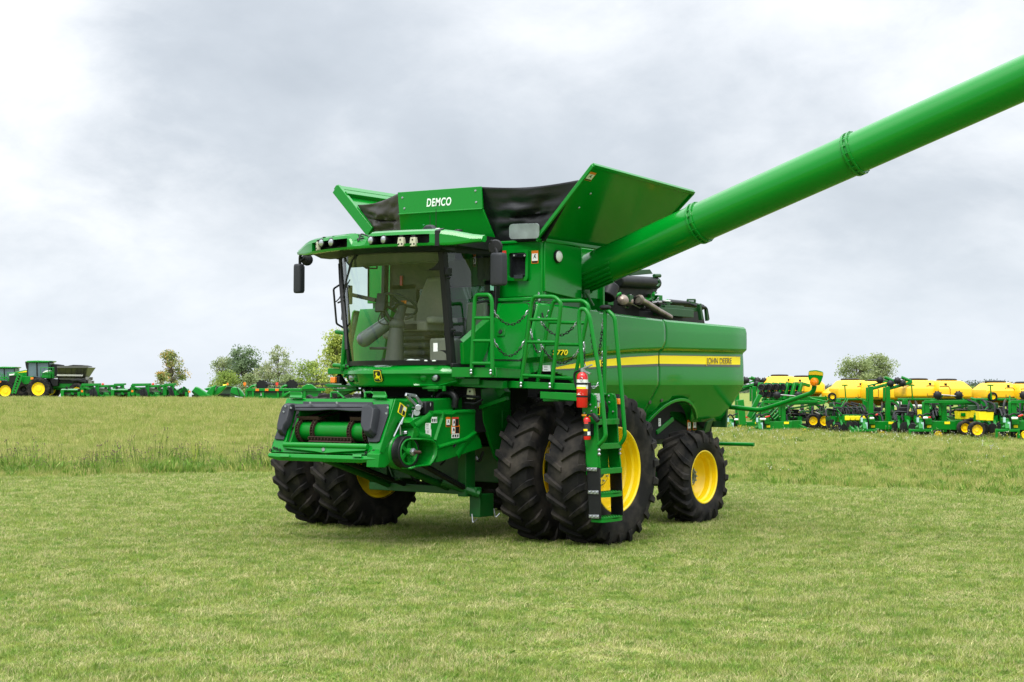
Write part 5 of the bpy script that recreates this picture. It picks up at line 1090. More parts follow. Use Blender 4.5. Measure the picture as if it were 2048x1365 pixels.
# ---------------------------------------------------------------- trees
BARK = mat('tree_bark', (.10,.08,.06), .9, var=.3, vscale=4)
def leafmat(name, cols, trans=.3):
    m = bpy.data.materials.new(name); m.use_nodes = True; nt = m.node_tree; N = nt.nodes; L = nt.links; b = N['Principled BSDF']
    at = N.new('ShaderNodeAttribute'); at.attribute_name = 'tint'; rp = N.new('ShaderNodeValToRGB'); L.new(at.outputs['Fac'], rp.inputs[0]); n = len(cols)
    while len(rp.color_ramp.elements) < n: rp.color_ramp.elements.new(.5)
    for i, c in enumerate(cols): rp.color_ramp.elements[i].position = i/(n-1); rp.color_ramp.elements[i].color = (*c, 1)
    L.new(rp.outputs[0], b.inputs['Base Color']); b.inputs['Roughness'].default_value = .6; b.inputs['Specular IOR Level'].default_value = .2
    t = N.new('ShaderNodeBsdfTranslucent'); L.new(rp.outputs[0], t.inputs['Color']); x = N.new('ShaderNodeMixShader'); x.inputs[0].default_value = trans; L.new(b.outputs[0], x.inputs[1]); L.new(t.outputs[0], x.inputs[2]); L.new(x.outputs[0], N['Material Output'].inputs['Surface']); return m
def leaves(name, clumps, nper, size, m, parent, rng, flat=.0):
    """clumps: (centre, radius xyz, tint centre)"""
    cs = []; ti = []
    for c, r, t in clumps:
        k = max(4, int(nper*1.2*rng.uniform(.6, 1.4))); v = rng.normal(0, 1, (k, 3)); v /= np.linalg.norm(v, axis=1)[:, None]; v *= (rng.uniform(.05, 1.35, (k, 1))**.6); cs.append(np.array(c)+v*np.array(r)); ti.append(np.clip(rng.normal(t, .17, k), 0, 1))
    c = np.concatenate(cs); ti = np.concatenate(ti); n = len(c); a = rng.normal(0, 1, (n, 3)); a /= np.linalg.norm(a, axis=1)[:, None]; b_ = rng.normal(0, 1, (n, 3)); b_ = np.cross(a, b_); b_ /= np.linalg.norm(b_, axis=1)[:, None]
    s = size*.66*rng.uniform(.5, 1.4, (n, 1)); vs = np.stack([c-a*s*.5, c+b_*s*.3, c+a*s*.5, c-b_*s*.3], 1).reshape(-1, 3)
    me = bpy.data.meshes.new(name); me.from_pydata(vs.tolist(), [], np.arange(4*n).reshape(-1, 4).tolist()); me.materials.append(m); at = me.attributes.new('tint', 'FLOAT', 'POINT'); at.data.foreach_set('value', np.repeat(ti, 4).astype(np.float32))
    o = bpy.data.objects.new(name, me); C.objects.link(o); o.parent = parent; return o
def tree(px, ytop, ybase, d, halfw, m, label, seed, nclump=26, nper=90, leaf=.34, shape='round', tint=.5, trunk=.16, name='tree', cat='tree', group='trees along the horizon', sparse=1.0, low=.25, tv=.2):
    base = hd(px, 773, d); zt_ = CAM.z-(ytop-773)/FPX*d; base.z = gz((px-1024)/FPX*d, d); H = zt_-base.z; low = max(low, 1-(ybase-ytop)/FPX*d/H*(1-low)-.02); W = halfw/FPX*d; rng = np.random.default_rng(seed); rr = random.Random(seed)
    root = empty(name, base, YAW); tag(root, label, cat, group)
    tb = MB(); top = V((rr.uniform(-.1,.1)*W, 0, H*.8)); stem = [V((0,0,-.3)), V((rr.uniform(-.06,.06)*W,0,H*.3)), V((rr.uniform(-.1,.1)*W,0,H*.55)), top]; tb.tube(stem, [trunk, trunk*.75, trunk*.5, trunk*.15], 7)
    cl = []
    for k in range(int(nclump*1.35)):
        t = rr.uniform(low, 1.0)
        if shape == 'round': wmax = math.sqrt(max(.02, 1-((t-.58)/.46)**2)) if t > .58 else lerp(.75, 1, (t-low)/(.58-low+1e-6))
        elif shape == 'tall': wmax = lerp(1, .35, t) if t > .4 else lerp(.6, 1, t/.4)
        elif shape == 'bush': wmax = math.sqrt(max(.03, 1-t*t))
        else: wmax = lerp(.45, 1, math.sin(PI*min(1, t)))*.9
        a = rr.uniform(0, 2*PI); r = W*wmax*math.sqrt(rr.uniform(.05, 1)); c = V((r*math.cos(a), r*math.sin(a)*.8, t*H*.95)); s = (W*.27+H*.035)*rr.uniform(.5, 1.5)*sparse
        cl.append(((c.x, c.y, c.z), (s*1.15, s*1.1, s*.75), min(1, max(0, rr.gauss(tint, tv)))))
        u = rr.uniform(.15, .7); k0 = min(2, int(u*3)); p0 = stem[k0].lerp(stem[k0+1], u*3-k0); p0.z = min(p0.z, c.z*.85); mid = p0.lerp(c, .55)+V((0,0,H*.04)); tb.tube([p0, mid, c], [trunk*.32, trunk*.18, trunk*.05], 5)
    tb.build('trunk', BARK, root); leaves('crown', cl, nper, leaf, m, root, rng); return root
L_AUT = leafmat('autumn_leaves', [(.17,.24,.08),(.24,.30,.10),(.36,.34,.12),(.58,.38,.10),(.62,.32,.08)])
L_DRK = leafmat('dark_leaves', [(.11,.17,.09),(.16,.23,.12),(.21,.29,.14)])
L_PAL = leafmat('pale_leaves', [(.23,.29,.14),(.32,.37,.19),(.43,.45,.26)])
L_YEL = leafmat('yellow_green_leaves', [(.19,.28,.06),(.30,.39,.08),(.46,.50,.12)])
L_GRY = leafmat('grey_green_leaves', [(.20,.26,.11),(.28,.34,.15),(.38,.42,.20)])
tree(342, 698, 775, 210, 30, L_AUT, 'thin autumn tree with orange leaves behind the parked headers', 1, 40, 46, .40, 'loose', .36, .13, sparse=.75, low=.12, tv=.22)
tree(322, 742, 778, 206, 17, L_AUT, 'small green and orange bush at the foot of the autumn tree', 2, 12, 60, .36, 'bush', .3, .07, name='bush', cat='bush', group=None, low=.1)
tree(488, 692, 780, 220, 33, L_DRK, 'dark blue-green tree, tallest of the left clump', 3, 34, 110, .42, 'round', .5, .2, sparse=.9, low=.22)
tree(447, 715, 782, 222, 26, L_PAL, 'pale willowy tree on the left edge of the dark tree', 4, 24, 90, .38, 'round', .35, .14, sparse=.9, low=.15)
tree(452, 747, 783, 212, 38, L_YEL, 'low rounded green bush in front of the dark tree', 5, 26, 95, .36, 'bush', .2, .1, name='bush', cat='bush', group=None, low=.05)
tree(556, 687, 782, 214, 36, L_PAL, 'tall thin tree with sparse pale leaves and bare twigs', 6, 34, 46, .40, 'loose', .45, .13, sparse=.62, low=.3, tv=.25)
tree(530, 728, 784, 216, 30, L_PAL, 'olive tree filling the gap beside the sparse tree', 7, 24, 80, .38, 'bush', .6, .1, low=.1)
tree(618, 724, 786, 205, 34, L_YEL, 'small round green tree left of the cab pillar', 8, 26, 100, .38, 'round', .25, .14, low=.08)
tree(672, 664, 792, 200, 46, L_YEL, 'large yellow-green tree directly behind the cab', 9, 44, 120, .44, 'tall', .75, .22, sparse=.9, low=.06)
tree(500, 750, 790, 211, 30, L_GRY, 'low grey-green brush under the dark tree', 15, 20, 90, .36, 'bush', .4, .08, name='bush', cat='bush', group=None, low=.05)
tree(640, 738, 790, 203, 34, L_YEL, 'broad yellow-green bush against the platform post', 16, 26, 100, .36, 'bush', .45, .1, name='bush', cat='bush', group=None, low=.05)
tree(580, 752, 790, 208, 44, L_GRY, 'dull green thicket behind the draper header', 10, 24, 90, .36, 'bush', .3, .08, name='bush', cat='bush', group=None, low=.05)
tree(1712, 714, 778, 240, 33, L_GRY, 'left crown of the pair of rounded trees above the yellow tanks', 11, 30, 110, .42, 'round', .5, .22, low=.2)
tree(1754, 709, 778, 244, 33, L_GRY, 'right crown of the pair of rounded trees above the yellow tanks', 12, 32, 110, .42, 'round', .45, .22, low=.2)
tree(1940, 772, 812, 95, 16, L_YEL, 'leafy bush between two pairs of yellow tanks', 13, 20, 110, .16, 'bush', .2, .05, name='bush', cat='bush', group=None, low=.05)
rng = np.random.default_rng(5); cl = []
for k in range(420):
    px = rng.uniform(1400, 2140); d = rng.uniform(430, 520); top = 773-((763 if px > 1860 else 768)+rng.uniform(0, 6)+2*math.sin(px*.05)); h = CAM.z+top/FPX*d; p = hd(px, 773, d); z = rng.uniform(.2, 1)*h*.85
    cl.append(((p.x, p.y, z), (2.6, 2.6, 1.1), rng.uniform(.1, .8)))
o = leaves('distant_treeline', cl, 46, .9, leafmat('far_leaves', [(.07,.10,.07),(.10,.13,.09),(.14,.165,.11)]), None, rng); tag(o, kind='stuff')
# ================================================================ PARKED MACHINERY IN THE BACKGROUND
class Site:
    """local frame of a parked machine: X to the right as seen, Y away, Z up, origin on the ground at pixel column px and distance d"""
    def __init__(s, name, px, d, label, cat, group=None, z=None):
        s.px, s.d = px, d; o = CAM+ray(px, 773)*d; u = (px-1024)/FPX*d
        s.z = gz(u, d) if z is None else z; s.o = V((o.x, o.y, s.z)); s.root = empty(name, s.o, YAW); tag(s.root, label, cat, group)
    def p(s, px, py, dy=0.0):
        d = s.d+dy; return V(((px-1024)/FPX*d-(s.px-1024)/FPX*s.d, dy, CAM.z-(py-773.3)/FPX*d-s.z))
    def m(s, px): return px/FPX*s.d
def wheelpart(name, parent, c, R, w, rr, ax=V((0,1,0)), tm=None, rm=None, lugs=0):
    ax = V(ax).normalized(); b = MB(); b.lathe(c, ax, [(rr*1.02,-w*.42),(rr,-w*.45),(rr*.9,-w*.3),(rr*.82,-w*.1),(rr*.45,-w*.12),(rr*.4,-w*.22),(.001,-w*.22)], 24); b.lathe(c, ax, [(rr*1.02,w*.42),(rr*.85,w*.2),(.001,w*.1)], 20); o = b.build(name, rm or YELLOW, parent, ang=40)
    t = MB(); t.lathe(c, ax, [(rr*.98,-w*.44),(lerp(rr,R,.4),-w*.52),(lerp(rr,R,.8),-w*.48),(R,-w*.36),(R,w*.36),(lerp(rr,R,.8),w*.48),(lerp(rr,R,.4),w*.52),(rr*.98,w*.44)], 32)
    if lugs:
        u = ax.orthogonal().normalized(); v = ax.cross(u)
        for k in range(lugs):
            for s in (-1, 1):
                a = 2*PI*(k+.5*(s > 0))/lugs; e = u*math.cos(a)+v*math.sin(a); f = ax.cross(e); t.obox(c+e*R+ax*(s*w*.22), w*.46, .05, .07, ax+f*(.55*s), f)
    t.build('tyre', tm or RUBBER, o, ang=40); return o
BGLASS = mat('distant_cab_glass', (.10,.16,.17), .08, coat=.5, var=.5, vscale=.8, metal=.3)
GALV = mat('stainless_hopper', (.13,.13,.122), .45, metal=.7, var=.2, vscale=2)
YPOLY = mat('yellow_poly_tank', (.88,.50,.006), .42, var=.06, vscale=1.2, rvar=.06)
ORANGEP = mat('orange_meter_box', (.55,.22,.01), .5)
def sprayer(px0, d, label, box):
    """self-propelled machine seen from its left front; pixel offsets from the first wheel hub"""
    S = Site('spreader_vehicle' if box else 'sprayer_vehicle', px0, d, label, 'farm vehicle', None); k = d/135.0
    zb = S.z
    def q(x, y, dy=0): return S.p(px0+(x-857)/9.75/k*1.0, 773.3+(y/9.75+690-773.3+0.0)/k, dy) if False else V(((x-857)/9.75*135/FPX, dy, (1110-y)/9.75*135/FPX))
    def poly(pts, dy0, dy1, m, nm, bev=.02, par=None): b = MB(); b.plate([q(x,y,dy0) for x, y in pts], (0,dy1-dy0,0)); return b.build(nm, m, par or S.root, bevel=bev)
    H = poly([(190,605),(350,560),(540,522),(665,540),(665,655),(545,660),(520,690),(480,690),(400,640),(215,650)], -.5, .6, GREEN, 'hood', .05)
    poly([(360,588),(470,560),(560,540),(665,545),(665,572),(560,570),(470,575)], -.515, -.5, YDECAL, 'yellow_stripe', 0, H); poly([(205,640),(395,600),(380,700),(330,780),(205,780)], -.45, .5, PLASTIC, 'grille', .03, H); poly([(215,610),(325,598),(300,628),(215,640)], -.52, -.48, WHITEP, 'headlight', .01, H)
    CB = poly([(575,385),(1010,385),(1000,660),(870,690),(665,690),(580,640)], -.75, .75, BGLASS, 'cab', .06)
    b = MB(); b.loft([[q(x,y,dy) for x, y in ((555,372),(590,350),(800,343),(1040,350),(1035,368),(990,384),(580,384))] for dy in (-.95,.95)]); b.build('roof', GREEN, CB, bevel=.05)
    b = MB()
    for a, c in (((590,385),(585,640)),((765,385),(775,650)),((1000,385),(1000,640)),((580,650),(870,690))): b.beam(q(*a,-.78), q(*c,-.78), .09, .09)
    b.build('pillar', PLASTIC, CB); b = MB(); b.tube([q(520,500,.2), q(505,430,.2), q(495,360,.2)], .12, 8); b.build('exhaust_stack', PLASTIC, S.root)
    poly([(880,640),(905,590),(960,570),(1040,560),(1062,600),(1060,690),(870,690)], -1.2, .9, GREEN, 'side_tank', .06)
    b = MB(); b.plate([q(x,y,-1.21) for x, y in ((910,580),(960,545),(1035,535),(1040,560),(960,575),(915,592))], (0,.6,0)); b.build('tank_cap', WHITEP, S.root, bevel=.03)
    b = MB()
    for x in (875,1020,1060,1100,1130): b.tube([q(x,485,-1.25), q(x,690,-1.25)], .03, 6)
    for y in (485,590): b.tube([q(875,y,-1.25), q(1135,y,-1.25)], .03, 6)
    b.build('hand_rail', GREEN, S.root)
    b = MB(); b.beam(q(450,590,-1.3), q(330,985,-1.3), .08, .16); b.beam(q(520,640,-1.3), q(390,985,-1.3), .08, .16)
    for t in np.linspace(.05,.95,8): b.beam(q(lerp(450,330,t),lerp(590,985,t),-1.3), q(lerp(520,390,t),lerp(640,985,t),-1.3), .1, .06)
    b.build('ladder', GREEN, S.root, bevel=.01)
    poly([(480,650),(700,650),(720,700),(640,800),(540,810),(480,760)], -.9, .9, GREENR, 'front_frame', .03)
    b = MB(); b.obox(q(705,692,-1.15), .25, .1, .2); b.build('amber_lamp', AMBER, S.root)
    fen = [(720,700),(860,690),(980,705),(1050,790),(1090,900),(1070,990),(1040,990),(1050,900),(1005,800),(940,735),(840,720),(715,740)]; poly(fen, -1.2, -.5, PLASTIC, 'fender', .03)
    poly([(1020,700),(1200,705),(1190,840),(1090,845)], -1.0, .9, PLASTIC, 'tool_box', .04); b = MB(); b.beam(q(640,830,-.3), q(1700,830,-.3), .5, .4); b.beam(q(640,880,.3), q(1700,880,.3), .4, .3); b.build('chassis', GREENR, S.root, bevel=.02)
    for x, nm in ((857,'wheel'),(1590,'wheel'),(380,'wheel')) if box else ((857,'wheel'),(1450,'wheel')):
        if x == 380: wheelpart(nm, S.root, q(335,905,1.9), .9, .5, .3, rm=DARK)
        elif x == 1590: wheelpart(nm, S.root, V((q(x,0).x, -1.3, .75)), .75, .46, .38, lugs=22); wheelpart(nm, S.root, V((q(x,0).x+.1, 1.3, .75)), .75, .46, .38)
        else: wheelpart(nm, S.root, V((q(x,0).x, -1.45, .98)), .98, .46, .585, lugs=26); wheelpart(nm, S.root, V((q(x,0).x+.1, 1.45, .98)), .98, .46, .585)
    if box:
        b = MB(); b.loft([[q(1205,478,-1.3), q(1785,478,-1.3), q(1785,478,1.3), q(1205,478,1.3)], [q(1165,690,-.5), q(1690,700,-.5), q(1690,700,.5), q(1165,690,.5)]]); BX = b.build('hopper_box', GALV, S.root, bevel=.01)
        b = MB()
        for t in (0,.24,.45,.64,.86,1): b.beam(q(lerp(1215,1780,t),475,-1.35), q(lerp(1168,1690,t),700,-.55), .09, .09)
        b.beam(q(1200,470,-1.33), q(1792,470,-1.33), .18, .18); b.beam(q(1170,700,-.55), q(1690,705,-.55), .15, .15); b.build('rib', GALV, BX)
        b = MB(); b.loft([[q(x,y,dy) for x, y in ((1320,468),(1400,440),(1480,428),(1650,432),(1745,455),(1745,468))] for dy in (-.9,.9)]); b.build('tarp_cover', TARP, BX, bevel=.03)
        b = MB(); b.plate([q(x,y,-.4) for x, y in ((1020,420),(1090,412),(1200,430),(1205,600),(1150,690),(1060,600))], (0,1.2,0)); b.build('front_screen', DARK, S.root)
        b = MB(); b.plate([q(x,y,-1.0) for x, y in ((1175,612),(1680,618),(1670,650),(1170,645))], (0,.02,0)); b.build('white_panel', mat('pale_box_panel', (.5,.5,.47), .5), BX)
        poly([(1480,720),(1620,705),(1740,730),(1745,775),(1690,770),(1600,740),(1500,760)], -1.6, -.8, PLASTIC, 'fender', .03); poly([(1170,690),(1720,700),(1740,790),(1180,790)], -.6, .6, DARK, 'spinner_housing')
        b = MB(); rr = random.Random(2)
        for i in range(9): b.obox(q(rr.uniform(1700,1800), rr.uniform(660,770), rr.uniform(-.8,.8)), .25, .2, .25)
        b.build_each('spinner', STEEL, S.root)
    else:
        b = MB()
        for y in (595,640): b.beam(q(0,y-20,-1.9), q(900,y,-1.9), .1, .1)
        for i in range(16): b.tube([q(60*i,575 if i%2 else 625,-1.9), q(60*(i+1),625 if i%2 else 580,-1.9)], .035, 5)
        for i in range(12): b.tube([q(300+50*i,480+(i%3)*30,-1.6), q(340+50*i,600,-1.8)], .03, 5)
        b.build('spray_boom', GREEN, S.root); poly([(1060,560),(1500,560),(1520,840),(1080,840)], -1.1, 1.1, GREENR, 'solution_tank', .1)
    return S
sprayer(88, 135, 'green spreader vehicle with yellow wheels carrying a grey hopper box', True)
sprayer(21, 158, 'green sprayer vehicle cut by the left picture edge, boom folded along its hood', False)
# ---------------------------------------------------------------- corn heads and a draper header in a row on the crest
def cornhead(px0, d, label, s0, x0, snouts):
    S = Site('corn_header', px0, d, label, 'header', 'corn headers parked on the crest')
    def q(x, y, dy=0): return S.p(120+x/6.827, 740+y/6.827, dy)
    x = x0
    def poly(pts, dy0, dy1, m, nm, bev=.02): b = MB(); b.plate([q(x+a,y,dy0) for a, y in pts], (0,dy1-dy0,0)); return b.build(nm, m, S.root, bevel=bev)
    for a0, a1, t0, t1 in ((-630,-360,0,0),(220,420,0,0)):
        b = MB(); rows = []
        for a in (a0, a0+18, a1-18, a1): e = 1 if a in (a0+18, a1-18) else .85; rows.append([q(x+a,310,-.2), q(x+a-12,278-18*(e-.85),-.35), q(x+a,262-20*(e-.85),.0), q(x+a+8,258,.5), q(x+a+10,330,.7), q(x+a-12,345,.2)])
        b.loft(rows); W = b.build('wing_hood', GREEN, S.root, bevel=.03)
        b = MB(); b.beam(q(x+a0,322,-.3), q(x+a1,322,-.3), .12, .12); b.build('rubber_skirt', PLASTIC, W)
        b = MB(); b.obox(q(x+a0+25,325,-.2), .25, .6, .5); b.obox(q(x+a1-20,335,-.1), .2, .6, .4); b.build_each('skid_shoe', GREEN, W)
        b = MB(); b.obox(q(x+a1+14,292 if a0 < 0 else 300,-.45), .16, .08, .16); b.build('reflector_lamp', ORANGED, W)
    for a0, a1 in ((-350,-130),(90,210)):
        b = MB(); b.beam(q(x+a0+10,205,-.4), q(x+a0+10,352,-.4), .14, .3); b.beam(q(x+a1-10,205,-.4), q(x+a1-10,355,-.4), .2, .3); b.beam(q(x+a0,212,-.4), q(x+a1,208,-.4), .3, .16); b.beam(q(x+a0,200,.1), q(x+a1+40,196,.1), .2, .14)
        b.plate([q(x+a0+20,240,-.1), q(x+a1-20,236,-.1), q(x+a1-20,340,-.1), q(x+a0+20,340,-.1)], (0,.2,0)); b.beam(q(x+a0+20,235,-.5), q(x+a1-30,300,-.5), .12, .14); b.beam(q(x+a0+60,345,-.4), q(x+a1,345,-.4), .3, .22); b.build('hinge_frame', GREENR, S.root, bevel=.015)
        b = MB(); rr = random.Random(a0)
        for k in range(7): p = q(x+rr.uniform(lerp(a0,a1,.3),lerp(a0,a1,.9)), rr.uniform(235,280), -.6); b.tube(fillet([p, p+V((.2,-.1,-.5)), p+V((rr.uniform(-.4,.4),-.05,-1.0))], .2, 3), .07, 6)
        b.build_each('hose_bundle', PLASTIC, S.root)
    b = MB(); b.beam(q(x-130,228,-.1), q(x+95,222,-.1), .25, .22); b.beam(q(x-130,345,-.1), q(x+95,345,-.1), .25, .5); b.beam(q(x-130,330,-.2), q(x+95,332,-.2), .1, .1)
    rr = random.Random(9)
    for k in range(6): c = q(x-100+34*k, rr.uniform(265,300), .3); b.tube([c, c+V((rr.uniform(-.3,.3),.2,rr.uniform(-.8,.1)))], .12, 8)
    b.build('feeder_opening', GREEN, S.root, bevel=.02)
    b = MB(); b.beam(q(x-110,290,.25), q(x+70,300,.25), .3, .5); b.build('throat_cover', mat('grubby_white_panel', (.4,.38,.33), .6), S.root)
    b = MB(); b.cyl(q(x-65,215,-.1), q(x-65,198,-.1), .10, n=10); b.ball(q(x-65,198,-.1), .11, 10, 6); b.build('warning_lamp', REDD, S.root)
    for a0, a1 in ((-625,-125),(-130,225),(215,415)):
        b = MB(); b.plate([q(x+a0,330,.55), q(x+a1,330,.55), q(x+a1,392,.55), q(x+a0,392,.55)], (0,.1,0)); b.beam(q(x+a0,300,.4), q(x+a1,302,.4), .25, .35, mi=1); b.build('under_sheet', [DARK, GREEND], S.root)
        rr = random.Random(a0*3+1); b = MB()
        for k in range(10): p = q(x+rr.uniform(a0,a1), rr.uniform(235,345), -.3); b.obox(p, rr.uniform(.1,.4), .15, rr.uniform(.1,.35), (1,0,rr.uniform(-.8,.8)), mi=k % 3)
        b.build_each('gearbox', [GREENR, PLASTIC, GREEND], S.root)
    if snouts:
        for pts, dy, m in (([(1790,300),(1850,225),(1905,250),(1990,310),(2060,360),(1930,380),(1830,345)],-.5,GREEN),([(1990,320),(2060,235),(2130,205),(2115,255),(2080,380),(1990,375)],-.2,GREEN),([(2060,350),(2160,240),(2262,205),(2270,225),(2200,310),(2080,380)],.1,GREEN),([(1960,260),(2030,238),(2080,235),(2010,290)],.4,GREEN)):
            b = MB(); b.plate([q(a,y,dy) for a, y in pts], (0,.45,0)); o = b.build('snout', m, S.root, bevel=.08, seg=3)
        b = MB(); b.plate([q(1800,340,.6), q(2100,340,.6), q(2100,395,.6), q(1800,395,.6)], (0,.1,0)); b.build('under_sheet', DARK, S.root); b = MB(); b.cyl(q(2235,222,.3), q(2272,206,.3), .14, .05, 8); b.build('snout_tip', YDECAL, o); b = MB(); b.beam(q(1800,290,-.55), q(1925,375,-.55), .05, .05); b.build('snout_seam', PLASTIC, o)
    return S
cornhead(213, 124, 'folded green corn header left of the autumn tree, nearest the spreader', 0, 650, False)
cornhead(316, 122, 'folded green corn header below the autumn tree with pointed snouts at its right', 0, 1335, True)
S = Site('auger_header', 452, 126, 'dark green auger header standing end-on behind the snouts', 'header')
b = MB(); q = lambda x, y, dy=0: S.p(360+x/6.02, 740+y/6.02, dy)
b.plate([q(440,205,0), q(640,205,0), q(640,330,0), q(400,330,0)], (0,.5,0)); b.beam(q(430,206,-.05), q(640,204,-.05), .3, .1); b.build('back_sheet', mat('dull_green_paint', (.02,.06,.025), .5, var=.2), S.root, bevel=.02)
b = MB(); b.beam(q(400,290,-.1), q(600,300,-.1), .1, .12); b.plate([q(390,315,.1), q(660,315,.1), q(660,372,.1), q(390,372,.1)], (0,.1,0)); b.build('lower_rail', PLASTIC, S.root)
b = MB(); b.cyl(q(572,185,.2), q(572,158,.2), .09, .07, 8); b.build('amber_lamp', AMBER, S.root)
S = Site('draper_header', 580, 116, 'long green draper header with black pick-up reel, right end hidden by the combine', 'header')
q = lambda x, y, dy=0: S.p(360+x/6.02, 740+y/6.02, dy)
b = MB(); b.plate(fillet([q(600,300,-.4), q(612,225,-.4), q(640,203,-.4), q(690,212,-.4), q(735,250,-.4), q(790,330,-.4), q(700,325,-.4)], .25, 4, True), (0,.5,0)); o = b.build('end_shield', GREEN, S.root, bevel=.06, seg=3)
b = MB(); b.beam(q(690,215,-.45), q(720,310,-.45), .05, .05); b.beam(q(612,282,-.45), q(720,320,-.45), .05, .05); b.build_each('shield_seam', PLASTIC, o)
b = MB(); b.plate([q(790,240,0), q(1700,250,0), q(1700,355,0), q(820,350,0)], (0,.1,0)); b.beam(q(800,240,-.1), q(1750,238,-.1), .2, .2); b.beam(q(815,350,-.15), q(1700,355,-.15), .3, .15)
for x in (800,880,1000,1180,1240,1500): b.beam(q(x,240,-.12), q(x,350,-.12), .1, .18)
b.build('back_frame', GREEN, S.root, bevel=.02)
b = MB(); b.beam(q(890,262,-.14), q(1235,268,-.14), .06, .14); b.build('dark_slot', DARK, S.root)
for x in (930,1045,1168): b = MB(); b.obox(q(x,242,-.23), .26, .04, .17); b.build('orange_reflector', ORANGED, S.root, bevel=.01)
b = MB(); b.obox(q(992,290,-.03), .28, .04, .25); b.build('paper_label', WHITED, S.root)
b = MB(); b.tube(fillet([q(830,230,-.1), q(870,195,-.1), q(920,188,-.1)], .3, 4), .1, 8); b.tube(fillet([q(1215,230,.1), q(1260,190,.1), q(1290,195,.1)], .3, 4), .1, 8); b.plate([q(1465,240,-.3), q(1470,205,-.3), q(1530,170,-.3), q(1580,175,-.3), q(1650,230,-.3)], (0,.5,0)); b.plate([q(1230,330,-.25), q(1250,290,-.25), q(1330,255,-.25), q(1330,275,-.25), q(1270,320,-.25)], (0,.2,0)); b.build_each('reel_arm', GREEN, S.root, bevel=.04)
for x, y in ((985,195),(1345,190)):
    b = MB(); b.lathe(q(x,y,.3), (0,1,0), [(.001,-.05),(.42,-.05),(.44,0),(.42,.05),(.001,.05)], 22)
    for k in range(10): a = 2*PI*k/10; b.obox(q(x,y,.3)+V((.43*math.cos(a),0,.43*math.sin(a))), .12, .1, .1)
    b.build('reel_disc', PLASTIC, S.root)
b = MB()
for y0, y1, dy in ((172,172,.2),(178,176,.5),(215,212,.8)): b.tube([q(1030,y0,dy), q(2150,y1,dy+.4)], .03, 5)
for x in (1120,1240,1470,1700): b.beam(q(x,170,.3), q(x+25,225,.3), .05, .05)
b.build('reel_bat', PLASTIC, S.root)
b = MB(); rr = random.Random(8)
for k in range(150):
    x = 1040+k*7.4; y = 176-6*smooth(1500,1900,x) if False else 174; b.tube([q(x,y,.25+.004*k), q(x-14,y-22-4*rr.random(),.25+.004*k)], .014, 3)
tag(b.build('reel_tine', PLASTIC, S.root), kind='stuff')
for x, y, c in ((780,160,ORANGED),(1168,160,REDD)): b = MB(); b.cyl(q(x,y+40,.1), q(x,y+8,.1), .05, n=8); b.obox(q(x,y+8,.1), .2, .12, .2); b.build('warning_lamp', c, S.root)
# ---------------------------------------------------------------- planters with yellow tanks
def tank(S, pxa, pxb, yt, yb, dy, side=-1):
    a = S.p(pxa, yb, dy); c = S.p(pxb, yt, dy); w = (c.x-a.x)*.965; h = c.z-a.z; b = MB(); rows = []; cx = (a.x+c.x)/2; D = 1.0
    for t, wx, wy in ((0,.93,.84),(.05,.98,.95),(.12,1,1),(.52,1,1),(.58,.99,.98),(.86,.82,.84),(.95,.76,.76),(1.0,.68,.66)):
        k = .13; X, Y = w/2, D*wy; ol = max(0, 1-wx)*1.75; oi_ = max(0, 1-wx)*.45; xl, xr = (ol, oi_) if side < 0 else (oi_, ol); rows.append([V((cx+(x*X if False else (-1+xl+(x+1)/2*(2-xl-xr))*X), dy+y*Y, a.z+h*t)) for x, y in ((-1,-1+2*k),(-1+k,-1),(1-k,-1),(1,-1+2*k),(1,1-2*k),(1-k,1),(-1+k,1),(-1,1-2*k))])
    b.loft(rows); o = b.build('seed_tank', YPOLY, S.root, bevel=.035, seg=2, ang=25)
    b = MB(); xs_ = cx-side*w*.28; q4 = [V((xs_-w*.13,dy-D*1.0-.012,a.z+h*.15)), V((xs_+w*.13,dy-D*1.0-.012,a.z+h*.15)), V((xs_+w*.13,dy-D*1.0-.012,a.z+h*.55)), V((xs_+w*.10,dy-D*.92-.02,a.z+h*.70)), V((xs_-w*.13,dy-D*.92-.02,a.z+h*.70))]
    b.tube(q4, .014, 4, closed=True); b.obox(V((cx-side*w*.25,dy-D*.86,a.z+h*.80)), .10, .10, .10); b.build('hatch_seal', PLASTIC, o)
    b = MB(); b.lathe((cx-side*w*.06,dy,c.z-.01), (0,0,1), [(.42,0),(.44,.07),(.36,.10),(.001,.11)], 20); b.build('tank_lid', PLASTIC, o)
    return o
def disc(c, R, par, spiky=True):
    b = MB(); b.lathe(c, (.2,1,0), [(.001,-.06),(R*.4,-.06),(R*.8,-.02),(R,0),(R*.8,.02),(.001,.06)], 16)
    if spiky:
        for k in range(9): a = 2*PI*k/9; e = V((math.cos(a),-.2*math.cos(a),math.sin(a))); b.cyl(c+e*R*.6, c+e*R*1.18, R*.16, R*.08, 5)
    b.build('marker_disc', PLASTIC, par)
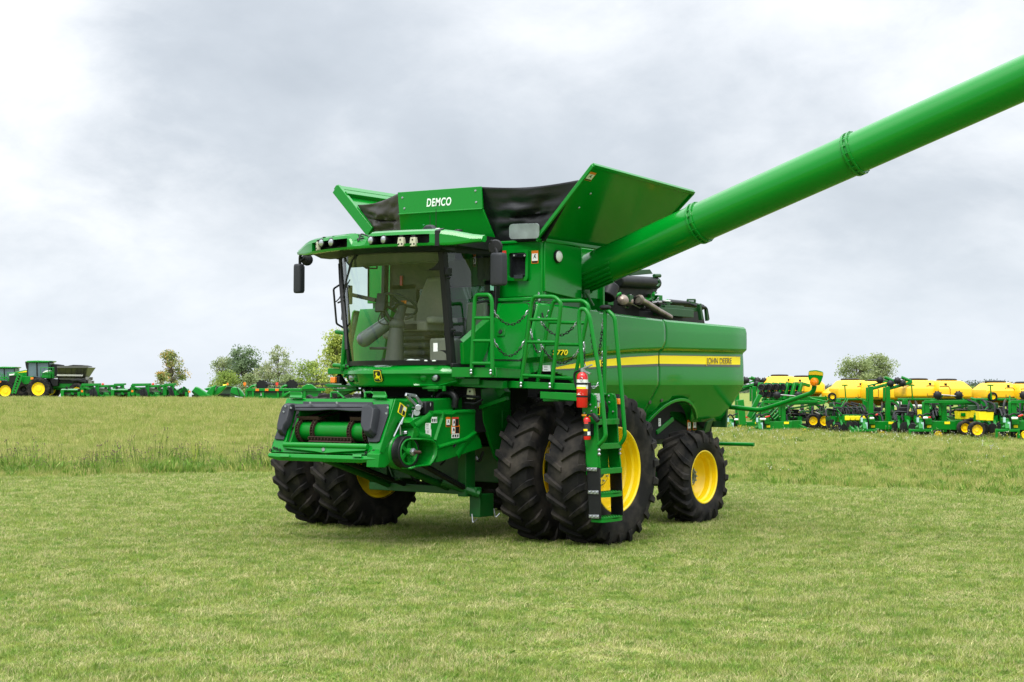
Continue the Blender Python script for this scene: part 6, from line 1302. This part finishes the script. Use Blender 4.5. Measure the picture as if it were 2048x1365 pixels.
def planter(name_label, c, d, tanks, wing=None, arms='flat', wheels=(), boxes=False, rows_=None, extra=None, stand=None, seed=1):
    S = Site('planter', c, d, name_label, 'planter', 'planters with yellow tanks'); P = S.p; R = S.root; rr = random.Random(seed); far = 4.0
    for i, (pxa, pxb, yt, yb, dy) in enumerate(tanks): tank(S, pxa, pxb, yt, yb, dy, 1 if i == 1 else -1)
    if tanks:
        x0, x1 = min(t[0] for t in tanks), max(t[1] for t in tanks); b = MB(); b.beam(P(x0,799,far-.7), P(x1,799,far-.7), .10, .10); b.beam(P(x0,800,far+.8), P(x1,800,far+.8), .14, .16)
        for t in (.1,.5,.9): p = P(lerp(x0,x1,t),800,far-.9); b.beam(p, V((p.x,p.y,.45)), .22, .22); b.beam(p+V((.15,0,-.1)), V((p.x+.6,p.y,.8)), .14, .14)
        b.beam(P(x0,838,far-1.0), P(x1+15,838,far-1.0), .2, .22); b.build('main_frame', GREENR, R, bevel=.02)
        b = MB()
        for pxa, pxb, yt, yb, dy in tanks:
            if dy < 2: continue
            q = P((pxa+pxb)/2, yb+5, dy); b.loft([[q+V((x*.75,y*.5,.16)) for x, y in ((-1,-1),(1,-1),(1,1),(-1,1))], [q+V((x*.45,y*.3,-.16)) for x, y in ((-1,-1),(1,-1),(1,1),(-1,1))]])
        b.build_each('meter_box', ORANGEP, R)
        b = MB()
        for k in range(15):
            p = P(rr.uniform(x0+4,x1-4), rr.uniform(806,820), far-.9-rr.random()*.4); q = P(rr.uniform(x0-15,x1+5), rr.uniform(830,846), 1.0+rr.random()); b.tube(fillet([p, p+V((rr.uniform(-.2,.2),-.4,-.5)), q+V((0,.3,.35)), q], .3, 3), .045, 6)
        b.build_each('seed_hose', PLASTIC, R)
        b = MB(); xg = lerp(x0,x1,.2); b.tube([P(xg,772,far-1.1), P(xg+2,800,far-1.1)], .03, 5); b.obox(P(xg,771,far-1.1), .25, .05, .06); b.build('tank_grab_post', GREENR, R)
        for k in range(9):
            px = lerp(x0-6, x1+6, (k+.5)/9); p = P(px, 846, 1.6+rr.random()*.5); u = MB(); u.beam(p+V((0,.3,.35)), p+V((rr.uniform(-.1,.2),-.4,-.25)), .10, .14); u.obox(p+V((0,.1,.15)), .2, .3, .3); u.tube(fillet([p+V((0,0,.3)), p+V((.1,.2,.75)), p+V((rr.uniform(-.5,.5),.8,.9))], .3, 3), .045, 5, mi=1); u.lathe(p+V((.1,-.45,-.2)), (.4,1,0), [(.001,-.05),(.18,-.05),(.2,0),(.18,.05),(.001,.05)], 12, mi=1); u.lathe(p+V((-.15,-.1,-.15)), (.2,1,0), [(.001,-.04),(.2,-.03),(.2,.03),(.001,.04)], 12, mi=1); u.build('row_unit', [GREENR, PLASTIC], R)
        for k in range(24):
            b = MB(); p = P(rr.uniform(x0-8,x1+8), rr.uniform(808,848), 1.5+rr.random()*2.5); b.obox(p, rr.uniform(.15,.5), .2, rr.uniform(.08,.25), (1,rr.uniform(-.4,.4),0)); b.build_each('valve_block', rr.choice([DARK, GREEND, PLASTIC, GREEND]), R, bevel=.02)
        b = MB()
        for k in range(16):
            p = P(rr.uniform(x0-10,x1+10), rr.uniform(802,850), 1.0+rr.random()*2.2); b.tube([p, p+V((rr.uniform(-.7,.7), rr.uniform(-.3,.3), rr.uniform(-.5,.5)))], rr.uniform(.02,.05), 5)
        b.build_each('strut', GREENR, R)
    if wing is not None:
        w = wing; b = MB(); ytop = 804 if arms == 'flat' else 775
        for dx in (12, 46): b.beam(P(w+dx,ytop-2,0), P(w+dx,864,0), .22, .2); b.beam(P(w+dx-7,ytop,-.1), P(w+dx-7,ytop+28,-.1), .10, .10)
        b.obox(P(w+30,851,.1), 1.5, .5, .36); b.obox(P(w+5,843,0), .55, .6, .25); b.obox(P(w+66,850,.3), .6, .6, .4); b.beam(P(w-8,858,-.2), P(w+12,838,.1), .14, .16); b.beam(P(w+70,848,.2), P(w+98,862,-.3), .16, .16)
        b.build('wing_frame', GREENR, R, bevel=.02)
        b = MB(); b.beam(P(w-23,861,-.5), P(w+24,861,-.5), .10, .10); 
        for dx in (-22, 22): b.beam(P(w+dx,858,-.5), P(w+dx,877,-.5), .09, .09)
        b.beam(P(w,860,-.5), P(w-2,842,-.2), .16, .18); b.build('parking_stand', GREENR, R, bevel=.01)
        b = MB(); b.obox(P(w-6,840,-.35), .08, .08, .20); b.obox(P(w+3,852,-.4), .10, .05, .30); b.build_each('warning_label', mat('pale_blue_label', (.4,.6,.62), .5), R)
        b = MB(); b.tube(fillet([P(w-8,836,-.3), P(w-2,828,-.3), P(w+8,840,-.3), P(w+6,858,-.3), P(w-3,862,-.3)], .25, 4), .04, 6); b.tube(fillet([P(w+2,832,-.35), P(w+15,826,-.3), P(w+26,840,-.2)], .25, 4), .035, 6); b.build_each('hydraulic_hose', PLASTIC, R)
        b = MB(); b.obox(P(w+10+rr.uniform(-6,6),837+rr.uniform(-2,4),-.45), rr.uniform(.12,.3), .12, .10); b.build('white_hose_cap', WHITEP, R, bevel=.04); b = MB(); b.obox(P(w+16+rr.uniform(-8,14),831+rr.uniform(-2,5),-.42), rr.uniform(.1,.25), .06, .07, (1,0,rr.uniform(-.4,.6))); b.build('red_hose_cap', RED, R, bevel=.02)
        wheelpart('gauge_wheel', R, P(w+35,870,-.4), .15, .12, .14, tm=YELLOW)
        b = MB()
        for k in range(5): c2 = P(w-5+k*18, 866, .5); b.lathe(c2, (.5,1,0), [(.001,-.04),(.17,-.04),(.19,0),(.17,.04),(.001,.04)], 14)
        b.build_each('opener_disc', PLASTIC, R)
        b = MB(); b.obox(P(w+52,846,-.1), .22, .12, .10); b.obox(P(w+16,853,-.15), .16, .1, .1); b.build_each('yellow_bracket', YDECAL, R)
        if arms == 'flat':
            b = MB(); b.beam(P(w+8,804,-.1), P(w+115,803,-.6), .10, .12); b.beam(P(w+44,808,0), P(w+128,806,-.6), .10, .12); b.beam(P(w+60,818,0), P(w+130,806,-.6), .07, .08); b.tube([P(w+100,797,-.5), P(w+133,804,-.6), P(w+140,797,-.6)], .05, 6); b.build_each('marker_arm', GREENR, R, bevel=.01)
            wheelpart('gauge_wheel', R, P(w+144,794,-.75), .19, .14, .10)
            b = MB(); b.tube([P(w+38,790,-.2), P(w+75,793,-.3)], .03, 6); b.build('marker_spindle', STEEL, R)
            for dx in (34, 76): disc(P(w+dx,791,-.3), .17, R)
        else:
            b = MB()
            for dx in (12, 46): b.tube([P(w+dx-6,772,0), P(w+dx+38,762,.1)], .04, 6); b.tube(fillet([P(w+dx+2,778,0), P(w+dx+38,768,.05), P(w+dx+50,764,.1), P(w+dx+28,755,.1)], .1, 3), .07, 7)
            b.build_each('marker_arm', GREENR, R, bevel=.01)
            for x, y in ((31,761),(52,768),(66,762),(76,767)): disc(P(w+x,y,-.1), .15, R)
    for px, py, r, dy in wheels: wheelpart('transport_wheel', R, P(px,py,dy), S.m(r), .30, S.m(r)*.62)
    if boxes:
        for px, py, w_ in boxes:
            b = MB(); p = P(px,py,.6); s = S.m(w_)/2; b.loft([[p+V((x*s,y*.25,z)) for x, y in ((-1,-1),(1,-1),(1,1),(-1,1))] for z in (.0,.12)]+[[p+V((x*s*1.08,y*.28,.36)) for x, y in ((-1,-1),(1,-1),(1,1),(-1,1))]]); o = b.build('seed_box', YDECAL, R, bevel=.03)
            b = MB(); b.obox(p+V((0,0,.39)), s*2.25, .6, .06); b.build('box_lid', PLASTIC, o, bevel=.01)
            if w_ > 18: b = MB(); b.obox(p+V((-s*.2,-.29,.2)), .2, .015, .14); b.build('green_mark', GREEN, o, bevel=.02)
    if rows_:
        x0, x1, n, y = rows_
        for k in range(n):
            px = lerp(x0, x1, k/(n-1)); b = MB(); p = P(px,y,.8+.25*k); b.beam(p, p+V((.25,-.5,-.45)), .12, .16); b.obox(p+V((0,0,.1)), .22, .3, .34); b.obox(p+V((.22,-.6,-.5)), .3, .2, .12); u = b.build('row_unit', GREENR, R, bevel=.01)
            b = MB(); b.obox(p+V((.05,-.22,.12)), .22, .1, .20); b.build('meter_cover', YDECAL, u, bevel=.03)
            b = MB(); b.lathe(p+V((.12,-.3,-.15)), (.3,1,0), [(.001,-.05),(.14,-.05),(.15,0),(.14,.05),(.001,.05)], 12); b.tube(fillet([p+V((0,0,.2)), p+V((-.1,.1,.6)), p+V((-.4,.4,.55))], .2, 3), .035, 5); b.build('closing_disc', PLASTIC, u)
    if extra: extra(S)
    return S
def lifted(S):
    for k in range(6):
        for y, dx, r in ((775.5,0,7.4),(789,0,6.4)):
            c = S.p(1525+14.2*k+dx, y-.3*k, .6+.2*k); b = MB(); rad = S.m(r)
            for s_ in (-.10, .10): b.lathe(c+V((s_*.7,s_,0)), (.45,1,0), [(rad*.45,-.05),(rad*.9,-.06),(rad,0),(rad*.9,.06),(rad*.45,.05)], 18); b.lathe(c+V((s_*.7,s_,0)), (.45,1,0), [(.001,-.03),(rad*.5,-.02),(rad*.5,.02),(.001,.03)], 14)
            b.build_each('press_wheel', PLASTIC, S.root, k=4)
    b = MB()
    for k in range(7): b.beam(S.p(1520+14*k,766,1.2), S.p(1516+13*k,800,1.0), .14, .16); b.beam(S.p(1522+14*k,768,1.2), S.p(1535+14*k,772,1.4), .12, .14); b.tube([S.p(1500+8*k,840,1.0), S.p(1530+10*k,800,1.2)], .06, 6)
    b.beam(S.p(1540,797,1.0), S.p(1680,797,2.0), .18, .16); b.beam(S.p(1480,800,.3), S.p(1485,850,.3), .35, .3); b.beam(S.p(1497,835,.5), S.p(1520,790,.5), .2, .2); b.build('folded_wing_frame', GREENR, S.root, bevel=.02)
    b = MB()
    for k in range(22): p = S.p(1560+rr_.uniform(0,90), rr_.uniform(808,835), rr_.uniform(.6,1.6)); b.tube([p, p+V((rr_.uniform(-.4,.4),.1,rr_.uniform(-.1,.2)))], .035, 5, mi=int(rr_.random() < .5))
    b.build_each('hose_fittings', [STEEL, GREEND], S.root)
def back_arms(S):
    b = MB(); b.tube([S.p(1482,765,.3), S.p(1500,757,.3), S.p(1530,770,.3)], .06, 6); b.tube([S.p(1515,762,.3), S.p(1545,766,.4)], .06, 6); b.beam(S.p(1470,775,.2), S.p(1520,770,.2), .10, .1); b.beam(S.p(1478,783,.2), S.p(1512,772,.2), .10, .1); b.build_each('marker_arm', GREENR, S.root)
    for x, y in ((1488,761),(1515,762)): disc(S.p(x,y,0), .17, S.root)
rr_ = random.Random(11)
planter('planter at the right edge, twin yellow tanks cut by the picture frame', 2010, 58.5, [(1953,2020,766,799,4.5),(2019,2092,768,801,4)], 2014, 'flat', ((1952,860,17,.5),(1928,856,15,2.5)), [(1975,842,15),(1962,841,15)], seed=1)
planter('planter with twin yellow tanks and seed boxes, big black-tyred wheels at its right front', 1865, 62.5, [(1795,1868,761,797,4.5),(1860,1936,762,798,4)], 1841, 'flat', ((1941,854,17,0),(1971,853,16.5,1.2),(1828,853,14,2)), [(1846,836,17),(1924,839,23),(1942,836,16),(1957,843,14),(1981,844,16),(1996,843,16),(2012,842,16),(2029,841,16)], seed=2)
planter('planter with tall folded marker arms raised in front of its yellow tanks', 1727, 66, [(1663,1730,761,800,5),(1719,1796,763,800,4)], 1729, 'up', ((1822,850,12,.8),), None, (1690,1730,5,842), seed=3)
planter('planter with folded wings and rows of lifted black press wheels', 1590, 70, [(1523,1588,753,790,5),(1575,1645,755,788,4),(1648,1722,773,803,2.2)], 1520, 'flat', ((1625,842,13.5,0),(1648,842,16,.8)), None, (1668,1728,5,846), lifted, seed=4)
planter('farthest planter, half hidden by the tail of the combine', 1456, 75, [], 1462, 'none', (), None, None, back_arms, seed=5)
S = Site('pickup_truck', 1806, 86, 'white pickup truck glimpsed between the planters', 'truck'); q = S.p
b = MB(); b.plate([q(1786,812), q(1790,800), q(1797,799), q(1803,788), q(1818,788), q(1822,799), q(1850,800), q(1850,814), q(1786,815)], (0,1.7,0)); BD = b.build('body', WHITEP, S.root, bevel=.05, seg=3)
b = MB(); b.plate([q(1799,799,-.01), q(1804,790,-.01), q(1817,790,-.01), q(1819,799,-.01)], (0,.02,0)); b.build('side_window', BGLASS, BD); 
for x in (1796,1840): wheelpart('wheel', S.root, V((q(x,0).x,.15,.36)), .36, .25, .22, rm=STEEL)
# ================================================================ camera, light, sky
cam = bpy.data.cameras.new('camera'); co = bpy.data.objects.new('camera', cam); C.objects.link(co)
cam.sensor_width = 36; cam.lens = FPX*36/2048; cam.clip_end = 3000; cam.clip_start = .1
co.location = CAM; co.rotation_euler = (PI/2+PITCH, 0, YAW); SC.camera = co
cam.shift_y = 0
SUN_EL, SUN_AZ = 58, 20
sd_ = V((math.sin(math.radians(SUN_AZ))*math.cos(math.radians(SUN_EL)), -math.cos(math.radians(SUN_AZ))*math.cos(math.radians(SUN_EL)), math.sin(math.radians(SUN_EL))))
su = bpy.data.lights.new('sun', 'SUN'); su.energy = 2.4; su.angle = math.radians(25); su.color = (1,.97,.92)
so = bpy.data.objects.new('sun', su); C.objects.link(so); so.rotation_euler = sd_.to_track_quat('Z', 'Y').to_euler()
w = bpy.data.worlds.new('World'); SC.world = w; w.use_nodes = True; nt = w.node_tree; N = nt.nodes; L = nt.links; bg = N['Background']
def nd_(t, **k):
    n = N.new(t)
    for a, b in k.items(): setattr(n, a, b)
    return n
def mth(op, a, b=None, c=None, clamp=False):
    n = nd_('ShaderNodeMath', operation=op); n.use_clamp = clamp
    for i, v in enumerate((a, b, c)):
        if v is None: continue
        if isinstance(v, (int, float)): n.inputs[i].default_value = v
        else: L.new(v, n.inputs[i])
    return n.outputs[0]
sky = nd_('ShaderNodeTexSky', sky_type='NISHITA'); sky.sun_disc = False; sky.sun_elevation = math.radians(SUN_EL); sky.sun_rotation = math.radians(180-SUN_AZ); sky.air_density = 1; sky.dust_density = 2
tc = nd_('ShaderNodeTexCoord'); sp = nd_('ShaderNodeSeparateXYZ'); L.new(tc.outputs['Generated'], sp.inputs[0])
zc = mth('MAXIMUM', sp.outputs['Z'], 0.0); den = mth('ADD', zc, .42)
cb = nd_('ShaderNodeCombineXYZ'); L.new(mth('DIVIDE', sp.outputs['X'], den), cb.inputs[0]); L.new(mth('DIVIDE', sp.outputs['Y'], den), cb.inputs[1]); cb.inputs[2].default_value = .0
def nz(scale, det, rough, off):
    mp = nd_('ShaderNodeMapping'); mp.inputs['Location'].default_value = off; L.new(cb.outputs[0], mp.inputs['Vector'])
    n = nd_('ShaderNodeTexNoise'); n.inputs['Scale'].default_value = scale; n.inputs['Detail'].default_value = det; n.inputs['Roughness'].default_value = rough; n.inputs['Distortion'].default_value = .25; L.new(mp.outputs[0], n.inputs['Vector']); return n.outputs['Fac']
n1 = nz(2.3, 9, .56, CLOUD_OFF if 'CLOUD_OFF' in globals() else (3.1, 1.7, 0)); n2 = nz(6.0, 9, .6, (9.1, 4.2, 0))
nn_ = mth('ADD', mth('MULTIPLY', n1, .62), mth('MULTIPLY', n2, .38))
# broad cloud banks at fixed bearings in the sky (centre bearing from a pixel's direction, width, weight)
acc = None
for px, py, rad, wt in ((560,70,.10,-.19),(250,60,.05,-.06),(1080,110,.08,.12),(60,40,.07,.16),(1500,250,.12,-.15),(1900,480,.09,-.14),(900,330,.09,-.18),(1900,80,.10,.12),(300,330,.10,.05),(480,490,.035,-.13),(1150,300,.06,-.10),(700,260,.05,.06),(1600,640,.10,.04)):
    d = ray(px,py).normalized(); dot = nd_('ShaderNodeVectorMath', operation='DISTANCE'); L.new(tc.outputs['Generated'], dot.inputs[0]); dot.inputs[1].default_value = d
    g = mth('EXPONENT', mth('MULTIPLY', mth('POWER', mth('DIVIDE', dot.outputs['Value'], rad), 2.0), -1.0)); g = mth('MULTIPLY', g, wt)
    acc = g if acc is None else mth('ADD', acc, g)
fac = mth('ADD', nn_, mth('MULTIPLY', acc, mth('ADD', mth('MULTIPLY', n2, 1.2), .25)))
ramp = nd_('ShaderNodeValToRGB'); L.new(fac, ramp.inputs[0]); cr = ramp.color_ramp
cr.elements[0].position = .24; cr.elements[0].color = (.50,.55,.61,1); cr.elements[1].position = .74; cr.elements[1].color = (1.12,1.12,1.12,1)
for p, c in ((.36,(.60,.65,.71,1)),(.46,(.75,.79,.84,1)),(.55,(.88,.91,.945,1)),(.64,(1.0,1.01,1.03,1))): e = cr.elements.new(p); e.color = c
# pale blue-grey band low over the horizon
hb = nd_('ShaderNodeMapRange'); hb.inputs['From Min'].default_value = .0; hb.inputs['From Max'].default_value = .13; hb.inputs['To Min'].default_value = .8; hb.inputs['To Max'].default_value = 0; hb.interpolation_type = 'SMOOTHSTEP'; L.new(sp.outputs['Z'], hb.inputs['Value'])
mx = nd_('ShaderNodeMix', data_type='RGBA'); L.new(hb.outputs[0], mx.inputs['Factor']); L.new(ramp.outputs[0], mx.inputs['A']); mx.inputs['B'].default_value = (.72,.785,.865,1)
# the overcast is brighter overhead than near the horizon
zr = nd_('ShaderNodeMapRange'); zr.inputs['From Min'].default_value = .30; zr.inputs['From Max'].default_value = .9; zr.inputs['To Min'].default_value = 1; zr.inputs['To Max'].default_value = ZEN if 'ZEN' in globals() else 3.3; zr.interpolation_type = 'SMOOTHSTEP'; L.new(sp.outputs['Z'], zr.inputs['Value'])
ml = nd_('ShaderNodeVectorMath', operation='SCALE'); L.new(mx.outputs['Result'], ml.inputs[0]); L.new(zr.outputs[0], ml.inputs['Scale'])
nk = nd_('ShaderNodeVectorMath', operation='SCALE'); L.new(sky.outputs[0], nk.inputs[0]); nk.inputs['Scale'].default_value = .10
fin = nd_('ShaderNodeMix', data_type='RGBA'); fin.inputs['Factor'].default_value = .92; L.new(nk.outputs[0], fin.inputs['A']); L.new(ml.outputs[0], fin.inputs['B'])
L.new(fin.outputs['Result'], bg.inputs['Color']); bg.inputs['Strength'].default_value = 1.0
SC.view_settings.view_transform = 'Standard'; SC.view_settings.look = 'None'; SC.view_settings.exposure = .24; SC.view_settings.gamma = 1
SC.render.engine = 'CYCLES'; SC.cycles.max_bounces = 8; SC.cycles.transparent_max_bounces = 16; SC.cycles.use_denoising = True; SC.cycles.caustics_reflective = False; SC.cycles.caustics_refractive = False
